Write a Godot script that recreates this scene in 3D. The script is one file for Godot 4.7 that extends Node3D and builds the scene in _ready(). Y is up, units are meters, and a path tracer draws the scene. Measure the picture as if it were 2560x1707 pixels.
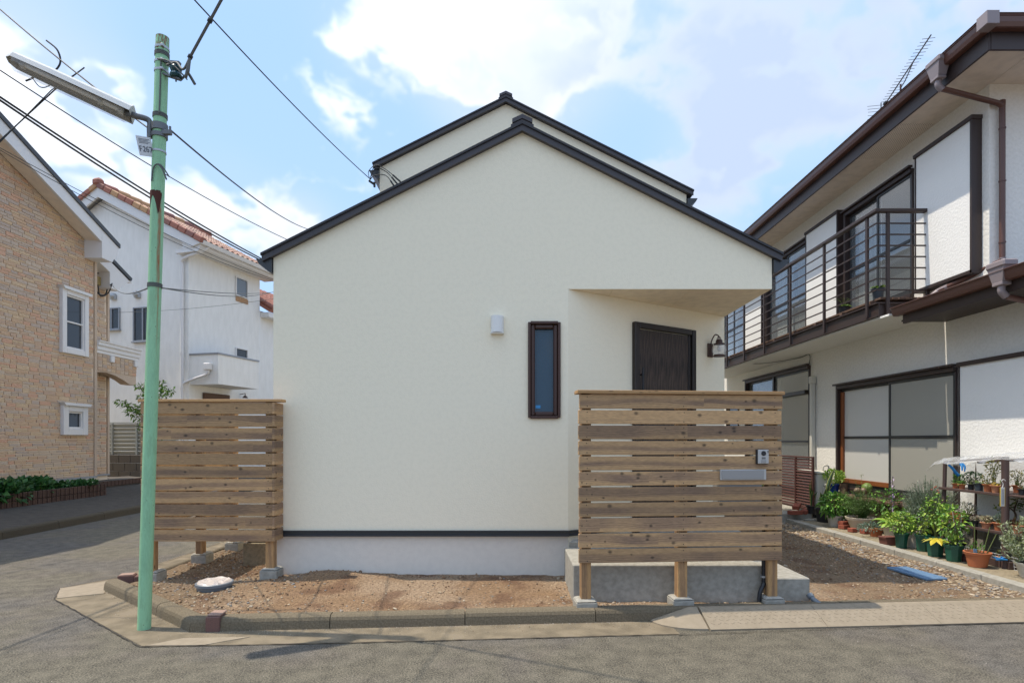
extends Node3D
# A small white gabled house on a street corner. Units are metres, y is up, the camera looks along -z.

var M := {}
var rng := RandomNumberGenerator.new()
var used := {}
var vc := Color.WHITE          # colour written on the next vertices (linear)
var uvs := Vector2.ONE         # scale and shift of the box-projected texture coordinates
var uvo := Vector2.ZERO

# ------------------------------------------------------------------ names and nodes
func numbered(n: String) -> String:
	if not used.has(n):
		used[n] = 0
		return n
	used[n] += 1
	return "%s_%03d" % [n, used[n]]

func tag(o: Node, label: String, category: String, group := "") -> Node:
	o.set_meta("label", label)
	o.set_meta("category", category)
	if group != "":
		o.set_meta("group", group)
	return o

func thing(called: String, label: String, category: String, at := Vector3.ZERO, turn := 0.0, group := "") -> Node3D:
	var o := Node3D.new()
	o.name = numbered(called)
	add_child(o)
	o.position = at
	o.rotation.y = turn
	tag(o, label, category, group)
	return o

func put(called: String, st: SurfaceTool, m: Material, parent: Node = null, at := Vector3.ZERO) -> MeshInstance3D:
	var o := MeshInstance3D.new()
	o.mesh = st.commit()
	o.material_override = m
	o.position = at
	if parent == null:
		o.name = numbered(called)
		add_child(o)
	else:
		o.name = called
		parent.add_child(o, true)
	return o

func place(called: String, mesh: Mesh, m: Material, parent: Node, tr: Transform3D) -> MeshInstance3D:
	var o := MeshInstance3D.new()
	o.mesh = mesh
	o.material_override = m
	o.transform = tr
	o.name = called
	parent.add_child(o, true)
	return o

func struct(called: String, st: SurfaceTool, m: Material) -> MeshInstance3D:
	var o := put(called, st, m)
	o.set_meta("kind", "structure")
	return o

func stuff(o: Node) -> Node:
	o.set_meta("kind", "stuff")
	return o

# ------------------------------------------------------------------ shapes
func S() -> SurfaceTool:
	var st := SurfaceTool.new()
	st.begin(Mesh.PRIMITIVE_TRIANGLES)
	return st

func vert(st: SurfaceTool, p: Vector3, n: Vector3, uv: Vector2) -> void:
	st.set_normal(n)
	st.set_uv(uv * uvs + uvo)
	st.set_color(vc)
	st.add_vertex(p)

func tri_n(st: SurfaceTool, a: Vector3, b: Vector3, c: Vector3, n: Vector3, ua := Vector2.ZERO, ub := Vector2.ZERO, uc := Vector2.ZERO) -> void:
	vert(st, a, n, ua)
	if (b - a).cross(c - a).dot(n) > 0.0:
		vert(st, c, n, uc)
		vert(st, b, n, ub)
	else:
		vert(st, b, n, ub)
		vert(st, c, n, uc)

func flat_uv(p: Vector3, n: Vector3) -> Vector2:
	var a := n.abs()
	if a.y >= a.x and a.y >= a.z:
		return Vector2(p.x, p.z)
	if a.x >= a.z:
		return Vector2(p.z, p.y)
	return Vector2(p.x, p.y)

func face(st: SurfaceTool, p: Array, ins: Vector3) -> void:
	var n: Vector3 = (p[1] - p[0]).cross(p[2] - p[0]).normalized()
	if n.dot(p[0] - ins) < 0.0:
		n = -n
	for i in range(1, p.size() - 1):
		tri_n(st, p[0], p[i], p[i + 1], n, flat_uv(p[0], n), flat_uv(p[i], n), flat_uv(p[i + 1], n))

func box(st: SurfaceTool, c: Vector3, s: Vector3, b := Basis(), bev := 0.0) -> void:
	var h := s * 0.5
	if bev <= 0.0:
		for ax in 3:
			for sg in [-1.0, 1.0]:
				var p := []
				for k in [[-1, -1], [1, -1], [1, 1], [-1, 1]]:
					var v := Vector3.ZERO
					v[ax] = h[ax] * sg
					v[(ax + 1) % 3] = h[(ax + 1) % 3] * k[0]
					v[(ax + 2) % 3] = h[(ax + 2) % 3] * k[1]
					p.append(v)
				face_at(st, p, c, b)
		return
	bev = minf(bev, minf(h.x, minf(h.y, h.z)) * 0.9)
	var q := h - Vector3.ONE * bev
	for ax in 3:
		var a1 := (ax + 1) % 3
		var a2 := (ax + 2) % 3
		for sg in [-1.0, 1.0]:
			var p := []
			for k in [[-1, -1], [1, -1], [1, 1], [-1, 1]]:
				var v := Vector3.ZERO
				v[ax] = h[ax] * sg
				v[a1] = q[a1] * k[0]
				v[a2] = q[a2] * k[1]
				p.append(v)
			face_at(st, p, c, b)
			for sh in [-1.0, 1.0]:
				var e := []
				for k in [[0, -1], [0, 1], [1, 1], [1, -1]]:
					var v := Vector3.ZERO
					v[a2] = q[a2] * k[1]
					v[ax] = (h[ax] if k[0] == 0 else q[ax]) * sg
					v[a1] = (q[a1] if k[0] == 0 else h[a1]) * sh
					e.append(v)
				face_at(st, e, c, b)
	for sx in [-1.0, 1.0]:
		for sy in [-1.0, 1.0]:
			for sz in [-1.0, 1.0]:
				face_at(st, [Vector3(h.x * sx, q.y * sy, q.z * sz), Vector3(q.x * sx, h.y * sy, q.z * sz), Vector3(q.x * sx, q.y * sy, h.z * sz)], c, b)

func face_at(st: SurfaceTool, p: Array, c: Vector3, b: Basis) -> void:
	var n: Vector3 = (p[1] - p[0]).cross(p[2] - p[0]).normalized()
	if n.dot(p[0]) < 0.0:
		n = -n
	var wn := (b * n).normalized()
	for i in range(1, p.size() - 1):
		tri_n(st, c + b * p[0], c + b * p[i], c + b * p[i + 1], wn, flat_uv(p[0], n), flat_uv(p[i], n), flat_uv(p[i + 1], n))

func B(x0: float, x1: float, y0: float, y1: float, z0: float, z1: float, st: SurfaceTool, bev := 0.0) -> void:
	box(st, Vector3(x0 + x1, y0 + y1, z0 + z1) * 0.5, Vector3(absf(x1 - x0), absf(y1 - y0), absf(z1 - z0)), Basis(), bev)

func bar(st: SurfaceTool, a: Vector3, b: Vector3, w: float, h: float, bev := 0.0) -> void:
	# a beam from a to b: w across, h high
	var z := (b - a).normalized()
	var up := Vector3.UP if absf(z.y) < 0.95 else Vector3.RIGHT
	var x := up.cross(z).normalized()
	box(st, (a + b) * 0.5, Vector3(w, h, a.distance_to(b)), Basis(x, z.cross(x), z), bev)

func prism(st: SurfaceTool, poly: PackedVector2Array, o: Vector3, bx: Vector3, by: Vector3, bz: Vector3, z0: float, z1: float) -> void:
	var pl := poly.duplicate()
	if Geometry2D.is_polygon_clockwise(pl):
		pl.reverse()
	var flip := bx.cross(by).dot(bz) < 0.0
	var idx := Geometry2D.triangulate_polygon(pl)
	for k in range(0, idx.size(), 3):
		for zz in [[z0, -1.0], [z1, 1.0]]:
			var t := []
			var u := []
			for j in 3:
				var v: Vector2 = pl[idx[k + j]]
				t.append(o + bx * v.x + by * v.y + bz * zz[0])
				u.append(v)
			tri_n(st, t[0], t[1], t[2], bz * zz[1] * signf(z1 - z0), u[0], u[1], u[2])
	for i in pl.size():
		var a: Vector2 = pl[i]
		var c: Vector2 = pl[(i + 1) % pl.size()]
		var d := (c - a).normalized()
		var n := (bx * d.y - by * d.x)
		if Geometry2D.is_polygon_clockwise(pl):
			n = -n
		var p0 := o + bx * a.x + by * a.y + bz * z0
		var p1 := o + bx * c.x + by * c.y + bz * z0
		var p2 := o + bx * c.x + by * c.y + bz * z1
		var p3 := o + bx * a.x + by * a.y + bz * z1
		var l := a.distance_to(c)
		tri_n(st, p0, p1, p2, n, Vector2(0, z0), Vector2(l, z0), Vector2(l, z1))
		tri_n(st, p0, p2, p3, n, Vector2(0, z0), Vector2(l, z1), Vector2(0, z1))
	if flip:
		pass

func tube(st: SurfaceTool, pts: Array, r0: float, r1 := -1.0, sides := 8, caps := true) -> void:
	if r1 < 0.0:
		r1 = r0
	var n := pts.size()
	var rings := []
	var t0: Vector3 = (pts[1] - pts[0]).normalized()
	var nx := t0.cross(Vector3.UP if absf(t0.y) < 0.9 else Vector3.RIGHT).normalized()
	for i in n:
		var t: Vector3 = (pts[mini(i + 1, n - 1)] - pts[maxi(i - 1, 0)]).normalized()
		nx = (nx - t * nx.dot(t)).normalized()
		var ny := t.cross(nx)
		var r := lerpf(r0, r1, float(i) / (n - 1))
		var ring := []
		for k in sides + 1:
			var a := TAU * k / sides
			var d := nx * cos(a) + ny * sin(a)
			ring.append([pts[i] + d * r, d])
		rings.append(ring)
	for i in n - 1:
		for k in sides:
			var a = rings[i][k]
			var b = rings[i][k + 1]
			var c = rings[i + 1][k + 1]
			var d = rings[i + 1][k]
			smooth_tri(st, a, b, c, Vector2(float(k) / sides, i), Vector2(float(k + 1) / sides, i), Vector2(float(k + 1) / sides, i + 1))
			smooth_tri(st, a, c, d, Vector2(float(k) / sides, i), Vector2(float(k + 1) / sides, i + 1), Vector2(float(k) / sides, i + 1))
	if caps:
		for e in [0, n - 1]:
			var nn: Vector3 = -t0 if e == 0 else (pts[n - 1] - pts[n - 2]).normalized()
			for k in range(1, sides - 1):
				tri_n(st, rings[e][0][0], rings[e][k][0], rings[e][k + 1][0], nn)

func smooth_tri(st: SurfaceTool, a: Array, b: Array, c: Array, ua: Vector2, ub: Vector2, uc: Vector2) -> void:
	vert(st, a[0], a[1], ua)
	if (b[0] - a[0]).cross(c[0] - a[0]).dot(a[1] + b[1] + c[1]) > 0.0:
		vert(st, c[0], c[1], uc)
		vert(st, b[0], b[1], ub)
	else:
		vert(st, b[0], b[1], ub)
		vert(st, c[0], c[1], uc)

func lathe(st: SurfaceTool, prof: Array, sides := 16, at := Vector3.ZERO, b := Basis(), flat := false, arc0 := 0.0, arc := TAU) -> void:
	# prof: Vector2(radius, height) from the bottom up along the outside
	for i in prof.size() - 1:
		var p: Vector2 = prof[i]
		var q: Vector2 = prof[i + 1]
		var d := (q - p).normalized()
		var n2 := Vector2(d.y, -d.x)
		for k in sides:
			var v := []
			for e in [[k, p], [k + 1, p], [k + 1, q], [k, q]]:
				var a: float = arc0 + arc * e[0] / sides
				var am: float = arc0 + arc * (k + 0.5) / sides if flat else a
				var w: Vector2 = e[1]
				v.append([at + b * Vector3(cos(a) * w.x, w.y, sin(a) * w.x), b * Vector3(cos(am) * n2.x, n2.y, sin(am) * n2.x), Vector2(float(e[0]) / sides, w.y)])
			if p.x > 1e-5:
				smooth_tri(st, v[0], v[1], v[2], v[0][2], v[1][2], v[2][2])
			if q.x > 1e-5:
				smooth_tri(st, v[0], v[2], v[3], v[0][2], v[2][2], v[3][2])

func arc_pts(pts: Array, n := 8) -> Array:
	# a smooth curve through the points
	var c := Curve3D.new()
	for i in pts.size():
		var t: Vector3 = (pts[mini(i + 1, pts.size() - 1)] - pts[maxi(i - 1, 0)]) / 6.0
		c.add_point(pts[i], -t, t)
	var r := []
	for i in n * (pts.size() - 1) + 1:
		r.append(c.samplef(float(i) / n))
	return r

func leaf(st: SurfaceTool, b: Vector3, dir: Vector3, side: Vector3, l: float, w: float, droop: float, col: Color) -> void:
	var m := b + dir * l * 0.45
	var t := b + dir * l - Vector3.UP * droop * l
	var up := dir.cross(side).normalized()
	if up.y < 0.0:
		up = -up
	var lf := m + side * w * 0.5 + up * w * 0.16
	var rt := m - side * w * 0.5 + up * w * 0.16
	vc = col
	for p in [[b, lf, m], [b, m, rt], [lf, t, m], [m, t, rt]]:
		var n: Vector3 = (p[1] - p[0]).cross(p[2] - p[0]).normalized()
		if n.y < 0.0:
			n = -n
		tri_n(st, p[0], p[1], p[2], n)
	vc = Color.WHITE

func blade(st: SurfaceTool, pts: Array, side: Vector3, widths: Array, col: Color, edge := Color(0, 0, 0, 0)) -> void:
	# a long leaf along pts, folded down its middle; an edge colour makes a margin
	for i in pts.size() - 1:
		var d: Vector3 = (pts[i + 1] - pts[i]).normalized()
		var up := d.cross(side).normalized()
		for sg in [-1.0, 1.0]:
			var steps := [[0.0, 0.72], [0.72, 1.0]] if edge.a > 0.0 else [[0.0, 1.0]]
			for s in steps:
				vc = col if s[0] == 0.0 else edge
				var q := []
				for e in [[i, s[0]], [i, s[1]], [i + 1, s[1]], [i + 1, s[0]]]:
					var w: float = widths[e[0]] * 0.5 * e[1]
					q.append(pts[e[0]] + side * sg * w + up * w * 0.35)
				var n: Vector3 = (q[1] - q[0]).cross(q[2] - q[0])
				if n.length() < 1e-9:
					n = (q[2] - q[0]).cross(q[3] - q[0])
				n = n.normalized()
				if n.dot(up) < 0.0:
					n = -n
				tri_n(st, q[0], q[1], q[2], n)
				tri_n(st, q[0], q[2], q[3], n)
	vc = Color.WHITE

func rvec() -> Vector3:
	return Vector3(rng.randf_range(-1, 1), rng.randf_range(-1, 1), rng.randf_range(-1, 1))

func mix_col(cols: Array) -> Color:
	var c: Color = cols[rng.randi() % cols.size()]
	return Color(c.r, c.g, c.b) * rng.randf_range(0.8, 1.2)

func foliage(st: SurfaceTool, c: Vector3, rad: Vector3, n: int, l: float, w: float, cols: Array, lift := 0.3, droop := 0.25) -> void:
	for i in n:
		var d := rvec()
		while d.length() > 1.0:
			d = rvec()
		d = d.normalized() * pow(d.length(), 0.6)
		var dir := (d * 0.8 + rvec() * 0.55 + Vector3.UP * lift).normalized()
		var side := dir.cross(rvec()).normalized()
		side = (side - Vector3.UP * side.y * 0.6).normalized()
		leaf(st, c + d * rad, dir, side, l * rng.randf_range(0.65, 1.25), w * rng.randf_range(0.7, 1.2), droop, mix_col(cols))

# ------------------------------------------------------------------ materials
func mat(called: String, c: Color, rough := 0.8, metal := 0.0) -> StandardMaterial3D:
	# c is a linear base colour
	var m := StandardMaterial3D.new()
	m.resource_name = called
	m.albedo_color = c.linear_to_srgb()
	m.roughness = rough
	m.metallic = metal
	M[called] = m
	return m

func fnoise(sd: int, freq: float, oct := 4, kind := FastNoiseLite.TYPE_SIMPLEX_SMOOTH) -> FastNoiseLite:
	var f := FastNoiseLite.new()
	f.seed = sd
	f.noise_type = kind
	f.frequency = freq
	f.fractal_octaves = oct
	return f

func ntex(sd: int, freq: float, oct: int, lo: Color, hi: Color, size := 512, kind := FastNoiseLite.TYPE_SIMPLEX_SMOOTH, p0 := 0.0, p1 := 1.0) -> NoiseTexture2D:
	# lo and hi are linear tints that multiply the base colour
	var t := NoiseTexture2D.new()
	t.width = size
	t.height = size
	t.seamless = true
	t.noise = fnoise(sd, freq, oct, kind)
	var g := Gradient.new()
	g.offsets = PackedFloat32Array([p0, p1])
	g.colors = PackedColorArray([lo.linear_to_srgb(), hi.linear_to_srgb()])
	t.color_ramp = g
	return t

func gtex(sd: int, freq: float, oct: int, size := 512, kind := FastNoiseLite.TYPE_SIMPLEX_SMOOTH) -> NoiseTexture2D:
	var t := NoiseTexture2D.new()
	t.width = size
	t.height = size
	t.seamless = true
	t.noise = fnoise(sd, freq, oct, kind)
	return t

func triplanar(m: StandardMaterial3D, tile: float, world := true) -> StandardMaterial3D:
	m.uv1_triplanar = true
	m.uv1_world_triplanar = world
	m.uv1_scale = Vector3.ONE / tile
	return m

func relief(m: StandardMaterial3D, t: Texture2D, cm: float) -> StandardMaterial3D:
	m.heightmap_enabled = true
	m.heightmap_texture = t
	m.heightmap_scale = cm
	return m

func vcol(m: StandardMaterial3D) -> StandardMaterial3D:
	m.vertex_color_use_as_albedo = true
	return m

func wood_texture() -> ImageTexture:
	# 24 boards one above the other: pale sapwood, grey-brown heart, grain and knots
	var w := 1024
	var per := 40
	var n := 24
	var bytes := PackedByteArray()
	bytes.resize(w * per * n * 3)
	var f1 := fnoise(5, 0.0016, 2)
	var f2 := fnoise(6, 0.02, 2)
	var f3 := fnoise(7, 0.25, 2)
	var r := RandomNumberGenerator.new()
	r.seed = 77
	for bnd in n:
		var heart := r.randf_range(0.3, 0.7)
		var wide := r.randf_range(0.25, 0.95)
		if r.randf() < 0.2:
			wide = -0.1
		var tone := r.randf_range(0.74, 1.12)
		var rings := r.randf_range(9.0, 16.0)
		var knots := []
		for k in r.randi_range(2, 7):
			knots.append(Vector3(r.randf() * w, r.randf_range(0.15, 0.85), r.randf_range(1.6, 4.6)))
		for x in w:
			var wob := f1.get_noise_2d(x, bnd * 211.0)
			var wob2 := f1.get_noise_2d(x, bnd * 211.0 + 90.0)
			for y in per:
				var v := float(y) / per
				var dk := 0.0
				var pull := 0.0
				for kn in knots:
					var dx: float = absf(x - kn.x)
					if dx < kn.z * 9.0:
						var dy: float = (v - kn.y) * per
						var e: float = sqrt(dx * dx * 0.22 + dy * dy) / kn.z
						if e < 3.0:
							pull += (1.0 - e / 3.0) * signf(dy) * 0.06
							dk = maxf(dk, clampf(1.5 - e, 0.0, 1.0))
				var vv := v + wob * 0.20 + pull
				var ring := 0.5 + 0.5 * sin(vv * TAU * rings * (0.6 + 0.4 * absf(vv - heart)) + wob2 * 6.0)
				ring = ring * ring * ring
				var hm := smoothstep(wide + 0.28, wide - 0.22, absf(v + wob2 * 0.22 + pull * 0.5 - heart) * 2.0) * (0.75 + 0.5 * f2.get_noise_2d(x * 0.15, bnd * 50.0))
				var fine := f3.get_noise_2d(x * 0.12, y * 3.0 + bnd * 77.0)
				var cr := lerpf(0.55, 0.295, hm)
				var cg := lerpf(0.345, 0.186, hm)
				var cb := lerpf(0.170, 0.114, hm)
				var k2 := tone * (1.0 - 0.32 * ring + 0.20 * fine + 0.10 * f2.get_noise_2d(x, y * 4.0 + bnd * 300.0)) * (1.0 - 0.70 * dk)
				var at := ((bnd * per + y) * w + x) * 3
				bytes[at] = int(255.0 * pow(clampf(cr * k2, 0, 1), 0.4545))
				bytes[at + 1] = int(255.0 * pow(clampf(cg * k2, 0, 1), 0.4545))
				bytes[at + 2] = int(255.0 * pow(clampf(cb * k2, 0, 1), 0.4545))
	return ImageTexture.create_from_image(Image.create_from_data(w, per * n, false, Image.FORMAT_RGB8, bytes))

func pole_texture() -> ImageTexture:
	# old green paint: blotches, chips, and the rust that runs down from the torn patch
	var w := 128
	var h := 1024
	var im := Image.create(w, h, false, Image.FORMAT_RGB8)
	var f1 := fnoise(31, 0.02, 4)
	var f2 := fnoise(32, 0.09, 3)
	var f3 := fnoise(33, 0.05, 2)
	for y in h:
		var up := 4.4 * (1.0 - float(y) / h)
		for x in w:
			var u := float(x) / w
			var a := u * TAU
			var nx := cos(a) * 22.0
			var nz := sin(a) * 22.0
			var n1 := f1.get_noise_3d(nx, y * 0.5, nz)
			var n2 := f2.get_noise_3d(nx * 2.0, y * 0.8, nz * 2.0)
			var c := Color(0.29, 0.55, 0.32) * (1.0 + 0.22 * n1 + 0.12 * n2)
			var moss := smoothstep(0.05, 0.5, n1 + n2 * 0.4) * 0.45
			c = c.lerp(Color(0.17, 0.29, 0.16), moss)
			if n2 > 0.62 and n1 < 0.0:
				c = Color(0.10, 0.09, 0.07)
			var du := u - 0.095 - 0.012 * f3.get_noise_1d(y * 0.6)
			var streak := smoothstep(0.06, 0.015, absf(du)) * smoothstep(2.35, 2.75, up) * smoothstep(3.2, 3.12, up)
			streak = maxf(streak, smoothstep(0.03, 0.008, absf(du + 0.025)) * smoothstep(1.9, 2.5, up) * smoothstep(3.2, 3.1, up) * 0.8)
			c = c.lerp(Color(0.27, 0.105, 0.035) * (1.0 + 0.35 * n2), clampf(streak * (0.8 + 0.5 * n2), 0, 1))
			if up > 4.3:
				c = c.lerp(Color(0.22, 0.09, 0.04), smoothstep(0.1, 0.35, n2 + (up - 4.3) * 3.0))
			im.set_pixel(x, y, c.linear_to_srgb())
	return ImageTexture.create_from_image(im)

func asphalt_texture() -> ImageTexture:
	var n := 768
	var a := fnoise(41, 0.16, 2).get_seamless_image(n, n)
	var b := fnoise(42, 0.11, 2, FastNoiseLite.TYPE_CELLULAR).get_seamless_image(n, n)
	var c := fnoise(43, 0.012, 3).get_seamless_image(n, n)
	var im := Image.create(n, n, false, Image.FORMAT_RGB8)
	var r := RandomNumberGenerator.new()
	r.seed = 9
	for y in n:
		for x in n:
			var v := 0.62 + 1.0 * (a.get_pixel(x, y).r - 0.5) + 0.30 * (b.get_pixel(x, y).r - 0.5) + 0.30 * (c.get_pixel(x, y).r - 0.5) + r.randf_range(-0.10, 0.10)
			if a.get_pixel(x, y).r > 0.84:
				v += 0.35
			im.set_pixel(x, y, Color(v, v, v).linear_to_srgb())
	return ImageTexture.create_from_image(im)

func sky_texture() -> ImageTexture:
	# air and clouds only, over the whole sphere; linear floats
	var w := 2048
	var h := 1024
	var px := PackedFloat32Array()
	px.resize(w * h * 3)
	var f := fnoise(101, 2.3, 6)
	var g := fnoise(103, 3.6, 5)
	var k := fnoise(107, 0.8, 3)
	# cloud masses: direction (x, y up, z) and reach, strength
	var sun_at := Vector3(-0.393, 0.919, -0.042).normalized()
	var mass := []
	for c in [[1120, 110, 0.11, 0.40], [1010, 120, 0.07, 0.26], [1260, 170, 0.10, 0.26], [830, 85, 0.065, 0.42], [690, 520, 0.055, 0.62], [530, 400, 0.07, 0.30], [250, 190, 0.06, 0.26], [120, 330, 0.12, 0.12], [260, 400, 0.07, 0.2], [10, 120, 0.05, 0.36], [1560, 130, 0.22, 0.10], [1860, 170, 0.10, 0.22], [1700, 260, 0.08, 0.2], [2080, 250, 0.3, 0.10], [1640, 420, 0.09, 0.26], [2250, 60, 0.16, 0.14], [640, 310, 0.20, -0.22], [1790, 490, 0.06, -0.4], [520, 150, 0.14, -0.22], [960, 350, 0.09, -0.2], [330, 80, 0.12, -0.15], [1440, 320, 0.08, -0.14], [1500, 40, 0.05, -0.15]]:
		mass.append([Vector3((c[0] - 1176.0) / 1300.0, (1010.0 - c[1]) / 1300.0, -1.0).normalized(), c[2], c[3]])
	for y in h:
		var el := PI * (0.5 - (y + 0.5) / h)
		var sy := sin(el)
		var cy := cos(el)
		for x in w:
			var th := TAU * (x + 0.5) / w
			var d := Vector3(sin(th) * cy, sy, -cos(th) * cy)
			var at := (y * w + x) * 3
			if sy < -0.02:
				px[at] = 0.16
				px[at + 1] = 0.15
				px[at + 2] = 0.13
				continue
			var t := clampf(sy, 0.0, 1.0)
			var q := sqrt(t)
			var blue := Vector3(lerpf(0.45, 0.30, q), lerpf(0.63, 0.49, q), lerpf(0.85, 0.83, q))
			var e := d * Vector3(1.6, 2.6, 1.6)
			var wx := g.get_noise_3dv(e) * 0.22
			var n1 := f.get_noise_3d(e.x + wx, e.y - wx, e.z + wx * 0.5)
			var bias := 0.0
			for m in mass:
				var dd: float = d.distance_squared_to(m[0])
				if dd < m[1] * m[1] * 9.0:
					bias += m[2] * exp(-dd / (m[1] * m[1]))
			var dens := n1 * 0.85 + bias
			var cov := smoothstep(0.02, 0.42, dens)
			var veil := smoothstep(-0.35, 0.5, k.get_noise_3dv(d * 1.3) + bias * 1.2 + 0.22 * smoothstep(-0.1, 0.6, d.x)) * 0.72 + 0.04
			var body := smoothstep(0.15, 0.7, dens)
			var lit := 0.5 + 0.7 * f.get_noise_3d(e.x + 0.09, e.y + 0.22, e.z)
			# clouds scatter the sun forwards
			var near := exp(-pow(d.angle_to(sun_at) / 0.48, 2.0))
			var white := Vector3(0.78, 0.79, 0.81).lerp(Vector3(0.45, 0.54, 0.71), clampf(1.0 * body * lit + 0.75 * smoothstep(0.02, 0.3, d.x) * (1.0 - body * 0.35), 0, 1)) * (1.0 + 8.0 * near)
			var col := blue.lerp(Vector3(0.50, 0.61, 0.82), veil).lerp(white, cov * 0.95)
			px[at] = col.x
			px[at + 1] = col.y
			px[at + 2] = col.z
	return ImageTexture.create_from_image(Image.create_from_data(w, h, false, Image.FORMAT_RGBF, px.to_byte_array()))

func make_materials() -> void:
	var m: StandardMaterial3D
	var rough_noise := gtex(11, 0.035, 4, 512)
	var grit := gtex(12, 0.12, 3, 512)
	var patch := ntex(13, 0.012, 4, Color(0.86, 0.86, 0.86), Color(1.08, 1.08, 1.08))
	# house
	m = triplanar(mat("stucco_cream", Color(0.91, 0.84, 0.66), 0.92), 0.9)
	m.albedo_texture = ntex(14, 0.03, 5, Color(0.98, 0.98, 0.975), Color(1.015, 1.015, 1.015), 512, FastNoiseLite.TYPE_SIMPLEX_SMOOTH, 0.25, 0.75)
	relief(m, gtex(15, 0.06, 4, 768, FastNoiseLite.TYPE_SIMPLEX_SMOOTH), 0.11)
	m = triplanar(mat("render_grey", Color(0.72, 0.675, 0.60), 0.85), 1.3)
	m.albedo_texture = ntex(55, 0.03, 5, Color(0.94, 0.94, 0.94), Color(1.03, 1.03, 1.03))
	relief(m, grit, 0.08)
	mat("roof_metal", Color(0.050, 0.046, 0.052), 0.45)
	mat("roof_edge", Color(0.022, 0.021, 0.024), 0.5)
	mat("gutter_dark", Color(0.035, 0.040, 0.046), 0.35)
	m = triplanar(mat("soffit_beige", Color(0.86, 0.74, 0.56), 0.8), 1.0)
	m.albedo_texture = patch
	mat("bronze", Color(0.060, 0.027, 0.019), 0.45)
	mat("frame_dark", Color(0.020, 0.015, 0.013), 0.4)
	m = mat("door_wood", Color(1, 1, 1), 0.5)
	m.albedo_texture = ntex(17, 0.02, 4, Color(0.016, 0.011, 0.009), Color(0.078, 0.050, 0.037), 512, FastNoiseLite.TYPE_SIMPLEX_SMOOTH, 0.25, 0.75)
	m.uv1_triplanar = true
	m.uv1_scale = Vector3(6.0, 0.35, 6.0)
	mat("white_plastic", Color(0.78, 0.78, 0.75), 0.4)
	m = mat("wired_glass", Color(0.035, 0.085, 0.13), 0.06)
	m.metallic_specular = 0.5
	mat("wire_line", Color(0.025, 0.04, 0.055), 0.4)
	mat("sticker_blue", Color(0.05, 0.30, 0.62), 0.5)
	# wood
	var wood := wood_texture()
	m = mat("cedar", Color(0.98, 0.97, 0.95), 0.75)
	m.albedo_texture = wood
	relief(m, wood, 0.05)
	m = mat("cedar_post", Color(1.02, 0.95, 0.82), 0.75)
	m.albedo_texture = wood
	mat("screw_head", Color(0.06, 0.05, 0.04), 0.5, 0.5)
	# concrete
	m = triplanar(mat("concrete", Color(0.36, 0.34, 0.295), 0.9), 0.7)
	m.albedo_texture = ntex(18, 0.02, 5, Color(0.72, 0.72, 0.70), Color(1.12, 1.12, 1.12))
	relief(m, grit, 0.12)
	m = triplanar(mat("concrete_tan", Color(0.30, 0.25, 0.175), 0.92), 0.8)
	m.albedo_texture = ntex(19, 0.03, 5, Color(0.65, 0.64, 0.60), Color(1.15, 1.15, 1.12))
	relief(m, grit, 0.2)
	m = triplanar(mat("apron_tan", Color(0.212, 0.172, 0.118), 0.93), 1.7)
	m.albedo_texture = ntex(56, 0.012, 6, Color(0.52, 0.52, 0.50), Color(1.25, 1.24, 1.20))
	relief(m, gtex(57, 0.12, 3), 0.25)
	m = triplanar(vcol(mat("kerb_concrete", Color(0.19, 0.155, 0.105), 0.95)), 0.5)
	m.albedo_texture = ntex(20, 0.05, 5, Color(0.50, 0.48, 0.44), Color(1.2, 1.2, 1.18))
	relief(m, gtex(21, 0.1, 3), 0.35)
	m = triplanar(mat("ramp_beige", Color(0.29, 0.24, 0.175), 0.85), 0.9)
	m.albedo_texture = ntex(22, 0.02, 5, Color(0.82, 0.81, 0.78), Color(1.1, 1.1, 1.1))
	relief(m, grit, 0.06)
	m = triplanar(vcol(mat("asphalt", Color(0.192, 0.170, 0.136), 0.93)), 1.6)
	var asp := asphalt_texture()
	var pm := triplanar(mat("pad_asphalt", Color(0.115, 0.098, 0.08), 0.95), 1.9)
	pm.albedo_texture = asp
	m.albedo_texture = asp
	relief(m, asp, 0.7)
	m = triplanar(vcol(mat("soil", Color(1, 1, 1), 0.97)), 0.9)
	m.albedo_texture = ntex(24, 0.05, 5, Color(0.42, 0.38, 0.34), Color(1.22, 1.22, 1.2))
	relief(m, gtex(25, 0.09, 5), 1.8)
	vcol(mat("pebble", Color(1, 1, 1), 0.9))
	m = mat("pole_paint", Color(1, 1, 1), 0.55)
	m.albedo_texture = pole_texture()
	m = triplanar(mat("faded_red", Color(0.17, 0.085, 0.07), 0.95), 0.12)
	m.albedo_texture = ntex(54, 0.02, 5, Color(0.5, 0.6, 0.6), Color(1.5, 1.8, 1.8))
	m = triplanar(mat("faded_pink", Color(0.36, 0.24, 0.19), 0.95), 0.12)
	m.albedo_texture = ntex(54, 0.02, 5, Color(0.6, 0.6, 0.6), Color(1.2, 1.2, 1.2))
	mat("seam_dark", Color(0.05, 0.042, 0.034), 0.97)
	mat("rust", Color(0.075, 0.022, 0.014), 0.9)
	mat("steel", Color(0.42, 0.43, 0.44), 0.4, 0.7)
	mat("zinc_grey", Color(0.16, 0.17, 0.18), 0.55, 0.4)
	mat("cable_black", Color(0.022, 0.024, 0.026), 0.6)
	mat("cable_grey", Color(0.10, 0.105, 0.10), 0.6)
	mat("lamp_white", Color(0.58, 0.58, 0.56), 0.45)
	mat("lamp_inside", Color(0.33, 0.31, 0.28), 0.5)
	mat("tube_white", Color(0.8, 0.8, 0.78), 0.3)
	m = mat("clear_plastic", Color(0.9, 0.92, 0.94), 0.12)
	m.albedo_color.a = 0.22
	m.transparency = BaseMaterial3D.TRANSPARENCY_ALPHA
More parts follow.
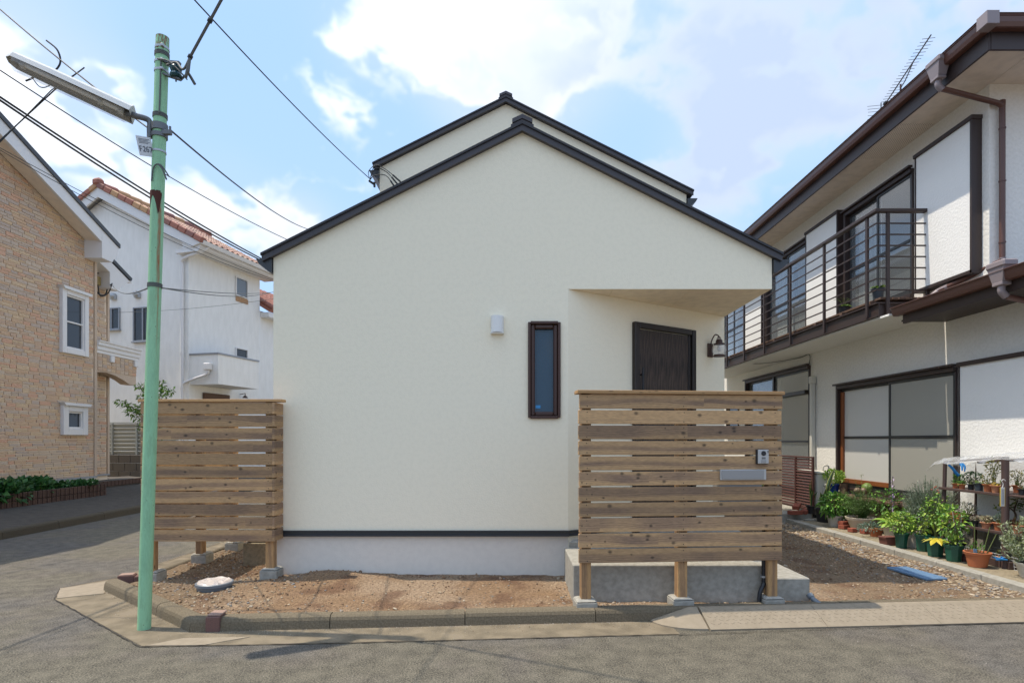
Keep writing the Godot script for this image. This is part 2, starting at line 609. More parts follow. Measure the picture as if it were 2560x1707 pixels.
	m = mat("pane", Color(0.5, 0.55, 0.58), 0.03)
	m.albedo_color.a = 0.12
	m.transparency = BaseMaterial3D.TRANSPARENCY_ALPHA
	mat("insulator_blue", Color(0.008, 0.06, 0.075), 0.2)
	mat("plate_white", Color(0.62, 0.63, 0.64), 0.5)
	mat("letter_dark", Color(0.10, 0.11, 0.13), 0.6)
	mat("silver", Color(0.48, 0.47, 0.45), 0.42, 0.35)
	mat("box_grey", Color(0.33, 0.32, 0.31), 0.42, 0.35)
	mat("black_plastic", Color(0.014, 0.014, 0.016), 0.4)
	mat("pvc_grey", Color(0.16, 0.18, 0.20), 0.45)
	m = mat("film_white", Color(0.52, 0.45, 0.40), 0.3)
	# neighbours
	m = triplanar(mat("stucco_white", Color(0.84, 0.815, 0.76), 0.92), 0.8)
	m.albedo_texture = ntex(26, 0.03, 5, Color(0.92, 0.92, 0.91), Color(1.05, 1.05, 1.05))
	relief(m, gtex(27, 0.03, 4), 0.4)
	m = triplanar(mat("stucco_old", Color(0.82, 0.80, 0.76), 0.95), 2.6)
	m.albedo_texture = ntex(28, 0.012, 5, Color(0.91, 0.91, 0.90), Color(1.03, 1.03, 1.03))
	m.uv1_scale = Vector3(0.9, 0.25, 0.9)
	mat("brown_trim", Color(0.040, 0.024, 0.020), 0.5)
	mat("brown_gutter", Color(0.115, 0.052, 0.038), 0.35)
	mat("mauve_plastic", Color(0.26, 0.215, 0.22), 0.4)
	m = triplanar(mat("panel_white", Color(0.84, 0.825, 0.79), 0.9), 0.8)
	relief(m, gtex(29, 0.04, 4), 0.28)
	m = triplanar(mat("soffit_tan", Color(0.84, 0.74, 0.63), 0.85), 1.2)
	m.albedo_texture = patch
	m = mat("soffit_holes", Color(0.84, 0.74, 0.63), 0.85)
	var dots := Image.create(64, 64, false, Image.FORMAT_RGB8)
	dots.fill(Color(1, 1, 1))
	for y in 64:
		for x in 64:
			if Vector2(x % 32 - 15.5, y % 32 - 15.5).length() < 6.0:
				dots.set_pixel(x, y, Color(0.35, 0.33, 0.31))
	m.albedo_texture = ImageTexture.create_from_image(dots)
	triplanar(m, 0.06)
	m = mat("screen_pane", Color(0.62, 0.61, 0.58), 0.25)
	m = mat("screen_mesh", Color(0.36, 0.35, 0.31), 0.35)
	mat("sash_grey", Color(0.045, 0.045, 0.045), 0.4, 0.3)
	mat("orange_wood", Color(0.24, 0.075, 0.022), 0.5)
	m = vcol(mat("curtain", Color(0.30, 0.31, 0.28), 0.9))
	m.backlight_enabled = true
	m.backlight = Color(0.12, 0.12, 0.11)
	mat("room_wall", Color(0.52, 0.48, 0.41), 0.9)
	mat("room_wood", Color(0.22, 0.13, 0.07), 0.7)
	m = triplanar(mat("deck_wood", Color(0.13, 0.075, 0.05), 0.8), 0.5)
	m.albedo_texture = ntex(51, 0.03, 4, Color(0.6, 0.6, 0.6), Color(1.3, 1.25, 1.2))
	mat("roof_brown", Color(0.07, 0.05, 0.045), 0.7)
	var stone := ntex(52, 0.04, 5, Color(0.80, 0.78, 0.76), Color(1.15, 1.13, 1.12))
	var tones := [Color(0.59, 0.41, 0.27), Color(0.62, 0.46, 0.30), Color(0.55, 0.39, 0.28), Color(0.58, 0.46, 0.35), Color(0.54, 0.43, 0.34), Color(0.62, 0.38, 0.26), Color(0.50, 0.40, 0.33)]
	for i in tones.size():
		m = triplanar(mat("stone_%d" % i, tones[i], 0.9), 0.6)
		m.albedo_texture = stone
		relief(m, gtex(53, 0.05, 4, 256), 0.6)
	m = triplanar(vcol(mat("stone_mix", Color(1, 1, 1), 0.9)), 0.6)
	m.albedo_texture = stone
	mat("mortar", Color(0.80, 0.68, 0.54), 0.95)
	mat("trim_white", Color(0.72, 0.70, 0.68), 0.6)
	mat("slate_roof", Color(0.075, 0.08, 0.088), 0.7)
	mat("tile_red", Color(0.30, 0.115, 0.08), 0.75)
	mat("tile_ochre", Color(0.42, 0.24, 0.12), 0.75)
	mat("tile_brown", Color(0.23, 0.10, 0.08), 0.75)
	vcol(mat("tile_mix", Color(1, 1, 1), 0.75))
	mat("brass_box", Color(0.30, 0.22, 0.08), 0.5)
	mat("frame_alu", Color(0.30, 0.31, 0.33), 0.4, 0.3)
	mat("glass_dark", Color(0.035, 0.04, 0.045), 0.06)
	mat("glass_sky", Color(0.16, 0.19, 0.22), 0.06)
	m = triplanar(vcol(mat("planter_brick", Color(0.085, 0.048, 0.034), 0.9)), 0.5)
	m.albedo_texture = stone
	mat("block_dark", Color(0.10, 0.085, 0.07), 0.95)
	mat("louver_grey", Color(0.36, 0.37, 0.34), 0.5)
	# garden
	mat("terracotta", Color(0.42, 0.135, 0.055), 0.85)
	mat("terracotta_light", Color(0.50, 0.21, 0.11), 0.9)
	mat("brick_red", Color(0.27, 0.075, 0.045), 0.9)
	mat("brick_brown", Color(0.16, 0.06, 0.045), 0.9)
	mat("pot_green", Color(0.010, 0.085, 0.055), 0.35)
	mat("pot_cream", Color(0.50, 0.45, 0.36), 0.6)
	mat("pot_white", Color(0.52, 0.49, 0.42), 0.65)
	mat("pot_blue", Color(0.008, 0.04, 0.21), 0.12)
	mat("pot_black", Color(0.018, 0.019, 0.021), 0.5)
	mat("pot_slate", Color(0.05, 0.06, 0.07), 0.5)
	mat("potting_soil", Color(0.045, 0.03, 0.02), 0.98)
	mat("louver_brown", Color(0.095, 0.036, 0.028), 0.55)
	mat("shelf_brown", Color(0.085, 0.052, 0.045), 0.55)
	mat("unit_cream", Color(0.60, 0.58, 0.51), 0.5)
	mat("blue_cloth", Color(0.02, 0.24, 0.62), 0.5)
	m = mat("board_blue", Color(0.15, 0.25, 0.38), 0.85)
	mat("stem", Color(0.10, 0.13, 0.035), 0.8)
	mat("stem_brown", Color(0.10, 0.06, 0.035), 0.85)
	m = vcol(mat("leaves", Color(1, 1, 1), 0.5))
	m.backlight_enabled = true
	m.backlight = Color(0.28, 0.36, 0.10)
	mat("yellow_tube", Color(0.6, 0.42, 0.05), 0.5)

# ------------------------------------------------------------------ the lot
const KA := Vector2(-2.35, -4.127)     # corner of the front kerb
const KU := Vector2(0.9974, -0.0721)   # along the front kerb
const KB := Vector2(-3.806, -5.275)    # start of the splayed corner

func dirt_y(x: float, z: float, f: FastNoiseLite, g: FastNoiseLite) -> float:
	var y := 0.075 + 0.020 * f.get_noise_2d(x, z) + 0.008 * g.get_noise_2d(x, z)
	y -= 0.025 * smoothstep(-2.2, -3.0, x)
	y += 0.055 * exp(-(pow(x + 1.78, 2) / 0.10 + pow(z + 5.47, 2) / 0.02))
	y += 0.035 * exp(-(pow(x + 1.35, 2) / 0.25 + pow(z + 5.25, 2) / 0.05))
	y += 0.03 * exp(-(pow(x + 2.75, 2) / 0.3 + pow(z + 5.05, 2) / 0.04))
	y -= 0.02 * smoothstep(2.6, 3.4, x)
	return y

func build_ground() -> void:
	var st := S()
	face(st, [Vector3(-220, -0.02, -260), Vector3(220, -0.02, -260), Vector3(220, -0.02, 120), Vector3(-220, -0.02, 120)], Vector3(0, -5, 0))
	struct("ground", st, M.concrete_tan)
	# asphalt of the front street and the side street, with dusty and darker areas
	var f := fnoise(61, 0.55, 4)
	var f2 := fnoise(62, 1.9, 3)
	var f3 := fnoise(63, 0.16, 2)
	st = S()
	var step := 0.14
	var nx := int(26.0 / step)
	for i in nx:
		for j in 230:
			var x := -13.0 + i * step
			var z := 4.0 - j * step
			if x > -3.2 and z < -5.2 or x < -7.6 and z < -4.6 and z > -40.0:
				continue
			var q := []
			var cs := []
			for k in [[0, 0], [1, 0], [1, 1], [0, 1]]:
				var p := Vector3(x + k[0] * step, 0.0, z - k[1] * step)
				var n := f.get_noise_2d(p.x, p.z) + 0.5 * f2.get_noise_2d(p.x, p.z)
				var w := smoothstep(-0.35, 0.5, n + 0.5 * f3.get_noise_2d(p.x, p.z))
				var c := Color(0.90, 0.915, 0.97).lerp(Color(1.14, 1.06, 0.92), w)
				q.append(p)
				cs.append(c)
			for t in [[0, 2, 1], [0, 3, 2]]:
				for v in [t[0], t[1], t[2]]:
					vc = cs[v]
					vert(st, q[v], Vector3.UP, Vector2.ZERO)
	vc = Color.WHITE
	struct("road", st, M.asphalt)
	st = S()
	vc = Color.WHITE
	for r in [[-60, -13, -4.8, 4], [13.0, 60, -4.0, 4], [-60, 60, 4, 14], [-7.3, -3.3, -60, -28.2]]:
		face(st, [Vector3(r[0], 0, r[2]), Vector3(r[1], 0, r[2]), Vector3(r[1], 0, r[3]), Vector3(r[0], 0, r[3])], Vector3(0, -5, 0))
	struct("road", st, M.asphalt)
	# the soil of the lot
	f = fnoise(65, 1.3, 4)
	var g := fnoise(66, 6.0, 3)
	var h := fnoise(67, 0.8, 3)
	st = S()
	step = 0.05
	for i in int(8.2 / step):
		for j in int(6.5 / step):
			var x := -3.62 + i * step
			var z := -4.15 - j * step
			var cx := x + step * 0.5
			var cz := z - step * 0.5
			# inside the kerbs, outside the houses
			var front := (Vector2(cx, cz) - KA).dot(Vector2(KU.y, -KU.x))
			var along := (KA - KB).normalized()
			var splay := (Vector2(cx, cz) - KB).dot(Vector2(along.y, -along.x))
			if front < 0.06 or splay < 0.06 or cz < -5.7 and cx > -2.2 and cx < 2.45 or cx > 4.56:
				continue
			var q := []
			var cs := []
			var ns := []
			for k in [[0, 0], [1, 0], [1, 1], [0, 1]]:
				var px: float = x + k[0] * step
				var pz: float = z - k[1] * step
				var y := dirt_y(px, pz, f, g)
				var dx := dirt_y(px + 0.02, pz, f, g) - y
				var dz := dirt_y(px, pz + 0.02, f, g) - y
				q.append(Vector3(px, y, pz))
				ns.append(Vector3(-dx, 0.02, -dz).normalized())
				var n := h.get_noise_2d(px, pz) + 0.35 * g.get_noise_2d(px * 0.5, pz * 0.5)
				var c := Color(0.31, 0.20, 0.115).lerp(Color(0.39, 0.285, 0.19), smoothstep(-0.3, 0.45, n))
				c = c.lerp(Color(0.27, 0.195, 0.125), smoothstep(2.4, 3.2, px) * 0.8)
				c = c.lerp(Color(0.25, 0.18, 0.11), smoothstep(-2.1, -2.9, px))
				c = c.lerp(Color(0.165, 0.085, 0.047), smoothstep(0.12, 0.5, h.get_noise_2d(px * 2.2 + 40, pz * 2.2)) * 0.75)
				cs.append(c)
			for t in [[0, 2, 1], [0, 3, 2]]:
				for v in t:
					vc = cs[v]
					vert(st, q[v], ns[v], Vector2.ZERO)
	vc = Color.WHITE
	struct("dirt_ground", st, M.soil)
	# stones lying on the soil
	var stone := SphereMesh.new()
	stone.radius = 0.5
	stone.height = 0.75
	stone.radial_segments = 7
	stone.rings = 4
	var spots := []
	rng.seed = 31
	while spots.size() < 8000:
		var x := rng.randf_range(-3.55, 4.5)
		var z := rng.randf_range(-9.5, -4.2)
		var w := 0.06
		if x < -1.95:
			w = 0.5 if h.get_noise_2d(x * 1.7, z * 1.7) > -0.1 else 0.25
		elif x > 2.5:
			w = 0.16 + 0.85 * smoothstep(1.25, 0.1, 4.55 - x)
		elif x > 0.4:
			w = 0.4
		var front := (Vector2(x, z) - KA).dot(Vector2(KU.y, -KU.x))
		if front > 0.1 and front < 0.25:
			w += 0.2
		var along := (KA - KB).normalized()
		var splay := (Vector2(x, z) - KB).dot(Vector2(along.y, -along.x))
		if rng.randf() > w or front < 0.1 or splay < 0.1 or z < -5.55 and x > -2.36 and x < 2.5 or x < -3.5 + 0.0 * z:
			continue
		var s := rng.randf_range(0.006, 0.021) * (1.5 if 4.55 - x < 0.55 else 1.0)
		if rng.randf() < 0.06:
			s *= 1.8
		var b := Basis.from_euler(Vector3(rng.randf_range(-0.4, 0.4), rng.randf() * TAU, rng.randf_range(-0.4, 0.4))).scaled_local(Vector3(s * rng.randf_range(0.9, 1.7), s * rng.randf_range(0.5, 0.9), s))
		spots.append([Transform3D(b, Vector3(x, dirt_y(x, z, f, g) + s * 0.12, z)), [Color(0.30, 0.23, 0.15), Color(0.36, 0.27, 0.17), Color(0.26, 0.21, 0.16), Color(0.40, 0.33, 0.24), Color(0.21, 0.15, 0.10), Color(0.22, 0.21, 0.20)][rng.randi() % 6] * rng.randf_range(0.75, 1.15)])
	# clods of soil, most of them along the house and at the corner
	var n_clod := 0
	while n_clod < 2600:
		var x := rng.randf_range(-3.5, 4.4)
		var z := rng.randf_range(-8.5, -4.25)
		var front := (Vector2(x, z) - KA).dot(Vector2(KU.y, -KU.x))
		var along := (KA - KB).normalized()
		var splay := (Vector2(x, z) - KB).dot(Vector2(along.y, -along.x))
		var w := 0.12 + 0.5 * smoothstep(0.0, 0.5, h.get_noise_2d(x * 2.0 + 9.0, z * 2.0)) + (0.5 if x < -2.0 else 0.0) + 0.6 * smoothstep(-5.3, -5.5, z)
		if rng.randf() > w or front < 0.1 or splay < 0.1 or z < -5.56 and x > -2.36 and x < 2.5:
			continue
		var s := rng.randf_range(0.008, 0.024) * (1.7 if rng.randf() < 0.12 else 1.0)
		var b := Basis.from_euler(rvec() * 2.0).scaled_local(Vector3(s, s * rng.randf_range(0.7, 1.2), s * rng.randf_range(0.7, 1.4)))
		spots.append([Transform3D(b, Vector3(x, dirt_y(x, z, f, g) + s * 0.15, z)), [Color(0.24, 0.145, 0.08), Color(0.29, 0.19, 0.11), Color(0.19, 0.115, 0.065), Color(0.33, 0.22, 0.14)][rng.randi() % 4] * rng.randf_range(0.8, 1.15)])
		n_clod += 1
	# grit washed against the kerb and loose chippings on the road
	for i in 2600:
		var s := rng.randf_range(0.002, 0.0055) * (1.6 if rng.randf() < 0.08 else 1.0)
		var p := Vector2.ZERO
		if i < 1100:
			p = KA + KU * rng.randf_range(0.0, 3.5) + Vector2(0.0721, 0.9974) * (0.006 + 0.16 * pow(rng.randf(), 2.5))
		elif i < 1400:
			p = KB.lerp(KA, rng.randf()) + Vector2(-0.619, 0.785) * (0.006 + 0.2 * pow(rng.randf(), 2.5))
		else:
			p = Vector2(rng.randf_range(-4.5, 4.5), -4.2 + 2.0 * pow(rng.randf(), 1.4))
			if (p - KA).dot(Vector2(-0.0721, -0.9974)) > -0.28 or p.x < -2.2 and p.y < -3.7:
				continue
		var b := Basis.from_euler(rvec() * 2.0).scaled_local(Vector3(s, s * 0.8, s * rng.randf_range(0.7, 1.4)))
		spots.append([Transform3D(b, Vector3(p.x, 0.004 + s * 0.2, p.y)), [Color(0.34, 0.30, 0.24), Color(0.20, 0.17, 0.13), Color(0.42, 0.38, 0.32), Color(0.26, 0.18, 0.11)][rng.randi() % 4] * rng.randf_range(0.8, 1.2)])
	var mm := MultiMesh.new()
	mm.transform_format = MultiMesh.TRANSFORM_3D
	mm.use_colors = true
	mm.mesh = stone
	mm.instance_count = spots.size()
	for i in spots.size():
		mm.set_instance_transform(i, spots[i][0])
		mm.set_instance_color(i, spots[i][1])
	var o := MultiMeshInstance3D.new()
	o.multimesh = mm
	o.material_override = M.pebble
	o.name = "gravel"
	add_child(o)
	tag(stuff(o), "loose tan pebbles, stones and clods scattered over the bare soil and kerb edge", "gravel")

func kerb_run(a: Vector2, b: Vector2, top: float, w: float, parent: Node, called := "kerb_stone", lens := 0.6, base := -0.02, shade := 1.0) -> void:
	# kerb stones end to end; the street lies to the right of a -> b when seen from above
	var d := (b - a).normalized()
	var total := a.distance_to(b)
	var n := maxi(1, int(round(total / lens)))
	var out := Vector2(-d.y, d.x)
	for i in n:
		var st := S()
		var p0 := a + d * (total * i / n + 0.003)
		var p1 := a + d * (total * (i + 1) / n - 0.003)
		var dip := rng.randf_range(-0.004, 0.004)
		var t := top + dip
		var prof := PackedVector2Array([Vector2(0.006, base), Vector2(-0.004, t - 0.035), Vector2(-0.014, t - 0.012), Vector2(-0.035, t), Vector2(-w + 0.012, t), Vector2(-w, t - 0.012), Vector2(-w, base)])
		var g := rng.randf_range(0.85, 1.12) * shade
		vc = Color(g, g, g)
		prism(st, prof, Vector3(p0.x, 0, p0.y), Vector3(out.x, 0, out.y), Vector3.UP, Vector3(d.x, 0, d.y), 0.0, p0.distance_to(p1))
		vc = Color.WHITE
		put(called, st, M.kerb_concrete, parent)

func build_kerbs() -> void:
	rng.seed = 5
	var o := Node3D.new()
	o.name = "kerb"
	o.set_meta("kind", "structure")
	add_child(o)
	kerb_run(KA, KA + KU * 8.0, 0.10, 0.115, o, "kerb_stone", 0.95)
	kerb_run(KB, KA + Vector2(0.0, 0.0), 0.095, 0.12, o, "kerb_stone", 0.62)
	kerb_run(Vector2(-3.66, -9.5), Vector2(-3.66, -5.62), 0.075, 0.09, o, "kerb_stone", 0.6)
	# the gutter apron round the corner, a sheet just above the asphalt
	var ap := S()
	var nrm := Vector2(-KU.y, KU.x)
	var out := Vector2(0.0721, 0.9974)
	var e := KA + KU * 3.55
	var p := [KB + Vector2(-0.05, -0.1), KA, e, e + out * 0.30, Vector2(-1.2, -3.90), Vector2(-2.50, -3.835), Vector2(-4.02, -4.98), Vector2(-4.28, -5.35), Vector2(-4.02, -5.75)]
	var poly := PackedVector2Array()
	for v in p:
		poly.append(Vector2(v.x, -v.y))
	prism(ap, poly, Vector3.ZERO, Vector3.RIGHT, Vector3(0, 0, -1), Vector3.UP, -0.02, 0.004)
	poly = PackedVector2Array([Vector2(-3.66, 5.62), Vector2(-3.66, 9.5), Vector2(-3.98, 9.5), Vector2(-4.02, 5.754), Vector2(-3.86, 5.378)])
	prism(ap, poly, Vector3.ZERO, Vector3.RIGHT, Vector3(0, 0, -1), Vector3.UP, -0.02, 0.0035)
	struct("pavement", ap, M.apron_tan)
	# two paler repairs in the apron
	ap = S()
	prism(ap, PackedVector2Array([Vector2(-4.26, 5.33), Vector2(-4.02, 5.0), Vector2(-3.72, 5.16), Vector2(-3.80, 5.30), Vector2(-3.99, 5.62)]), Vector3.ZERO, Vector3.RIGHT, Vector3(0, 0, -1), Vector3.UP, 0.0, 0.008)
	struct("pavement", ap, M.ramp_beige)
	ap = S()
	prism(ap, PackedVector2Array([Vector2(-2.49, 3.845), Vector2(-2.1, 3.86), Vector2(-1.86, 4.02), Vector2(-2.32, 3.99)]), Vector3.ZERO, Vector3.RIGHT, Vector3(0, 0, -1), Vector3.UP, 0.0, 0.008)
	struct("pavement", ap, M.ramp_beige)
	# open seams between the apron and the asphalt, and an old crack
	rng.seed = 77
	ap = S()
	for run in [[Vector2(-4.26, -5.37), Vector2(-3.98, -5.78), Vector2(-3.96, -9.4)], [Vector2(-4.28, -5.36), Vector2(-4.03, -4.98), Vector2(-2.52, -3.83), Vector2(-1.2, -3.895), Vector2(1.2, -4.075)], [Vector2(-4.3, -5.34), Vector2(-4.9, -5.05), Vector2(-5.8, -4.75), Vector2(-7.1, -4.5)], [Vector2(1.2, -4.06), Vector2(3.2, -4.28), Vector2(6.0, -4.48)]]:
		for i in run.size() - 1:
			var n := int(run[i].distance_to(run[i + 1]) / 0.05) + 1
			var last := Vector2.ZERO
			var lw := 0.004
			for j in n + 1:
				var q: Vector2 = run[i].lerp(run[i + 1], float(j) / n) + Vector2(rng.randf_range(-1, 1), rng.randf_range(-1, 1)) * 0.006
				var w := rng.randf_range(0.0015, 0.006)
				if j > 0:
					var sd: Vector2 = (q - last).orthogonal().normalized()
					face(ap, [Vector3(last.x + sd.x * lw, 0.0085, last.y + sd.y * lw), Vector3(q.x + sd.x * w, 0.0085, q.y + sd.y * w), Vector3(q.x - sd.x * w, 0.0085, q.y - sd.y * w), Vector3(last.x - sd.x * lw, 0.0085, last.y - sd.y * lw)], Vector3(0, -5, 0))
				last = q
				lw = w
	struct("road_seam", ap, M.seam_dark)
	# far side of the side street: kerb, parking pad, planter
	kerb_run(Vector2(-7.2, -3.0), Vector2(-7.2, -26.0), 0.13, 0.14, o, "kerb_stone", 1.0, -0.02, 0.5)
	var pad := S()
	face(pad, [Vector3(-7.30, 0.125, -3.0), Vector3(-7.30, 0.125, -24.0), Vector3(-10.6, 0.42, -24.0), Vector3(-10.6, 0.42, -3.0)], Vector3(-8, -5, -10))
	struct("pavement", pad, M.pad_asphalt)

func build_ramp() -> void:
	# the row of beige plates that bridges the kerb in front of the drive
	var t := thing("driveway_ramp", "row of beige concrete kerb ramp plates with a rounded end piece", "kerb ramp")
	var o := KA + KU * 3.43
	var out := Vector2(0.0721, 0.9974)
	var X := Vector3(KU.x, 0, KU.y)
	var Z := Vector3(out.x, 0, out.y)
	var at := Vector3(o.x, 0, o.y)
	var st := S()
	# rounded end
	var rim := []
	for i in 9:
		var a := PI * 0.5 * i / 8.0
		rim.append(at + X * (0.36 - 0.36 * cos(a)) + Z * (0.235 * sin(a)) + Vector3(0, 0.014, 0))
	var crown := at + X * 0.30 + Z * 0.008 + Vector3(0, 0.112, 0)
	var far := at + X * 0.36 + Z * 0.012 + Vector3(0, 0.112, 0)
	for i in 8:
		face(st, [crown, rim[i], rim[i + 1]], at - Vector3(0, 3, 0) + Z * 0.1)
		face(st, [rim[i], rim[i + 1], rim[i + 1] - Vector3(0, 0.02, 0), rim[i] - Vector3(0, 0.02, 0)], at + X * 0.4)
	face(st, [crown, rim[8], far], at - Vector3(0, 3, 0) + Z * 0.1)
	put("end_plate", st, M.ramp_beige, t)
	var s := 0.372
	rng.seed = 8
	while s < 4.6:
		st = S()
		var l := 0.9
		var a := at + X * s
		prism(st, PackedVector2Array([Vector2(0.005, -0.01), Vector2(0.24, -0.01), Vector2(0.245, 0.012), Vector2(0.035, 0.112), Vector2(0.005, 0.112)]), a, Z, Vector3.UP, X, 0.0, l - 0.003)
		# raised tread
		var n := Vector3(Z.x * 0.43, 0.9, Z.z * 0.43).normalized()
		var down := (Z * 0.9 - Vector3(0, 0.43, 0)).normalized()
		for i in 17:
			for j in 5:
				var c := a + X * (0.04 + i * 0.052 + (0.026 if j % 2 else 0.0)) + Z * 0.06 + Vector3(0, 0.1008, 0) + down * (j * 0.036)
				var y := Basis(X, n, down).rotated(n, 0.6 if (i + j) % 2 else -0.6)
				box(st, c, Vector3(0.030, 0.0024, 0.010), y)
		put("plate", st, M.ramp_beige, t)
		s += l

# ------------------------------------------------------------------ the small house
func chevron(xl: float, xc: float, xr: float, yc: float, sl: float, lo: float, hi: float) -> PackedVector2Array:
	return PackedVector2Array([Vector2(xl, yc - sl * (xc - xl) + lo), Vector2(xc, yc + lo), Vector2(xr, yc - sl * (xr - xc) + lo), Vector2(xr, yc - sl * (xr - xc) + hi), Vector2(xc, yc + hi), Vector2(xl, yc - sl * (xc - xl) + hi)])

func gable_roof(t: Node, xl: float, xc: float, xr: float, yc: float, sl: float, zf: float, zb: float) -> void:
	# yc is the underside at the ridge
	var roof := S()
	prism(roof, chevron(xl + 0.012, xc, xr - 0.012, yc, sl, 0.002, 0.072), Vector3.ZERO, Vector3.RIGHT, Vector3.UP, Vector3.BACK, zb, zf)
	var ro := put("roof", roof, M.roof_metal, t)
	var e := S()
	prism(e, chevron(xl + 0.006, xc, xr - 0.006, yc, sl, -0.004, 0.055), Vector3.ZERO, Vector3.RIGHT, Vector3.UP, Vector3.BACK, zf, zf + 0.018)
	put("fascia", e, M.roof_metal, ro)
	e = S()
	prism(e, chevron(xl, xc, xr, yc, sl, 0.055, 0.078), Vector3.ZERO, Vector3.RIGHT, Vector3.UP, Vector3.BACK, zf - 0.01, zf + 0.034)
	put("drip_edge", e, M.roof_edge, ro)
	# ridge cap: a raised vent with a lid
	e = S()
	prism(e, chevron(xc - 0.112, xc, xc + 0.112, yc, sl, 0.079, 0.112), Vector3.ZERO, Vector3.RIGHT, Vector3.UP, Vector3.BACK, zb, zf + 0.012)
	prism(e, chevron(xc - 0.098, xc, xc + 0.098, yc, sl * 0.92, 0.112, 0.152), Vector3.ZERO, Vector3.RIGHT, Vector3.UP, Vector3.BACK, zb, zf + 0.024)
	put("ridge_cap", e, M.roof_metal, ro)

func gutter_piece(t: Node, x: float, y: float, sx: float, z0: float, z1: float, k := 1.0) -> void:
	var st := S()
	prism(st, PackedVector2Array([Vector2(0, 0), Vector2(0.15, 0), Vector2(0.147, -0.012), Vector2(0.125, -0.05), Vector2(0.03, -0.125), Vector2(0, -0.13)]), Vector3(x, y, 0), Vector3(sx * k, 0, 0), Vector3(0, k, 0), Vector3.BACK, z0, z1)
	put("gutter", st, M.gutter_dark, t)

func build_house() -> void:
	var t := thing("gabled_house", "small cream stuccoed house with two dark gable roofs and a recessed entrance", "house")
	var zf := -5.56
	var wall := S()
	var ry := func(x: float) -> float: return 4.44 - 0.502 * absf(x - 0.1)
	for s in [[-2.344, 0.1, 0.515, 99.0], [0.1, 0.18, 0.515, 99.0], [0.18, 0.453, 0.515, 1.635], [0.18, 0.453, 2.542, 99.0], [0.453, 0.552, 0.515, 99.0], [0.552, 2.553, 2.884, 99.0]]:
		var a: float = s[3] if s[3] < 90.0 else ry.call(s[0])
		var b: float = s[3] if s[3] < 90.0 else ry.call(s[1])
		face(wall, [Vector3(s[0], s[2], zf), Vector3(s[1], s[2], zf), Vector3(s[1], b, zf), Vector3(s[0], a, zf)], Vector3(0, 2, -9))
	# window reveal
	for q in [[0.18, 1.635, 0.18, 2.542], [0.453, 1.635, 0.453, 2.542], [0.18, 1.635, 0.453, 1.635], [0.18, 2.542, 0.453, 2.542]]:
		var a := Vector3(q[0], q[1], zf)
		var b := Vector3(q[2], q[3], zf)
		var c := (a + b) * 0.5
		face(wall, [a, b, b - Vector3(0, 0, 0.12), a - Vector3(0, 0, 0.12)], c + (c - Vector3(0.3165, 2.0885, zf)))
	# left and right walls of the front part
	face(wall, [Vector3(-2.344, 0.515, zf), Vector3(-2.344, 3.217, zf), Vector3(-2.344, 3.217, -8.7), Vector3(-2.344, 0.515, -8.7)], Vector3(0, 2, -7))
	face(wall, [Vector3(2.553, 2.884, zf), Vector3(2.553, 3.21, zf), Vector3(2.553, 3.21, -6.8025), Vector3(2.553, 2.884, -6.8025)], Vector3(0, 2, -7))
	face(wall, [Vector3(2.553, 0.0, -6.8025), Vector3(2.553, 3.21, -6.8025), Vector3(2.553, 3.21, -8.7), Vector3(2.553, 0.0, -8.7)], Vector3(0, 2, -7))
	# slanting wall of the entrance
	face(wall, [Vector3(0.552, 0.515, zf), Vector3(2.553, 0.0, -6.8025), Vector3(2.553, 2.884, -6.8025), Vector3(0.552, 2.884, zf)], Vector3(0, 2, -9))
	face(wall, [Vector3(0.552, 0.3, zf), Vector3(2.553, 0.0, -6.8025), Vector3(0.552, 0.515, zf)], Vector3(0, 2, -9))
	# the taller rear part
	for s in [[-2.034, -0.094], [-0.094, 2.68]]:
		face(wall, [Vector3(s[0], 0, -8.7), Vector3(s[1], 0, -8.7), Vector3(s[1], 6.56 - 0.5 * absf(s[1] + 0.094), -8.7), Vector3(s[0], 6.56 - 0.5 * absf(s[0] + 0.094), -8.7)], Vector3(0, 2, -10))
		face(wall, [Vector3(s[0], 0, -18.0), Vector3(s[1], 0, -18.0), Vector3(s[1], 6.56 - 0.5 * absf(s[1] + 0.094), -18.0), Vector3(s[0], 6.56 - 0.5 * absf(s[0] + 0.094), -18.0)], Vector3(0, 2, -10))
	face(wall, [Vector3(-2.034, 0, -8.7), Vector3(-2.034, 5.59, -8.7), Vector3(-2.034, 5.59, -18.0), Vector3(-2.034, 0, -18.0)], Vector3(0, 2, -10))
	face(wall, [Vector3(2.68, 0, -8.7), Vector3(2.68, 5.173, -8.7), Vector3(2.68, 5.173, -18.0), Vector3(2.68, 0, -18.0)], Vector3(0, 2, -10))
	put("wall", wall, M.stucco_cream, t)
	# ceiling of the entrance in three boards
	for c in [[0.556, 0.995], [0.999, 1.768], [1.772, 2.551]]:
		var st := S()
		var z0: float = zf - 0.003 - (c[0] - 0.552) * 0.6209
		var z1: float = zf - 0.003 - (c[1] - 0.552) * 0.6209
		prism(st, PackedVector2Array([Vector2(c[0], -zf + 0.003), Vector2(c[1], -zf + 0.003), Vector2(c[1], -z1), Vector2(c[0], -z0)]), Vector3.ZERO, Vector3.RIGHT, Vector3(0, 0, -1), Vector3.UP, 2.885, 2.90)
		put("ceiling_board", st, M.soffit_beige, t)
	var st := S()
	prism(st, PackedVector2Array([Vector2(0.552, 5.563), Vector2(2.553, 5.563), Vector2(2.553, 6.80)]), Vector3.ZERO, Vector3.RIGHT, Vector3(0, 0, -1), Vector3.UP, 2.905, 2.92)
	put("ceiling_backing", st, M.roof_edge, t)
	# plinth and the dark drip strip above it
	st = S()
	B(-2.325, 0.56, -0.05, 0.459, -5.70, -5.582, st)
	B(-2.325, -2.24, -0.05, 0.459, -8.7, -5.70, st)
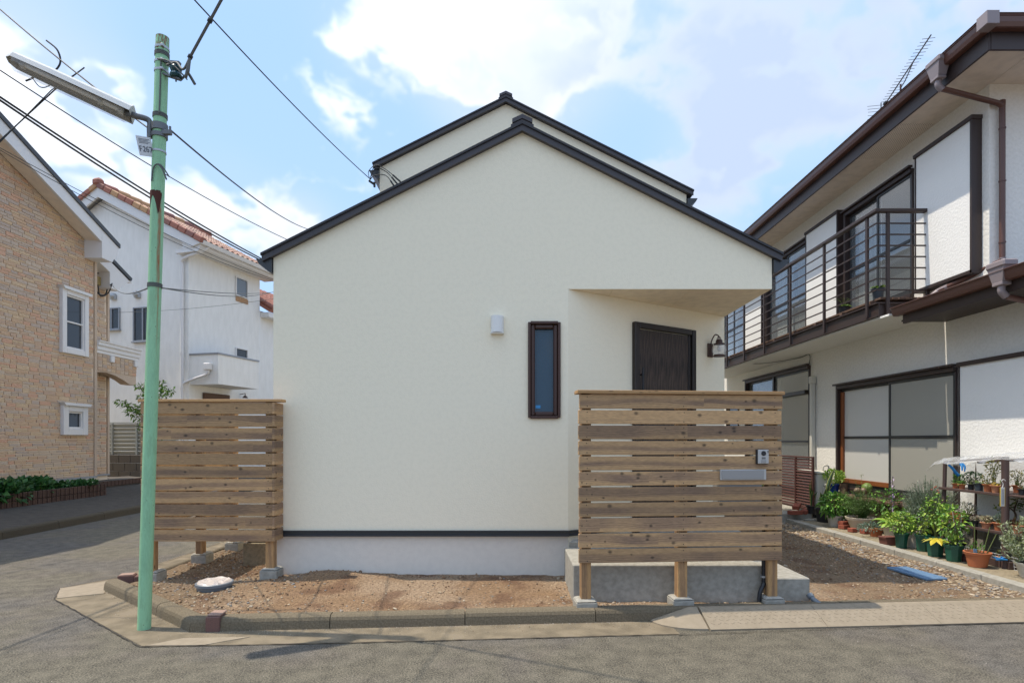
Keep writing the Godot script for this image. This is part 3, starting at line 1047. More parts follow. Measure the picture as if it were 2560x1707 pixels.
	var ux := Vector3(0.8497, 0, -0.5276)
	var un := Vector3(0.5276, 0, 0.8497)
	var ob := Vector3(0.552, 0, zf)
	box(st, ob + ux * 1.18 - un * 0.055 + Vector3(0, 0.22, 0), Vector3(2.34, 0.478, 0.08), Basis(ux, Vector3.UP, un))
	put("foundation", st, M.render_grey, t)
	st = S()
	prism(st, PackedVector2Array([Vector2(-0.03, 0.459), Vector2(0.018, 0.459), Vector2(0.018, 0.474), Vector2(0.006, 0.478), Vector2(0.006, 0.507), Vector2(0.024, 0.511), Vector2(0.024, 0.517), Vector2(-0.03, 0.517)]), Vector3(-2.36, 0, zf), Vector3.BACK, Vector3.UP, Vector3.RIGHT, 0.0, 2.919)
	prism(st, PackedVector2Array([Vector2(-0.03, 0.46), Vector2(0.016, 0.46), Vector2(0.016, 0.474), Vector2(0.005, 0.478), Vector2(0.005, 0.507), Vector2(0.022, 0.511), Vector2(0.022, 0.516), Vector2(-0.03, 0.516)]), ob, un, Vector3.UP, ux, 0.0, 0.845)
	put("drip_strip", st, M.gutter_dark, t)
	gable_roof(t, -2.441, 0.1, 2.635, 4.415, 0.502, -5.52, -8.72)
	gable_roof(t, -2.128, -0.094, 2.772, 6.565, 0.500, -8.64, -18.1)
	gutter_piece(t, -2.35, 3.172, -1.0, -8.68, -5.53)
	gutter_piece(t, 2.56, 3.165, 1.0, -8.68, -5.53)
	gutter_piece(t, -2.04, 5.53, -1.0, -18.0, -8.66, 1.0)
	gutter_piece(t, 2.69, 5.10, 1.0, -18.0, -8.66, 1.0)
	# slot window of wired glass
	st = S()
	var wx := 0.3165
	var wy := 2.0885
	for q in [[-0.1465, 0, 0.026, 0.935], [0.1465, 0, 0.026, 0.935], [0, -0.4635, 0.267, 0.026], [0, 0.4635, 0.267, 0.026]]:
		box(st, Vector3(wx + q[0], wy + q[1], zf + 0.004), Vector3(q[2], q[3], 0.05), Basis(), 0.004)
	var w := put("window", st, M.bronze, t)
	st = S()
	for q in [[-0.1125, 0, 0.042, 0.90], [0.1125, 0, 0.042, 0.90], [0, -0.429, 0.183, 0.042], [0, 0.429, 0.183, 0.042]]:
		box(st, Vector3(wx + q[0], wy + q[1], zf - 0.022), Vector3(q[2], q[3], 0.05), Basis(), 0.01)
	put("frame", st, M.bronze, w)
	st = S()
	B(wx - 0.092, wx + 0.092, wy - 0.408, wy + 0.408, zf - 0.06, zf - 0.045, st)
	put("pane", st, M.wired_glass, w)
	st = S()
	for i in 42:
		var y := wy - 0.40 + i * 0.0195
		B(wx - 0.091, wx + 0.091, y, y + 0.0022, zf - 0.046, zf - 0.0435, st)
		for k in 5:
			var x := wx - 0.075 + k * 0.0375 + (0.019 if i % 2 else 0.0)
			if x < wx + 0.09:
				B(x, x + 0.002, y, y + 0.0195, zf - 0.0462, zf - 0.0437, st)
	put("wire_mesh", st, M.wire_line, w)
	st = S()
	B(wx - 0.083, wx - 0.035, wy - 0.372, wy - 0.342, zf - 0.0432, zf - 0.0425, st)
	put("sticker", st, M.sticker_blue, w)
	# front door in the slanting wall
	var d := Node3D.new()
	d.name = "door"
	t.add_child(d)
	d.transform = Transform3D(Basis(ux, Vector3.UP, un), ob + ux * 1.327)
	st = S()
	for q in [[-0.44, 1.4875, 0.07, 2.335], [0.445, 1.4875, 0.06, 2.335], [0.0, 2.625, 0.81, 0.06]]:
		box(st, Vector3(q[0], q[1], 0.012), Vector3(q[2], q[3], 0.075), Basis(), 0.005)
	put("frame", st, M.frame_dark, d)
	st = S()
	B(-0.395, 0.365, 0.33, 2.585, -0.01, 0.022, st, 0.004)
	put("leaf", st, M.door_wood, d)
	st = S()
	B(0.372, 0.41, 0.33, 2.59, -0.01, 0.026, st, 0.004)
	B(-0.41, -0.398, 0.33, 2.59, -0.01, 0.010, st)
	put("side_strip", st, M.frame_dark, d)
	st = S()
	tube(st, [Vector3(-0.375, 1.35, 0.06), Vector3(-0.375, 2.17, 0.06)], 0.011, -1, 10)
	for y in [1.42, 2.10]:
		tube(st, [Vector3(-0.375, y, 0.02), Vector3(-0.375, y, 0.06)], 0.008)
	put("handle", st, M.black_plastic, d)
	# white hood on the facade
	st = S()
	var prof := PackedVector2Array()
	for i in 13:
		var a := PI * i / 12.0
		prof.append(Vector2(cos(a) * 0.064, pow(sin(a), 0.6) * 0.085))
	prism(st, prof, Vector3(-0.145, 0, zf + 0.002), Vector3.RIGHT, Vector3.BACK, Vector3.UP, 2.452, 2.612)
	B(-0.208, -0.082, 2.440, 2.450, zf + 0.002, zf + 0.07, st)
	put("vent_hood", st, M.white_plastic, t)
	for x in [-0.196, -0.094]:
		st = S()
		tube(st, [Vector3(x, 2.49, zf + 0.04), Vector3(x, 2.49, zf + 0.063)], 0.004, -1, 6)
		put("screw", st, M.steel, t)

func build_entry() -> void:
	var f := fnoise(65, 1.3, 4)
	var t := thing("entrance_steps", "grey concrete entrance steps behind the slatted fence, low step at one end", "steps")
	var st := S()
	B(0.50, 2.05, -0.02, 0.38, -5.40, -4.64, st, 0.008)
	put("platform", st, M.concrete, t)
	st = S()
	B(2.052, 2.452, -0.02, 0.267, -5.42, -4.655, st, 0.008)
	put("low_step", st, M.concrete, t)
	st = S()
	prism(st, PackedVector2Array([Vector2(0.545, 5.402), Vector2(2.45, 5.422), Vector2(2.45, 6.70), Vector2(0.60, 5.56)]), Vector3.ZERO, Vector3.RIGHT, Vector3(0, 0, -1), Vector3.UP, -0.02, 0.425)
	put("top_step", st, M.concrete, t)
	# lantern beside the door
	var ux := Vector3(0.8497, 0, -0.5276)
	var un := Vector3(0.5276, 0, 0.8497)
	var l := thing("wall_lantern", "brown wall lantern with ribbed glass globe beside the front door", "lantern")
	l.transform = Transform3D(Basis(ux, Vector3.UP, un), Vector3(0.552, 0, -5.56) + ux * 2.085 + Vector3(0, 2.46, 0))
	st = S()
	B(-0.042, 0.042, -0.085, 0.075, 0.0, 0.022, st, 0.005)
	put("wall_plate", st, M.bronze, l)
	st = S()
	tube(st, arc_pts([Vector3(0, 0.02, 0.02), Vector3(0, 0.10, 0.03), Vector3(0, 0.165, 0.075), Vector3(0, 0.150, 0.125), Vector3(0, 0.115, 0.135)]), 0.007)
	tube(st, arc_pts([Vector3(-0.045, 0.07, 0.135), Vector3(-0.03, 0.12, 0.135), Vector3(0, 0.138, 0.135), Vector3(0.03, 0.12, 0.135), Vector3(0.045, 0.07, 0.135)]), 0.004)
	put("arm", st, M.bronze, l)
	st = S()
	lathe(st, [Vector2(0.062, 0.045), Vector2(0.060, 0.058), Vector2(0.038, 0.066), Vector2(0.036, 0.095), Vector2(0.022, 0.108), Vector2(0.0, 0.110)], 20, Vector3(0, 0, 0.135))
	put("cap", st, M.bronze, l)
	st = S()
	lathe(st, [Vector2(0.0, -0.095), Vector2(0.064, -0.095), Vector2(0.066, -0.080), Vector2(0.058, -0.078), Vector2(0.056, -0.07)], 20, Vector3(0, 0, 0.135))
	put("base_ring", st, M.bronze, l)
	st = S()
	lathe(st, [Vector2(0.052, -0.08), Vector2(0.072, -0.05), Vector2(0.080, -0.018), Vector2(0.074, 0.018), Vector2(0.054, 0.046)], 18, Vector3(0, 0, 0.135), Basis(), true)
	put("globe", st, M.clear_plastic, l)
	st = S()
	lathe(st, [Vector2(0.016, 0.03), Vector2(0.024, -0.015), Vector2(0.0, -0.04)], 10, Vector3(0, 0, 0.135))
	put("bulb", st, M.tube_white, l)
	# conduit by the end post and the grey elbow at the step
	var c := thing("conduit_pipe", "black conduit running down the end post of the slatted fence into the soil", "pipe")
	st = S()
	tube(st, arc_pts([Vector3(2.045, 0.95, -4.60), Vector3(2.045, 0.30, -4.60), Vector3(2.035, 0.24, -4.58), Vector3(2.0, 0.17, -4.565), Vector3(1.985, 0.04, -4.56)]), 0.017)
	put("hose", st, M.black_plastic, c)
	st = S()
	tube(st, [Vector3(2.045, 0.287, -4.60), Vector3(2.045, 0.302, -4.60)], 0.024, -1, 10)
	put("clamp", st, M.steel, c)
	c = thing("pipe_elbow", "small grey pipe elbow sticking out of the soil by the low step", "pipe")
	st = S()
	tube(st, arc_pts([Vector3(2.43, 0.14, -4.62), Vector3(2.445, 0.11, -4.585), Vector3(2.47, 0.085, -4.55), Vector3(2.455, 0.06, -4.50), Vector3(2.41, 0.055, -4.48)]), 0.021)
	put("bend", st, M.pvc_grey, c)
	st = S()
	tube(st, [Vector3(2.428, 0.143, -4.625), Vector3(2.437, 0.123, -4.602)], 0.027, -1, 10)
	put("socket", st, M.pvc_grey, c)
	# capped drain in the soil
	var dr := thing("drain_chamber", "round grey drain chamber covered with crumpled plastic in the soil", "drain", Vector3(-2.66, 0.022, -5.06))
	st = S()
	lathe(st, [Vector2(0.128, 0.02), Vector2(0.146, 0.085), Vector2(0.156, 0.09), Vector2(0.156, 0.112), Vector2(0.148, 0.118), Vector2(0.132, 0.116)], 32)
	put("collar", st, M.pvc_grey, dr)
	st = S()
	var g := fnoise(71, 14.0, 3)
	for i in 6:
		for k in 28:
			var q := []
			for e in [[i, k], [i + 1, k], [i + 1, k + 1], [i, k + 1]]:
				var r: float = 0.152 * e[0] / 6.0
				var a: float = TAU * e[1] / 28.0
				var p := Vector3(cos(a) * r, 0, sin(a) * r)
				p.y = 0.120 + 0.016 * g.get_noise_2d(p.x, p.z) + 0.010 * (1.0 - r / 0.152) + (0.006 if e[0] == 5 else 0.0) - (0.012 if e[0] == 6 else 0.0)
				q.append(p)
			if i > 0:
				face(st, [q[0], q[1], q[2]], Vector3(0, -1, 0))
			face(st, [q[0], q[2], q[3]] if i > 0 else [q[0], q[1], q[2]], Vector3(0, -1, 0))
	put("plastic_cover", st, M.film_white, dr)
	# tan block with a dark cover beside the house
	var bl := thing("meter_block", "weathered tan concrete block beside the left wall, dark lid on top", "block", Vector3(-2.72, 0, -6.15))
	st = S()
	B(-0.165, 0.30, 0.0, 0.30, -0.18, 0.08, st, 0.008)
	put("block_body", st, M.concrete_tan, bl)
	st = S()
	B(-0.13, 0.30, 0.302, 0.345, -0.16, 0.06, st, 0.004)
	B(-0.11, 0.30, 0.346, 0.43, -0.15, 0.05, st, 0.004)
	put("lid", st, M.block_dark, bl)

# ------------------------------------------------------------------ fences
func plank(t: Node, a: Vector3, ux: Vector3, un: Vector3, l: float, h: float, th: float, m: Material, called := "plank") -> void:
	var st := S()
	var band := rng.randi() % 24
	uvs = Vector2(0.55 * (1.0 if rng.randf() < 0.5 else -1.0), 1.0 / 24.0 / (h * 1.04))
	uvo = Vector2(rng.randf(), (band + 0.5) / 24.0)
	box(st, Vector3.ZERO, Vector3(l, h, th), Basis(), 0.0025)
	uvs = Vector2.ONE
	uvo = Vector2.ZERO
	var o := put(called, st, m, t)
	o.transform = Transform3D(Basis(ux, Vector3.UP, un).rotated(un, rng.randf_range(-0.0022, 0.0022)), a + ux * l * 0.5)

func fence_post(t: Node, p: Vector3, y0: float, y1: float, ux: Vector3, un: Vector3) -> void:
	var st := S()
	uvs = Vector2(0.5, 1.0 / 24.0 / 0.08)
	uvo = Vector2(rng.randf(), (rng.randi() % 24 + 0.5) / 24.0)
	# the grain runs along the local x, so the post is a plank stood on end
	box(st, Vector3.ZERO, Vector3(y1 - y0, 0.077, 0.077), Basis(), 0.003)
	uvs = Vector2.ONE
	uvo = Vector2.ZERO
	var o := put("post", st, M.cedar_post, t)
	o.transform = Transform3D(Basis(Vector3.UP, -ux, un), Vector3(p.x, (y0 + y1) * 0.5, p.z))

func fence_block(called: String, label: String, p: Vector3, top: float, ux: Vector3, un: Vector3) -> void:
	var o := thing(called, label, "concrete block", Vector3(p.x, 0, p.z), 0.0, "concrete footings of the fence posts")
	var st := S()
	var b := Basis(ux, Vector3.UP, un)
	box(st, Vector3(0, (top - 0.022) * 0.5 - 0.02, 0), Vector3(0.165, top + 0.018, 0.165), b, 0.004)
	put("footing", st, M.concrete, o)
	st = S()
	var q := []
	for k in [[-1, -1], [1, -1], [1, 1], [-1, 1]]:
		q.append([b * Vector3(k[0] * 0.079, top - 0.014, k[1] * 0.079), b * Vector3(k[0] * 0.055, top, k[1] * 0.055)])
	for i in 4:
		face(st, [q[i][0], q[(i + 1) % 4][0], q[(i + 1) % 4][1], q[i][1]], Vector3(0, top - 0.2, 0))
	face(st, [q[0][1], q[1][1], q[2][1], q[3][1]], Vector3.ZERO)
	put("cap", st, M.concrete, o)

func screws(t: Node, o: Vector3, ux: Vector3, un: Vector3, at: Array, y0: float) -> void:
	var st := S()
	for s in at:
		for i in 11:
			for dy in [-0.036, 0.036]:
				var p: Vector3 = o + ux * (s + rng.randf_range(-0.004, 0.004)) + Vector3(0, y0 + i * 0.1205 + dy, 0)
				tube(st, [p - un * 0.004, p + un * 0.0012], 0.0042, -1, 6)
	stuff(put("screw", st, M.screw_head, t))

func build_fences() -> void:
	rng.seed = 21
	var y0 := 0.443 + 0.0545
	# by the entrance, parallel to the kerb
	var t := thing("slat_fence", "slatted cedar fence before the entrance, carrying intercom and letterbox", "fence")
	var ux := Vector3(0.9974, 0, -0.0721)
	var un := Vector3(0.0721, 0, 0.9974)
	var o := Vector3(0.521, 0, -4.40)
	for i in 11:
		plank(t, o + Vector3(0, y0 + i * 0.1205 + rng.randf_range(-0.001, 0.001), 0) - un * 0.012 + ux * rng.randf_range(-0.004, 0.004), ux, un, 1.640, 0.1075, 0.024, M.cedar)
	plank(t, o - ux * 0.014 + Vector3(0, 1.776, 0) - un * 0.055, ux, un, 1.668, 0.026, 0.15, M.cedar_post, "cap_rail")
	for s in [0.062, 0.835, 1.578]:
		fence_post(t, o + ux * s - un * 0.064, 0.14, 1.760, ux, un)
	screws(t, o, ux, un, [0.062, 0.835, 1.578], y0)
	fence_block("fence_footing", "concrete footing block under the entrance fence's first post, by the bare soil strip", o + ux * 0.062 - un * 0.072, 0.158, ux, un)
	fence_block("fence_footing", "concrete footing block under the middle post of the entrance fence", o + ux * 0.835 - un * 0.072, 0.158, ux, un)
	fence_block("fence_footing", "concrete footing block under the end post with the black conduit", o + ux * 1.578 - un * 0.072, 0.150, ux, un)
	# intercom
	var ic := thing("intercom", "silver door intercom with round camera on the slatted fence", "intercom")
	ic.transform = Transform3D(Basis(ux, Vector3.UP, un), o + ux * 1.468 + Vector3(0, 1.270, 0))
	var st := S()
	B(-0.050, 0.046, -0.058, 0.058, 0.001, 0.022, st, 0.003)
	put("body", st, M.black_plastic, ic)
	st = S()
	B(-0.043, 0.046, -0.055, 0.056, 0.0222, 0.032, st, 0.004)
	put("face_plate", st, M.silver, ic)
	st = S()
	lathe(st, [Vector2(0.020, 0.0), Vector2(0.018, 0.006), Vector2(0.010, 0.007), Vector2(0.0, 0.004)], 20, Vector3(0.002, 0.027, 0.031), Basis(Vector3.RIGHT, Vector3.BACK, Vector3.DOWN))
	put("camera_lens", st, M.black_plastic, ic)
	st = S()
	for i in 4:
		B(-0.014, 0.018, -0.006 - i * 0.004, -0.004 - i * 0.004, 0.0315, 0.0335, st)
	B(0.034, 0.040, 0.030, 0.048, 0.0315, 0.0335, st)
	put("speaker_grille", st, M.black_plastic, ic)
	st = S()
	B(-0.018, 0.022, -0.048, -0.024, 0.0315, 0.0345, st, 0.001)
	put("call_button", st, M.box_grey, ic)
	# letterbox let into the fence
	var lb := thing("letterbox", "flat grey metal letterbox flap set into the slatted fence", "letterbox")
	lb.transform = Transform3D(Basis(ux, Vector3.UP, un), o + ux * 1.312 + Vector3(0, 1.128, 0))
	st = S()
	B(-0.187, 0.187, -0.042, 0.042, 0.001, 0.020, st, 0.003)
	put("frame", st, M.silver, lb)
	st = S()
	B(-0.178, 0.166, -0.033, 0.036, 0.0202, 0.026, st, 0.002)
	put("flap", st, M.box_grey, lb)
	st = S()
	B(-0.175, 0.175, -0.235, 0.040, -0.16, -0.026, st, 0.004)
	put("box_body", st, M.box_grey, lb)
	# at the other corner of the house, with a return to the wall and a run along the side street
	t = thing("corner_fence", "slatted cedar fence round the street corner beside the green pole", "fence")
	ux = Vector3.RIGHT
	un = Vector3.BACK
	o = Vector3(-3.517, 0, -5.36)
	for i in 11:
		var y := y0 + i * 0.1205
		plank(t, o + Vector3(0, y, 0) - un * 0.012 + ux * rng.randf_range(-0.003, 0.003), ux, un, 1.262, 0.1075, 0.024, M.cedar)
		plank(t, Vector3(-2.255, y + 0.001, -5.345), Vector3(0, 0, -1), Vector3.RIGHT, 0.205, 0.1075, 0.024, M.cedar)
		plank(t, Vector3(-3.53, y + 0.001, -5.40), Vector3(0, 0, -1), Vector3.LEFT, 1.7, 0.1075, 0.024, M.cedar)
	plank(t, o - ux * 0.02 + Vector3(0, 1.776, 0) - un * 0.04, ux, un, 1.36, 0.026, 0.11, M.cedar_post, "cap_rail")
	plank(t, Vector3(-3.49, 1.776, -5.46), Vector3(0, 0, -1), Vector3.RIGHT, 1.62, 0.026, 0.11, M.cedar_post, "cap_rail")
	for p in [[-3.455, -5.43, 0.13], [-2.31, -5.43, 0.16], [-3.43, -6.24, 0.13], [-3.43, -6.98, 0.13]]:
		fence_post(t, Vector3(p[0], 0, p[1]), p[2], 1.760, ux, un)
	screws(t, o, ux, un, [0.062, 1.207], y0)
	fence_block("fence_footing", "concrete footing block behind the foot of the green pole", Vector3(-3.46, 0, -5.46), 0.155, ux, un)
	fence_block("fence_footing", "concrete footing block farther back on the side kerb, under the corner fence", Vector3(-3.43, 0, -6.27), 0.165, ux, un)
	fence_block("fence_footing", "concrete footing block of the corner fence right against the house foundation", Vector3(-2.31, 0, -5.44), 0.185, ux, un)
	fence_block("fence_footing", "rearmost concrete footing block under the hidden end of the corner fence", Vector3(-3.43, 0, -7.0), 0.16, ux, un)

# ------------------------------------------------------------------ pole, lamp, cables
const PB := Vector3(-2.73, 0.0, -4.20)     # foot of the pole
const PT := Vector3(-2.593, 4.385, -4.20)  # its top

func on_pole(y: float) -> Vector3:
	return PB.lerp(PT, y / 4.385)

func band(st: SurfaceTool, y: float, h: float, extra := 0.004) -> void:
	var ax := (PT - PB).normalized()
	var b := Basis(Vector3.RIGHT, ax, Vector3.BACK).orthonormalized()
	lathe(st, [Vector2(0.044, -h * 0.5), Vector2(0.0445 + extra, -h * 0.5), Vector2(0.0445 + extra, h * 0.5), Vector2(0.044, h * 0.5)], 20, on_pole(y), b)

func build_pole() -> void:
	var t := thing("utility_pole", "leaning pale green steel pole with rust streak and insulator", "pole")
	var ax := (PT - PB).normalized()
	var st := S()
	var n := 24
	for k in n:
		for e in [[0.0, 1.0]]:
			var v := []
			for q in [[k, 0.0], [k + 1, 0.0], [k + 1, 1.0], [k, 1.0]]:
				var a: float = TAU * q[0] / n
				var d := Vector3(cos(a), 0, sin(a))
				v.append([PB.lerp(PT, q[1]) + d * 0.0445, d, Vector2(float(q[0]) / n, 1.0 - q[1])])
			smooth_tri(st, v[0], v[1], v[2], v[0][2], v[1][2], v[2][2])
			smooth_tri(st, v[0], v[2], v[3], v[0][2], v[2][2], v[3][2])
	put("shaft", st, M.pole_paint, t)
	st = S()
	lathe(st, [Vector2(0.0, 0.0), Vector2(0.040, 0.0)], 20, PT - ax * 0.012, Basis(Vector3.RIGHT, -ax, Vector3.FORWARD))
	put("end_cap", st, M.rust, t)
	# clamp bands
	for y in [4.30, 4.195, 4.13]:
		st = S()
		band(st, y, 0.016)
		box(st, on_pole(y) + Vector3(0.028, 0, 0.044), Vector3(0.022, 0.02, 0.02), Basis(), 0.003)
		put("band", st, M.steel, t)
	for y in [4.245, 3.79, 2.535]:
		st = S()
		for i in 3:
			band(st, y + i * 0.011, 0.008, 0.005)
		put("wire_wrap", st, M.cable_grey, t)
	st = S()
	band(st, 3.715, 0.05, 0.010)
	band(st, 3.655, 0.030, 0.010)
	box(st, on_pole(3.68) + Vector3(0.065, -0.01, 0.02), Vector3(0.07, 0.035, 0.03), Basis(), 0.004)
	tube(st, [on_pole(3.68) + Vector3(0.09, -0.01, 0.02), on_pole(3.68) + Vector3(0.09, 0.035, 0.02)], 0.008)
	put("cable_clamp", st, M.zinc_grey, t)
	# torn rusted sleeve
	st = S()
	var b := Basis(Vector3.RIGHT, ax, Vector3.BACK).orthonormalized()
	var lows := [0.035, -0.02, -0.085, -0.105, -0.04, 0.0, 0.022, 0.03, 0.012, -0.012, -0.045, -0.075, -0.085]
	for i in 12:
		var a0 := deg_to_rad(22.0 + i * 11.5)
		var a1 := deg_to_rad(22.0 + (i + 1) * 11.5)
		var hi0 := 0.068 - 0.012 * float(i == 0) - 0.006 * float(i == 4)
		for r in [0.0478]:
			var q := []
			for e in [[a0, lows[i]], [a1, lows[i + 1]], [a1, hi0], [a0, hi0]]:
				q.append(on_pole(3.17) + b * Vector3(cos(e[0]) * r, e[1], sin(e[0]) * r))
			face(st, q, on_pole(3.17))
			for s in [[0, 1], [3, 2]]:
				face(st, [q[s[0]], q[s[1]], q[s[1]] + (on_pole(3.17) - q[s[1]]) * Vector3(0.08, 0, 0.08), q[s[0]] + (on_pole(3.17) - q[s[0]]) * Vector3(0.08, 0, 0.08)], on_pole(3.17) + Vector3(0, 0.03 - 0.2 * float(s[0] == 3), 0))
	put("rusted_sleeve", st, M.rust, t)
	# insulator on its bracket
	st = S()
	var c := on_pole(4.13) + Vector3(0.125, -0.02, 0.03)
	bar(st, on_pole(4.19) + Vector3(0.03, 0, 0.02), c + Vector3(0.03, 0.065, 0), 0.03, 0.016)
	bar(st, on_pole(4.10) + Vector3(0.03, 0, 0.02), c + Vector3(0.03, -0.055, 0), 0.03, 0.012)
	tube(st, [c + Vector3(0.01, 0.075, 0), c + Vector3(0.0, -0.07, 0)], 0.006)
	put("insulator_bracket", st, M.zinc_grey, t)
	st = S()
	lathe(st, [Vector2(0.0, -0.042), Vector2(0.034, -0.040), Vector2(0.042, -0.026), Vector2(0.036, -0.010), Vector2(0.026, -0.002), Vector2(0.036, 0.010), Vector2(0.042, 0.026), Vector2(0.034, 0.042), Vector2(0.0, 0.044)], 20, c)
	put("insulator", st, M.insulator_blue, t)
	# conduit down the upper shaft and loose ends
	st = S()
	tube(st, [on_pole(4.20) + Vector3(0.022, 0, 0.045), on_pole(3.80) + Vector3(0.022, 0, 0.045)], 0.005)
	tube(st, arc_pts([on_pole(3.42) + Vector3(-0.02, -0.12, 0.05), on_pole(3.42) + Vector3(0.0, -0.02, 0.055), on_pole(3.42) + Vector3(0.05, -0.005, 0.055), on_pole(3.42) + Vector3(0.11, -0.09, 0.05)]), 0.005)
	tube(st, arc_pts([on_pole(3.42) + Vector3(0.03, 0.0, 0.055), on_pole(3.42) + Vector3(0.06, -0.03, 0.055), on_pole(3.42) + Vector3(0.09, -0.11, 0.05)]), 0.006)
	tube(st, arc_pts([on_pole(4.195) + Vector3(0.0, 0, 0.05), on_pole(4.16) + Vector3(0.09, 0.01, 0.06), c + Vector3(0.06, -0.03, 0.04), c + Vector3(0.10, -0.075, 0.03)]), 0.005)
	put("loose_wire", st, M.cable_grey, t)
	# number plate
	var p := thing("pole_plate", "small white plate lettered F267 strapped to the green pole", "sign")
	p.transform = Transform3D(Basis(Vector3(0.66, 0.20, -0.72).normalized(), Vector3(-0.1, 0.985, 0.13), Vector3(0.72, -0.05, 0.66)).orthonormalized(), Vector3(-2.680, 3.545, -4.135))
	st = S()
	box(st, Vector3.ZERO, Vector3(0.098, 0.138, 0.004), Basis(), 0.002)
	put("board", st, M.plate_white, p)
	var tm := TextMesh.new()
	tm.text = "F267"
	tm.font_size = 16
	tm.pixel_size = 0.0024
	tm.depth = 0.001
	var fnt := SystemFont.new()
	fnt.font_names = PackedStringArray(["Droid Sans"])
	fnt.font_weight = 700
	tm.font = fnt
	place("lettering", tm, M.letter_dark, p, Transform3D(Basis().scaled(Vector3(1, 1.35, 1)), Vector3(0, -0.022, 0.0028)))
	st = S()
	for i in 4:
		B(-0.036, 0.034 - 0.01 * (i % 2), 0.046 - i * 0.009, 0.050 - i * 0.009, 0.0021, 0.0028, st)
	put("small_print", st, M.letter_dark, p)
	st = S()
	band(st, 3.535, 0.014)
	var sb := put("strap", st, M.steel, p)
	sb.transform = p.transform.affine_inverse()

func build_lamp() -> void:
	var t := thing("street_lamp", "white fluorescent street lamp reaching out from the green pole", "street lamp")
	var a := Vector3(-2.775, 3.765, -4.13)
	var b := Vector3(-3.395, 3.985, -3.86)
	var z := (a - b).normalized()
	var x := Vector3.UP.cross(z).normalized().rotated(z, -0.12)
	var y := z.cross(x).normalized()
	var l := a.distance_to(b)
	t.transform = Transform3D(Basis(x * 1.2, y * 1.2, z), (a + b) * 0.5)
	# housing: an open trough, higher towards the pole
	var st := S()
	var h := l * 0.5
	var sec := func(zz: float, k: float) -> Array:
		return [Vector3(-0.068 * k, -0.012, zz), Vector3(-0.060 * k, 0.022 * k, zz), Vector3(-0.030 * k, 0.050 * k, zz), Vector3(0.030 * k, 0.050 * k, zz), Vector3(0.060 * k, 0.022 * k, zz), Vector3(0.068 * k, -0.012, zz)]
	var rings := [sec.call(-h - 0.035, 0.35), sec.call(-h, 0.82), sec.call(-h * 0.4, 0.95), sec.call(h, 1.05)]
	for i in 3:
		for k in 5:
			face(st, [rings[i][k], rings[i][k + 1], rings[i + 1][k + 1], rings[i + 1][k]], Vector3(0, -0.04, (rings[i][k].z + rings[i + 1][k].z) * 0.5))
	face(st, rings[3], Vector3.ZERO)
	face(st, rings[0], Vector3.ZERO)
	put("housing", st, M.lamp_white, t)
	st = S()
	for sg in [-1.0, 1.0]:
		face(st, [Vector3(0.047 * sg, -0.008, -h + 0.01), Vector3(0.060 * sg, -0.008, h - 0.02), Vector3(0.022 * sg, 0.030, h - 0.02), Vector3(0.018 * sg, 0.026, -h + 0.01)], Vector3(0, 0.2, 0))
	face(st, [Vector3(-0.018, 0.026, -h + 0.01), Vector3(0.018, 0.026, -h + 0.01), Vector3(0.022, 0.030, h - 0.02), Vector3(-0.022, 0.030, h - 0.02)], Vector3(0, 0.2, 0))
	put("reflector", st, M.lamp_inside, t)
	st = S()
	tube(st, [Vector3(0, 0.006, -h + 0.06), Vector3(0, 0.006, h - 0.08)], 0.016, -1, 12)
	put("fluorescent_tube", st, M.tube_white, t)
	st = S()
	for zz in [-h + 0.05, h - 0.07, h - 0.20]:
		box(st, Vector3(0, 0.010, zz), Vector3(0.04, 0.05, 0.03), Basis(), 0.003)
	put("tube_socket", st, M.lamp_white, t)
	# clear trough below
	st = S()
	var pts := []
	for i in 7:
		var an := PI + PI * i / 6.0
		pts.append(Vector2(cos(an) * 0.056, -0.012 + sin(an) * 0.038))
	for i in 6:
		face(st, [Vector3(pts[i].x, pts[i].y, -h + 0.01), Vector3(pts[i + 1].x, pts[i + 1].y, -h + 0.01), Vector3(pts[i + 1].x, pts[i + 1].y, h - 0.03), Vector3(pts[i].x, pts[i].y, h - 0.03)], Vector3(0, 0, 0))
	put("clear_cover", st, M.pane, t)
	st = S()
	var inv := t.transform.affine_inverse()
	var arm := []
	for p in arc_pts([a + Vector3(-0.04, 0.02, 0.0), a + Vector3(0.03, 0.0, 0.0), on_pole(3.74) + Vector3(-0.07, 0.02, 0.02), on_pole(3.69) + Vector3(-0.062, 0, 0.02), on_pole(3.63) + Vector3(-0.06, 0, 0.02)]):
		arm.append(inv * p)
	tube(st, arm, 0.018, -1, 10)
	put("arm", st, M.zinc_grey, t)

func cable(called: String, label: String, a: Vector3, b: Vector3, sag: float, r: float, m: Material, over0 := 0.0, over1 := 0.0, more := []) -> Node3D:
	var t := thing(called, label, "cable")
	var st := S()
	var runs := [[0.0, 0.0]] + more
	for e in runs:
		var pts := []
		for i in 25:
			var k := lerpf(-over0, 1.0 + over1, i / 24.0)
			pts.append(a.lerp(b, k) - Vector3.UP * (sag * 4.0 * k * (1.0 - k) + e[1] * 4.0 * k * (1.0 - k)) + Vector3(0, e[0], e[0] * 0.5))
		tube(st, pts, r, -1, 6)
	put("strand", st, m, t)
	return t

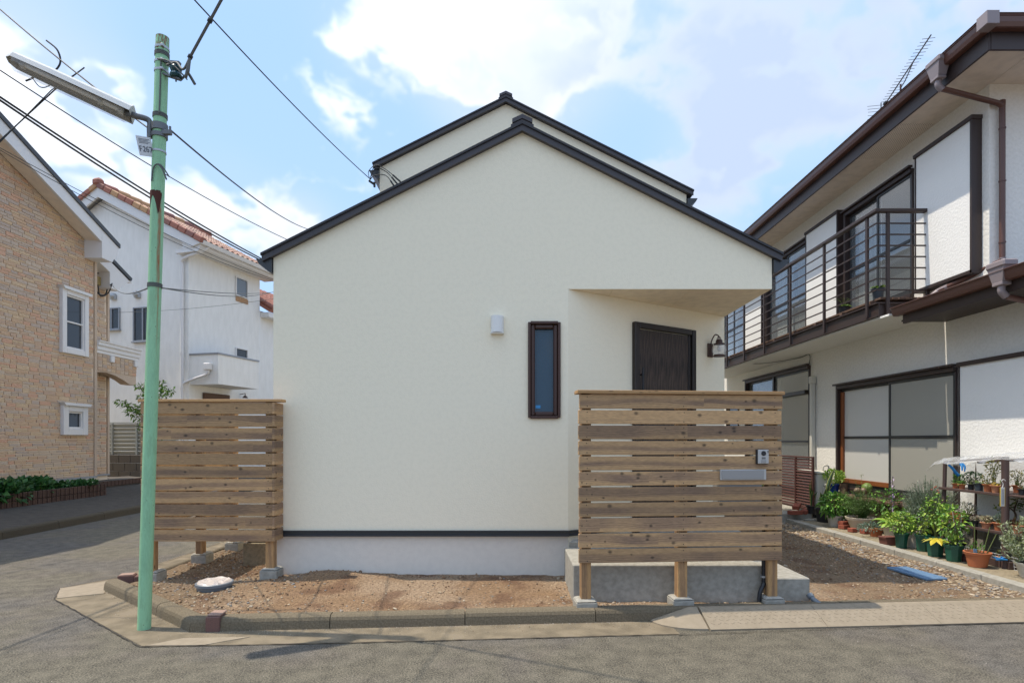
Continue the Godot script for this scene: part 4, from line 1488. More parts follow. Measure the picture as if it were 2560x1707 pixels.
func build_cables() -> void:
	cable("overhead_cable", "black overhead cable from the pole's lower clamp to the upper left corner", on_pole(3.69) + Vector3(-0.05, 0, -0.03), Vector3(-4.34, 5.05, -4.8), 0.02, 0.006, M.cable_black, 0.0, 0.6)
	cable("overhead_cable", "black overhead cable from the pole's lower clamp down to the roof edge", on_pole(3.69) + Vector3(0.09, 0.0, 0.02), Vector3(-4.35, 5.88, -12.0), 0.10, 0.007, M.cable_black, 0.0, 0.1)
	cable("overhead_cable", "thin overhead cable passing behind the pole just under its number plate", Vector3(-5.43, 5.32, -6.0), Vector3(-4.78, 5.655, -12.0), 0.10, 0.007, M.cable_black, 0.5, 0.3)
	cable("overhead_cable", "thickest doubled overhead cable crossing the pole at the rusted patch", Vector3(-5.43, 5.037, -6.0), Vector3(-4.88, 4.93, -11.0), 0.06, 0.012, M.cable_black, 0.4, 0.3, [[-0.035, 0.02]])
	cable("overhead_cable", "pair of thin cables crossing the stone-clad gable and the white house wall", Vector3(-7.24, 5.5, -8.0), Vector3(-5.52, 5.07, -13.0), 0.16, 0.005, M.cable_black, 0.4, 0.2, [[0.03, -0.05]])
	cable("service_wire", "thin wire from the brick house junction box to the wrap low on the pole", Vector3(-9.34, 5.05, -13.2), on_pole(2.53) + Vector3(-0.045, 0, 0), 0.12, 0.0055, M.cable_grey)
	cable("service_wire", "thin pair of wires from the wrap low on the pole behind the cream house", on_pole(2.53) + Vector3(0.05, 0, 0), Vector3(-4.03, 3.88, -9.5), 0.03, 0.0045, M.cable_grey, 0.0, 0.2, [[0.0, 0.035]])
	cable("service_wire", "faint lowest wire across the white house wall above its windows", Vector3(-9.3, 4.4, -13.3), Vector3(-5.0, 4.25, -11.5), 0.05, 0.004, M.cable_grey, 0.0, 0.4)
	cable("drop_wire", "long single wire from the top of the picture to the rear gable's left corner", Vector3(-2.60, 4.90, -4.0), Vector3(-2.16, 5.37, -8.6), 0.06, 0.006, M.cable_black, 0.4, 0.0)
	# fittings at the rear corner
	var t := thing("wire_fitting", "dark loops and sleeves of wire at the rear gable's left corner", "wire fitting")
	var st := S()
	var c := Vector3(-2.10, 5.33, -8.60)
	for e in [[0.30, 0.10, 0.0], [0.36, 0.15, 0.04], [0.24, 0.0, -0.05]]:
		var q := arc_pts([c + Vector3(-0.06, 0.02, 0), c + Vector3(0.03, 0.08 + e[1], 0.03), c + Vector3(0.20, 0.06 + e[1] * 0.6, 0.05), c + Vector3(0.18 + e[0] * 0.6, -0.05 + e[2], 0.04), c + Vector3(0.2 + e[0], -0.2 + e[2], 0.0)])
		tube(st, q, 0.006, -1, 6)
		tube(st, q.slice(20, 26), 0.013, -1, 6)
	tube(st, arc_pts([c + Vector3(-0.06, 0.03, 0), c + Vector3(-0.08, 0.15, 0), c + Vector3(0.02, 0.24, 0), c + Vector3(0.05, 0.1, 0)]), 0.005, -1, 6)
	box(st, c + Vector3(-0.03, -0.02, 0), Vector3(0.11, 0.03, 0.03), Basis(Vector3.BACK, -0.6), 0.005)
	box(st, c + Vector3(0.01, -0.05, 0), Vector3(0.03, 0.08, 0.03), Basis(), 0.005)
	put("loop", st, M.cable_black, t)
	# heavy bundle from the insulator upwards out of the picture
	t = thing("feeder_cable", "thick grey bundle of cables rising from the insulator to the picture's top", "cable")
	st = S()
	var s := on_pole(4.13) + Vector3(0.125, -0.02, 0.03)
	var k0 := Vector3(-2.331, 4.175, -4.10)
	var up := Vector3(-2.004, 4.43, -3.90)
	var far := Vector3(-0.70, 5.45, -3.10)
	for e in [[Vector3(0.006, 0, 0.004)], [Vector3(-0.006, 0.0, 0.0)], [Vector3(0.0, 0.0, -0.007)]]:
		tube(st, [k0 + e[0], up + e[0], far + e[0]], 0.0052, -1, 8)
	put("bundle", st, M.cable_grey, t)
	st = S()
	tube(st, arc_pts([k0, k0 + Vector3(-0.05, -0.09, 0), s + Vector3(0.02, 0.05, 0.03), s + Vector3(-0.05, 0.03, 0.03)]), 0.008)
	tube(st, arc_pts([k0, k0 + Vector3(-0.03, -0.14, 0.0), s + Vector3(0.10, -0.02, 0.02), s + Vector3(0.14, -0.09, 0.0)]), 0.010)
	tube(st, arc_pts([k0, k0 + Vector3(-0.015, -0.12, 0.0), s + Vector3(0.07, 0.0, -0.02), s + Vector3(0.02, -0.05, -0.02)]), 0.008)
	put("tail", st, M.cable_grey, t)
	st = S()
	for q in [k0, up.lerp(k0, 0.35)]:
		tube(st, [q - (up - k0).normalized() * 0.012, q + (up - k0).normalized() * 0.012], 0.017, -1, 8)
	put("tie", st, M.cable_black, t)
	# spiral hanger above the lamp
	t = thing("wire_hanger", "tangle of looped wires hanging from the cable behind the lamp's tip", "wire fitting")
	st = S()
	var w := Vector3(-3.80, 4.66, -4.62)
	tube(st, arc_pts([w, w + Vector3(0.09, -0.08, 0), w + Vector3(0.11, -0.19, 0), w + Vector3(0.03, -0.27, 0.0), w + Vector3(-0.08, -0.26, 0), w + Vector3(-0.15, -0.21, 0.0), w + Vector3(-0.10, -0.29, 0), w + Vector3(-0.17, -0.33, 0)]), 0.007, -1, 6)
	tube(st, arc_pts([w + Vector3(0.03, -0.27, 0), w + Vector3(0.03, -0.36, 0), w + Vector3(-0.05, -0.38, 0), w + Vector3(-0.12, -0.30, 0)]), 0.004, -1, 6)
	tube(st, [w + Vector3(0.31, -0.22, 0), w + Vector3(0.07, -0.40, 0), w + Vector3(-0.45, -0.88, 0), w + Vector3(-1.0, -1.30, 0)], 0.005, -1, 6)
	tube(st, [w + Vector3(0.31, -0.235, 0.01), w + Vector3(0.05, -0.41, 0.01), w + Vector3(-0.43, -0.88, 0.0)], 0.004, -1, 6)
	put("loop", st, M.cable_black, t)

# ------------------------------------------------------------------ brick-faced house on the left
func window_unit(t: Node, tr: Transform3D, w: float, h: float, fr: Material, gl: Material, trim := 0.0, trim_mat: Material = null, leaves := 1, rail := false, head := false) -> void:
	# tr: local x along the wall, y up, z out of the wall; origin at the middle of the opening
	var o := Node3D.new()
	o.name = "window"
	t.add_child(o, true)
	o.transform = tr
	var st := S()
	if trim > 0.0:
		for q in [[-(w + trim) * 0.5, 0, trim, h + trim * 2.0], [(w + trim) * 0.5, 0, trim, h + trim * 2.0], [0, (h + trim) * 0.5, w, trim], [0, -(h + trim) * 0.5, w, trim]]:
			box(st, Vector3(q[0], q[1], 0.03), Vector3(q[2], q[3], 0.10), Basis(), 0.008)
		if head:
			prism(st, PackedVector2Array([Vector2(-w * 0.5 - trim, 0), Vector2(w * 0.5 + trim, 0), Vector2(w * 0.5 + trim + 0.05, 0.06), Vector2(-w * 0.5 - trim - 0.05, 0.06)]), Vector3(0, h * 0.5 + trim - 0.02, 0), Vector3.RIGHT, Vector3.UP, Vector3.BACK, 0.0, 0.13)
		put("trim", st, trim_mat, o)
	st = S()
	var f := 0.035
	for q in [[-(w - f) * 0.5, 0, f, h], [(w - f) * 0.5, 0, f, h], [0, (h - f) * 0.5, w - 2 * f, f], [0, -(h - f) * 0.5, w - 2 * f, f]]:
		box(st, Vector3(q[0], q[1], 0.02), Vector3(q[2], q[3], 0.06), Basis(), 0.004)
	for i in leaves - 1:
		box(st, Vector3(-w * 0.5 + w * (i + 1) / leaves, 0, 0.022), Vector3(0.04, h - 2 * f, 0.05))
	if rail:
		box(st, Vector3(0, 0.0, 0.022), Vector3(w - 2 * f, 0.03, 0.05))
	put("frame", st, fr, o)
	for i in leaves:
		st = S()
		box(st, Vector3(-w * 0.5 + w * (i + 0.5) / leaves, 0, 0.008 + 0.006 * i), Vector3(w / leaves - 0.03, h - 2 * f, 0.006))
		put("pane", st, gl, o)

func build_brick_house() -> void:
	var t := thing("stone_clad_house", "house clad in tan split stone with white window trims and a dark roof", "house")
	var X := -9.4
	# body (mortar) behind the stones
	var st := S()
	var ytop := func(z: float) -> float: return 6.55 - 0.42 * (-z - 11.05)
	face(st, [Vector3(X, 0.1, -4.0), Vector3(X, 0.1, -12.742), Vector3(X, ytop.call(-12.742), -12.742), Vector3(X, ytop.call(-8.2), -8.2), Vector3(X, ytop.call(-8.2) - 1.76, -4.0)], Vector3(-15, 2, -9))
	face(st, [Vector3(X, 0.1, -12.742), Vector3(-16, 0.1, -12.742), Vector3(-16, 5.84, -12.742), Vector3(X, 5.84, -12.742)], Vector3(-12, 2, -9))
	face(st, [Vector3(X, 0.1, -4.0), Vector3(-16, 0.1, -4.0), Vector3(-16, 5.98, -4.0), Vector3(X, 5.98, -4.0)], Vector3(-12, 2, -9))
	face(st, [Vector3(-9.75, 0.1, -12.742), Vector3(-9.75, 0.1, -13.64), Vector3(-9.75, 5.6, -13.64), Vector3(-9.75, 5.6, -12.742)], Vector3(-12, 2, -13))
	face(st, [Vector3(-9.75, 0.1, -13.64), Vector3(-16, 0.1, -13.64), Vector3(-16, 5.6, -13.64), Vector3(-9.75, 5.6, -13.64)], Vector3(-12, 2, -13))
	put("wall", st, M.mortar, t)
	st = S()
	B(X - 0.1, X + 0.03, 0.1, 0.56, -12.75, -6.0, st)
	put("foundation", st, M.trim_white, t)
	st = S()
	B(X, X + 0.05, 0.565, 0.60, -12.76, -6.0, st)
	B(-9.75, -9.70, 0.565, 0.60, -13.66, -12.77, st)
	put("flashing", st, M.frame_alu, t)
	# courses of split stone, the nearest three hundred as pieces
	rng.seed = 404
	var unit := S()
	box(unit, Vector3.ZERO, Vector3.ONE, Basis(), 0.0)
	var unit_mesh := unit.commit()
	var holes := [[-12.41, -11.79, 3.28, 4.52], [-12.36, -11.84, 1.60, 2.07]]
	var far := []
	var near := []
	for wall in [[X, -12.742, -7.6, 0.60], [-9.75, -13.63, -12.75, 0.60]]:
		var y: float = wall[3]
		while y < 7.9:
			var h := rng.randf_range(0.048, 0.088)
			var z: float = wall[1] + rng.randf_range(0.0, 0.1)
			while z < wall[2]:
				var l := rng.randf_range(0.12, 0.32)
				var z1: float = minf(z + l, wall[2])
				var top: float = ytop.call(z) - 0.02 if wall[0] == X else 5.3
				var split := 1
				if h > 0.075 and rng.randf() < 0.4:
					split = 2
				for s in split:
					var hh := h / split
					var yy := y + hh * s
					if yy + hh >= top:
						continue
					# a stone that meets a window is cut at its trim
					var bits := [[z, z1]]
					for q in holes:
						if wall[0] == X and z1 > q[0] and z < q[1] and yy + hh > q[2] and yy < q[3]:
							bits = [[z, q[0]], [q[1], z1]]
					for bit in bits:
						if bit[1] - bit[0] < 0.03:
							continue
						var tr := Transform3D(Basis().scaled(Vector3(0.014 + rng.randf_range(0.0, 0.012), hh - 0.014, bit[1] - bit[0] - 0.015)), Vector3(wall[0] + 0.006, yy + hh * 0.5, (bit[0] + bit[1]) * 0.5))
						(near if z > -12.7 and z < -10.5 and yy < 6.6 else far).append(tr)
				z = z1
			y += h
	near.sort_custom(func(a, b): return a.origin.z > b.origin.z)
	for i in mini(300, near.size()):
		place("stone", unit_mesh, M["stone_%d" % (rng.randi() % 7)], t, near[i])
	far.append_array(near.slice(300))
	var mm := MultiMesh.new()
	mm.transform_format = MultiMesh.TRANSFORM_3D
	mm.use_colors = true
	mm.mesh = unit_mesh
	mm.instance_count = far.size()
	var cols := [Color(0.59, 0.41, 0.27), Color(0.62, 0.46, 0.30), Color(0.55, 0.39, 0.28), Color(0.58, 0.46, 0.35), Color(0.54, 0.43, 0.34), Color(0.62, 0.38, 0.26), Color(0.50, 0.40, 0.33)]
	for i in far.size():
		mm.set_instance_transform(i, far[i])
		mm.set_instance_color(i, cols[rng.randi() % 7])
	var o := MultiMeshInstance3D.new()
	o.multimesh = mm
	o.material_override = M.stone_mix
	o.name = "stone"
	t.add_child(o, true)
	stuff(o)
	# corner strips
	st = S()
	B(X - 0.02, X + 0.045, 0.6, 5.9, -12.77, -12.70, st, 0.005)
	B(-9.77, -9.71, 0.6, 5.3, -13.665, -13.60, st, 0.005)
	put("corner_strip", st, M.stone_3, t)
	# roof: slab, white barge board, tan soffit, boxed eaves
	var ridge_z := -7.9
	var re := func(z: float) -> float: return 7.13 - 0.42 * (-z - 9.95)
	st = S()
	for e in [[-12.97, ridge_z], [ridge_z, -2.9]]:
		var y0: float = re.call(ridge_z) - 0.42 * absf(e[0] - ridge_z)
		var y1: float = re.call(ridge_z) - 0.42 * absf(e[1] - ridge_z)
		prism(st, PackedVector2Array([Vector2(e[0], y0 - 0.07), Vector2(e[1], y1 - 0.07), Vector2(e[1], y1 + 0.02), Vector2(e[0], y0 + 0.02)]), Vector3.ZERO, Vector3.BACK, Vector3.UP, Vector3.RIGHT, -16.5, -8.97)
	var ro := put("roof", st, M.slate_roof, t)
	st = S()
	prism(st, PackedVector2Array([Vector2(-12.80, re.call(-12.80) - 0.34), Vector2(ridge_z, re.call(ridge_z) - 0.34), Vector2(ridge_z, re.call(ridge_z) - 0.072), Vector2(-12.86, re.call(-12.86) - 0.072)]), Vector3.ZERO, Vector3.BACK, Vector3.UP, Vector3.RIGHT, -9.06, -9.0)
	put("barge_board", st, M.trim_white, ro)
	st = S()
	face(st, [Vector3(-9.37, re.call(-12.75) - 0.30, -12.75), Vector3(-9.06, re.call(-12.75) - 0.32, -12.75), Vector3(-9.06, re.call(ridge_z) - 0.32, ridge_z), Vector3(-9.37, re.call(ridge_z) - 0.30, ridge_z)], Vector3(-9.2, 20, -10))
	put("soffit", st, M.soffit_tan, ro)
	st = S()
	prism(st, PackedVector2Array([Vector2(-12.42, 5.40), Vector2(-12.74, 5.40), Vector2(-12.80, 5.50), Vector2(-12.90, 5.55), Vector2(-12.95, 5.80), Vector2(-12.42, 5.97)]), Vector3.ZERO, Vector3.BACK, Vector3.UP, Vector3.RIGHT, -9.40, -8.995)
	B(-9.42, -9.02, 5.84, 5.88, -13.02, -12.90, st)
	put("eave_box", st, M.trim_white, ro)
	# second, lower eave behind
	st = S()
	prism(st, PackedVector2Array([Vector2(-14.02, 5.34), Vector2(-12.6, 5.94), Vector2(-12.6, 6.02), Vector2(-14.05, 5.41)]), Vector3.ZERO, Vector3.BACK, Vector3.UP, Vector3.RIGHT, -16.4, -9.42)
	var r2 := put("roof", st, M.slate_roof, t)
	st = S()
	prism(st, PackedVector2Array([Vector2(-13.30, 4.98), Vector2(-13.62, 4.98), Vector2(-13.66, 5.10), Vector2(-13.80, 5.16), Vector2(-13.98, 5.33), Vector2(-12.9, 5.78), Vector2(-12.9, 5.5), Vector2(-13.30, 5.35)]), Vector3.ZERO, Vector3.BACK, Vector3.UP, Vector3.RIGHT, -9.76, -9.45)
	B(-9.8, -9.46, 5.30, 5.34, -14.08, -13.95, st)
	put("eave_box", st, M.trim_white, r2)
	# windows in the long wall
	var bas := Basis(Vector3(0, 0, -1), Vector3.UP, Vector3.RIGHT)
	window_unit(t, Transform3D(bas, Vector3(X + 0.01, 3.90, -12.10)), 0.50, 1.12, M.trim_white, M.glass_dark, 0.115, M.trim_white, 1, true, true)
	window_unit(t, Transform3D(bas, Vector3(X + 0.01, 1.83, -12.10)), 0.40, 0.36, M.trim_white, M.glass_dark, 0.14, M.trim_white, 1, false, true)
	# porch with cornice and flat arch
	st = S()
	var pf := PackedVector2Array([Vector2(-12.80, 2.95), Vector2(-13.1, 2.97), Vector2(-13.4, 2.93), Vector2(-13.7, 2.85), Vector2(-13.9, 2.77), Vector2(-14.14, 2.77), Vector2(-14.14, 3.38), Vector2(-12.80, 3.38)])
	prism(st, pf, Vector3.ZERO, Vector3.BACK, Vector3.UP, Vector3.RIGHT, -9.62, -9.395)
	var pb := put("porch_beam", st, M.stone_3, t)
	var pst := []
	for i in 9:
		var y := 2.99
		while y < 3.36:
			pst.append(Transform3D(Basis().scaled(Vector3(0.016, 0.063, 0.133)), Vector3(-9.39, y + 0.037, -12.88 - i * 0.148 - rng.randf() * 0.02)))
			y += 0.077
	for q in pst:
		place("stone", unit_mesh, M["stone_%d" % (rng.randi() % 7)], pb, q)
	st = S()
	prism(st, PackedVector2Array([Vector2(-0.02, 3.38), Vector2(0.03, 3.38), Vector2(0.03, 3.44), Vector2(0.055, 3.46), Vector2(0.055, 3.53), Vector2(0.085, 3.56), Vector2(0.085, 3.62), Vector2(0.11, 3.64), Vector2(0.11, 3.66), Vector2(-0.02, 3.66)]), Vector3(-9.40, 0, -14.22), Vector3.RIGHT, Vector3.UP, Vector3.BACK, 0.0, 1.46)
	B(-11.0, -9.42, 3.40, 3.655, -14.20, -12.78, st)
	B(-9.40, -9.34, 3.22, 3.37, -13.32, -13.20, st, 0.01)
	B(-9.40, -9.34, 3.22, 3.37, -14.16, -14.04, st, 0.01)
	put("cornice", st, M.trim_white, t)
	st = S()
	B(-10.6, -9.38, 0.30, 0.46, -14.6, -12.80, st)
	put("porch_floor", st, M.block_dark, t)
	st = S()
	for i in 14:
		B(-9.377, -9.345, 0.34, 0.455, -12.83 - i * 0.124 - 0.112, -12.83 - i * 0.124, st, 0.004)
	stuff(put("brick", st, M.planter_brick, t))
	st = S()
	B(-9.70, -9.675, 1.95, 2.06, -13.20, -12.95, st, 0.004)
	put("name_plate", st, M.bronze, t)
	# junction box
	var j := thing("junction_box", "small brass-coloured junction box with black loops under the stone house's eave", "junction box", Vector3(-9.70, 5.12, -13.22))
	st = S()
	B(-0.03, 0.06, -0.10, 0.10, -0.06, 0.06, st, 0.008)
	put("box_body", st, M.brass_box, j)
	st = S()
	tube(st, arc_pts([Vector3(0.03, 0.18, -0.02), Vector3(0.04, 0.14, 0.14), Vector3(0.04, -0.05, 0.16), Vector3(0.05, -0.30, 0.02), Vector3(0.08, -0.28, -0.16), Vector3(0.12, -0.10, -0.20), Vector3(0.36, -0.07, 0.0)]), 0.014, -1, 6)
	tube(st, arc_pts([Vector3(0.04, -0.1, 0.02), Vector3(0.05, -0.34, -0.05), Vector3(0.1, -0.22, -0.24), Vector3(0.36, -0.06, 0.0)]), 0.012, -1, 6)
	put("loop", st, M.cable_black, j)
	# planter with ribbed bricks in front
	var p := thing("brick_planter", "low dark ribbed brick planter wall along the stone-clad house", "planter")
	st = S()
	B(-9.3, -8.66, 0.1, 0.42, -11.97, -7.0, st)
	put("bed", st, M.potting_soil, p)
	st = S()
	for row in 2:
		for i in 52:
			for e in [0, 1]:
				var g := rng.randf_range(0.75, 1.25)
				vc = Color(g, g, g)
				var z := -12.0 + 0.105 * i + (0.05 if e else 0.0)
				B(-8.66, -8.60 - 0.012 * float(e), 0.20 + row * 0.145, 0.338 + row * 0.145, z, z + 0.046, st, 0.006)
		for i in 6:
			for e in [0, 1]:
				var x := -9.28 + 0.105 * i + (0.05 if e else 0.0)
				B(x, x + 0.046, 0.20 + row * 0.145, 0.338 + row * 0.145, -12.04, -11.975 - 0.01 * float(e), st, 0.006)
	vc = Color.WHITE
	stuff(put("brick", st, M.planter_brick, p))
	# hedge in the planter
	var hd := thing("planter_hedge", "dark glossy green plants filling the brick planter", "plant")
	st = S()
	var greens := [Color(0.02, 0.075, 0.02), Color(0.03, 0.11, 0.025), Color(0.05, 0.14, 0.03)]
	for i in 44:
		var z := rng.randf_range(-10.95, -7.4)
		foliage(st, Vector3(rng.randf_range(-9.2, -8.72), 0.50, z), Vector3(0.24, 0.16, 0.26), 85, 0.13, 0.085, greens, 0.5, 0.2)
	for i in 26:
		foliage(st, Vector3(rng.randf_range(-9.05, -8.70), 0.48, rng.randf_range(-11.9, -10.8)), Vector3(0.13, 0.08, 0.13), 40, 0.08, 0.05, greens, 0.6, 0.2)
	stuff(put("foliage", st, M.leaves, hd))
	st = S()
	for i in 12:
		var z := -7.6 - i * 0.28
		tube(st, [Vector3(-8.9, 0.40, z), Vector3(-8.9 + rng.randf_range(-0.08, 0.08), 0.62, z + rng.randf_range(-0.1, 0.1))], 0.008, 0.004, 5)
	put("stem", st, M.stem_brown, hd)
	# louvred fence on its block wall, and the sapling behind the corner fence
	var lf := thing("louvre_fence", "grey louvred fence standing on a dark block wall between the two left houses", "fence")
	var yaw := Basis(Vector3.UP, -0.2516)
	for row in 3:
		for i in 9:
			st = S()
			box(st, yaw * Vector3(-0.21 - i * 0.405 + (0.2 if row % 2 else 0.0), 0.0, 0.0), Vector3(0.395, 0.222, 0.14), yaw, 0.006)
			put("block", st, M.block_dark, lf, Vector3(-8.95, 0.42 + row * 0.232, -15.3))
	for i in 8:
		st = S()
		box(st, yaw * Vector3(-1.9, 0, 0), Vector3(3.6, 0.105, 0.012), Basis(yaw.x, Vector3.UP.rotated(yaw.x, 0.5), yaw.z.rotated(yaw.x, 0.5)))
		put("slat", st, M.louver_grey, lf, Vector3(-8.95, 1.05 + i * 0.108, -15.3))
	for x in [-1.2, -1.45, -2.3, -0.1]:
		st = S()
		box(st, yaw * Vector3(x, 0, 0.03), Vector3(0.045, 0.92, 0.05), yaw, 0.003)
		put("post", st, M.louver_grey, lf, Vector3(-8.95, 1.42, -15.3))
	st = S()
	box(st, yaw * Vector3(-1.9, 0, 0.0), Vector3(3.7, 0.03, 0.07), yaw, 0.003)
	put("top_rail", st, M.louver_grey, lf, Vector3(-8.95, 1.89, -15.3))

func build_sapling() -> void:
	rng.seed = 90
	var t := thing("maple_sapling", "small bright green sapling behind the corner fence and the pole", "tree", Vector3(-8.15, 0.1, -12.9))
	var st := S()
	tube(st, arc_pts([Vector3.ZERO, Vector3(0.03, 0.9, 0), Vector3(-0.02, 1.7, 0.02), Vector3(0.05, 2.5, 0)]), 0.03, 0.008, 6)
	put("trunk", st, M.stem_brown, t)
	st = S()
	var cols := [Color(0.10, 0.20, 0.025), Color(0.15, 0.27, 0.03), Color(0.07, 0.15, 0.02), Color(0.22, 0.33, 0.05)]
	var twig := S()
	for b in [[Vector3(-0.72, 2.17, 0.1), 1.6], [Vector3(-0.55, 2.05, -0.2), 1.5], [Vector3(-0.25, 2.55, 0.1), 1.9], [Vector3(0.12, 2.62, 0.0), 2.0], [Vector3(0.42, 2.45, 0.15), 1.9], [Vector3(0.62, 2.15, 0.0), 1.7], [Vector3(0.35, 2.15, -0.25), 1.6], [Vector3(-0.05, 2.25, 0.3), 1.7], [Vector3(-0.35, 1.95, 0.3), 1.3], [Vector3(0.5, 1.9, 0.3), 1.3]]:
		var pts := arc_pts([Vector3(0, b[1] - 0.35, 0), Vector3(b[0].x * 0.5, lerpf(b[1], b[0].y, 0.6), b[0].z * 0.5), b[0]])
		tube(twig, pts, 0.011, 0.003, 5)
		for i in range(5, pts.size()):
			foliage(st, pts[i], Vector3(0.13, 0.035, 0.13), 12, 0.085, 0.04, cols, 0.1, 0.2)
	put("branch", twig, M.stem_brown, t)
	stuff(put("crown", st, M.leaves, t))

# ------------------------------------------------------------------ white house with the tiled roof
func build_white_house() -> void:
	rng.seed = 61
	var t := thing("tiled_white_house", "weathered white stuccoed house with a red and ochre tiled gable roof", "house", Vector3(-9.43, 0, -16.5), -0.2516)
	var W := -6.08
	var xa := W * 0.5
	var eave := 7.20
	var sl := 0.527
	var ya := eave - sl * xa
	var L := -3.05
	var st := S()
	face(st, [Vector3(W, 0, 0), Vector3(0, 0, 0), Vector3(0, eave, 0), Vector3(xa, ya, 0), Vector3(W, eave, 0)], Vector3(-3, 3, -2))
	face(st, [Vector3(0, 0, 0), Vector3(0, 0, L), Vector3(0, eave, L), Vector3(0, eave, 0)], Vector3(-3, 3, -2))
	face(st, [Vector3(W, 0, 0), Vector3(W, 0, L), Vector3(W, eave, L), Vector3(W, eave, 0)], Vector3(-3, 3, -2))
	face(st, [Vector3(W, 0, L), Vector3(0, 0, L), Vector3(0, eave, L), Vector3(xa, ya, L), Vector3(W, eave, L)], Vector3(-3, 3, -2))
	put("wall", st, M.stucco_old, t)
	# roof deck, white barge boards and eaves
	st = S()
	prism(st, PackedVector2Array([Vector2(W - 0.70, ya - sl * (-xa + 0.70) + 0.16), Vector2(xa, ya + 0.16), Vector2(0.70, ya - sl * (-xa + 0.70) + 0.16), Vector2(0.70, ya - sl * (-xa + 0.70) + 0.24), Vector2(xa, ya + 0.24), Vector2(W - 0.70, ya - sl * (-xa + 0.70) + 0.24)]), Vector3.ZERO, Vector3.RIGHT, Vector3.UP, Vector3.BACK, L - 0.3, 0.28)
	var ro := put("roof", st, M.trim_white, t)
	st = S()
	prism(st, PackedVector2Array([Vector2(W - 0.3, ya - sl * (-xa + 0.3) - 0.10), Vector2(xa, ya - 0.10), Vector2(0.34, ya - sl * (-xa + 0.34) - 0.10), Vector2(0.67, ya - sl * (-xa + 0.67) + 0.158), Vector2(xa, ya + 0.158), Vector2(W - 0.3, ya - sl * (-xa + 0.3) + 0.158)]), Vector3.ZERO, Vector3.RIGHT, Vector3.UP, Vector3.BACK, 0.22, 0.27)
	put("barge_board", st, M.trim_white, ro)
	st = S()
	prism(st, PackedVector2Array([Vector2(xa, ya + 0.0), Vector2(0.0, eave + 0.0), Vector2(0.0, eave + 0.1), Vector2(xa, ya + 0.1)]), Vector3.ZERO, Vector3.RIGHT, Vector3.UP, Vector3.BACK, 0.001, 0.219)
	prism(st, PackedVector2Array([Vector2(0.0, eave - 0.30), Vector2(0.58, eave - 0.30), Vector2(0.64, eave - 0.24), Vector2(0.62, eave - 0.19), Vector2(0.0, eave + 0.10)]), Vector3.ZERO, Vector3.RIGHT, Vector3.UP, Vector3.BACK, L - 0.25, 0.22)
	prism(st, PackedVector2Array([Vector2(-0.25, eave - 0.40), Vector2(0.52, eave - 0.40), Vector2(0.62, eave - 0.301), Vector2(-0.25, eave - 0.301)]), Vector3.ZERO, Vector3.RIGHT, Vector3.UP, Vector3.BACK, 0.0, 0.215)
	put("eave_box", st, M.trim_white, ro)
	st = S()
	prism(st, PackedVector2Array([Vector2(0.64, eave - 0.22), Vector2(0.72, eave - 0.22), Vector2(0.77, eave - 0.12), Vector2(0.64, eave - 0.12)]), Vector3.ZERO, Vector3.RIGHT, Vector3.UP, Vector3.BACK, L - 0.25, 0.24)
	put("gutter", st, M.trim_white, ro)
	# verge tiles one by one
	var dir := Vector3(1, -sl, 0).normalized()
	var nrm := Vector3(sl, 1, 0).normalized()
	var sm := [M.tile_red, M.tile_ochre, M.tile_brown, M.tile_red, M.tile_ochre]
	for side in [1.0, -1.0]:
		var d := Vector3(dir.x * side, dir.y, 0)
		var nn := Vector3(nrm.x * side, nrm.y, 0)
		for i in 14:
			st = S()
			box(st, Vector3.ZERO, Vector3(0.30, 0.16, 0.16), Basis(d, nn, d.cross(nn)), 0.02)
			put("verge_tile", st, sm[rng.randi() % 5], ro, Vector3(xa, ya + 0.27, 0.25) + d * (0.17 + i * 0.305) - nn * 0.006 * (i % 2))
	st = S()
	box(st, Vector3.ZERO, Vector3(0.30, 0.24, 0.24), Basis(), 0.07)
	put("verge_tile", st, M.tile_red, ro, Vector3(xa, ya + 0.34, 0.25))
	for i in 10:
		st = S()
		tube(st, [Vector3(xa, ya + 0.27, 0.1 - i * 0.42), Vector3(xa, ya + 0.29, -0.32 - i * 0.42)], 0.12, 0.13, 10)
		put("ridge_tile", st, sm[rng.randi() % 5], ro)
	# field tiles: barrels lapped down both slopes
	var tile := S()
	lathe(tile, [Vector2(0.070, -0.20), Vector2(0.088, 0.20)], 8, Vector3.ZERO, Basis(), false, -0.2, PI + 0.4)
	var tm := tile.commit()
	var trs := []
	for side in [1.0, -1.0]:
		var d := Vector3(dir.x * side, dir.y, 0)
		var nn := Vector3(nrm.x * side, nrm.y, 0)
		for r in 12:
			for c in 16:
				var b := Basis(d.cross(nn) * side, -d * -1.0, nn)
				trs.append(Transform3D(Basis(d.cross(nn), d, nn), Vector3(xa, ya + 0.21, 0.05 - c * 0.215) + d * (0.24 + r * 0.335) + nn * 0.01))
	var mm := MultiMesh.new()
	mm.transform_format = MultiMesh.TRANSFORM_3D
	mm.use_colors = true
	mm.mesh = tm
	mm.instance_count = trs.size()
	for i in trs.size():
		mm.set_instance_transform(i, trs[i])
		mm.set_instance_color(i, [Color(0.40, 0.22, 0.16), Color(0.47, 0.32, 0.23), Color(0.30, 0.17, 0.135), Color(0.44, 0.26, 0.19)][rng.randi() % 4] * rng.randf_range(0.85, 1.15))
	var o := MultiMeshInstance3D.new()
	o.multimesh = mm
	o.material_override = M.tile_mix
	o.name = "roof_tile"
	ro.add_child(o, true)
	stuff(o)
	# windows
	window_unit(t, Transform3D(Basis(), Vector3(-2.80, 5.08, 0.0)), 0.62, 0.66, M.frame_alu, M.glass_dark, 0.0, null, 2)
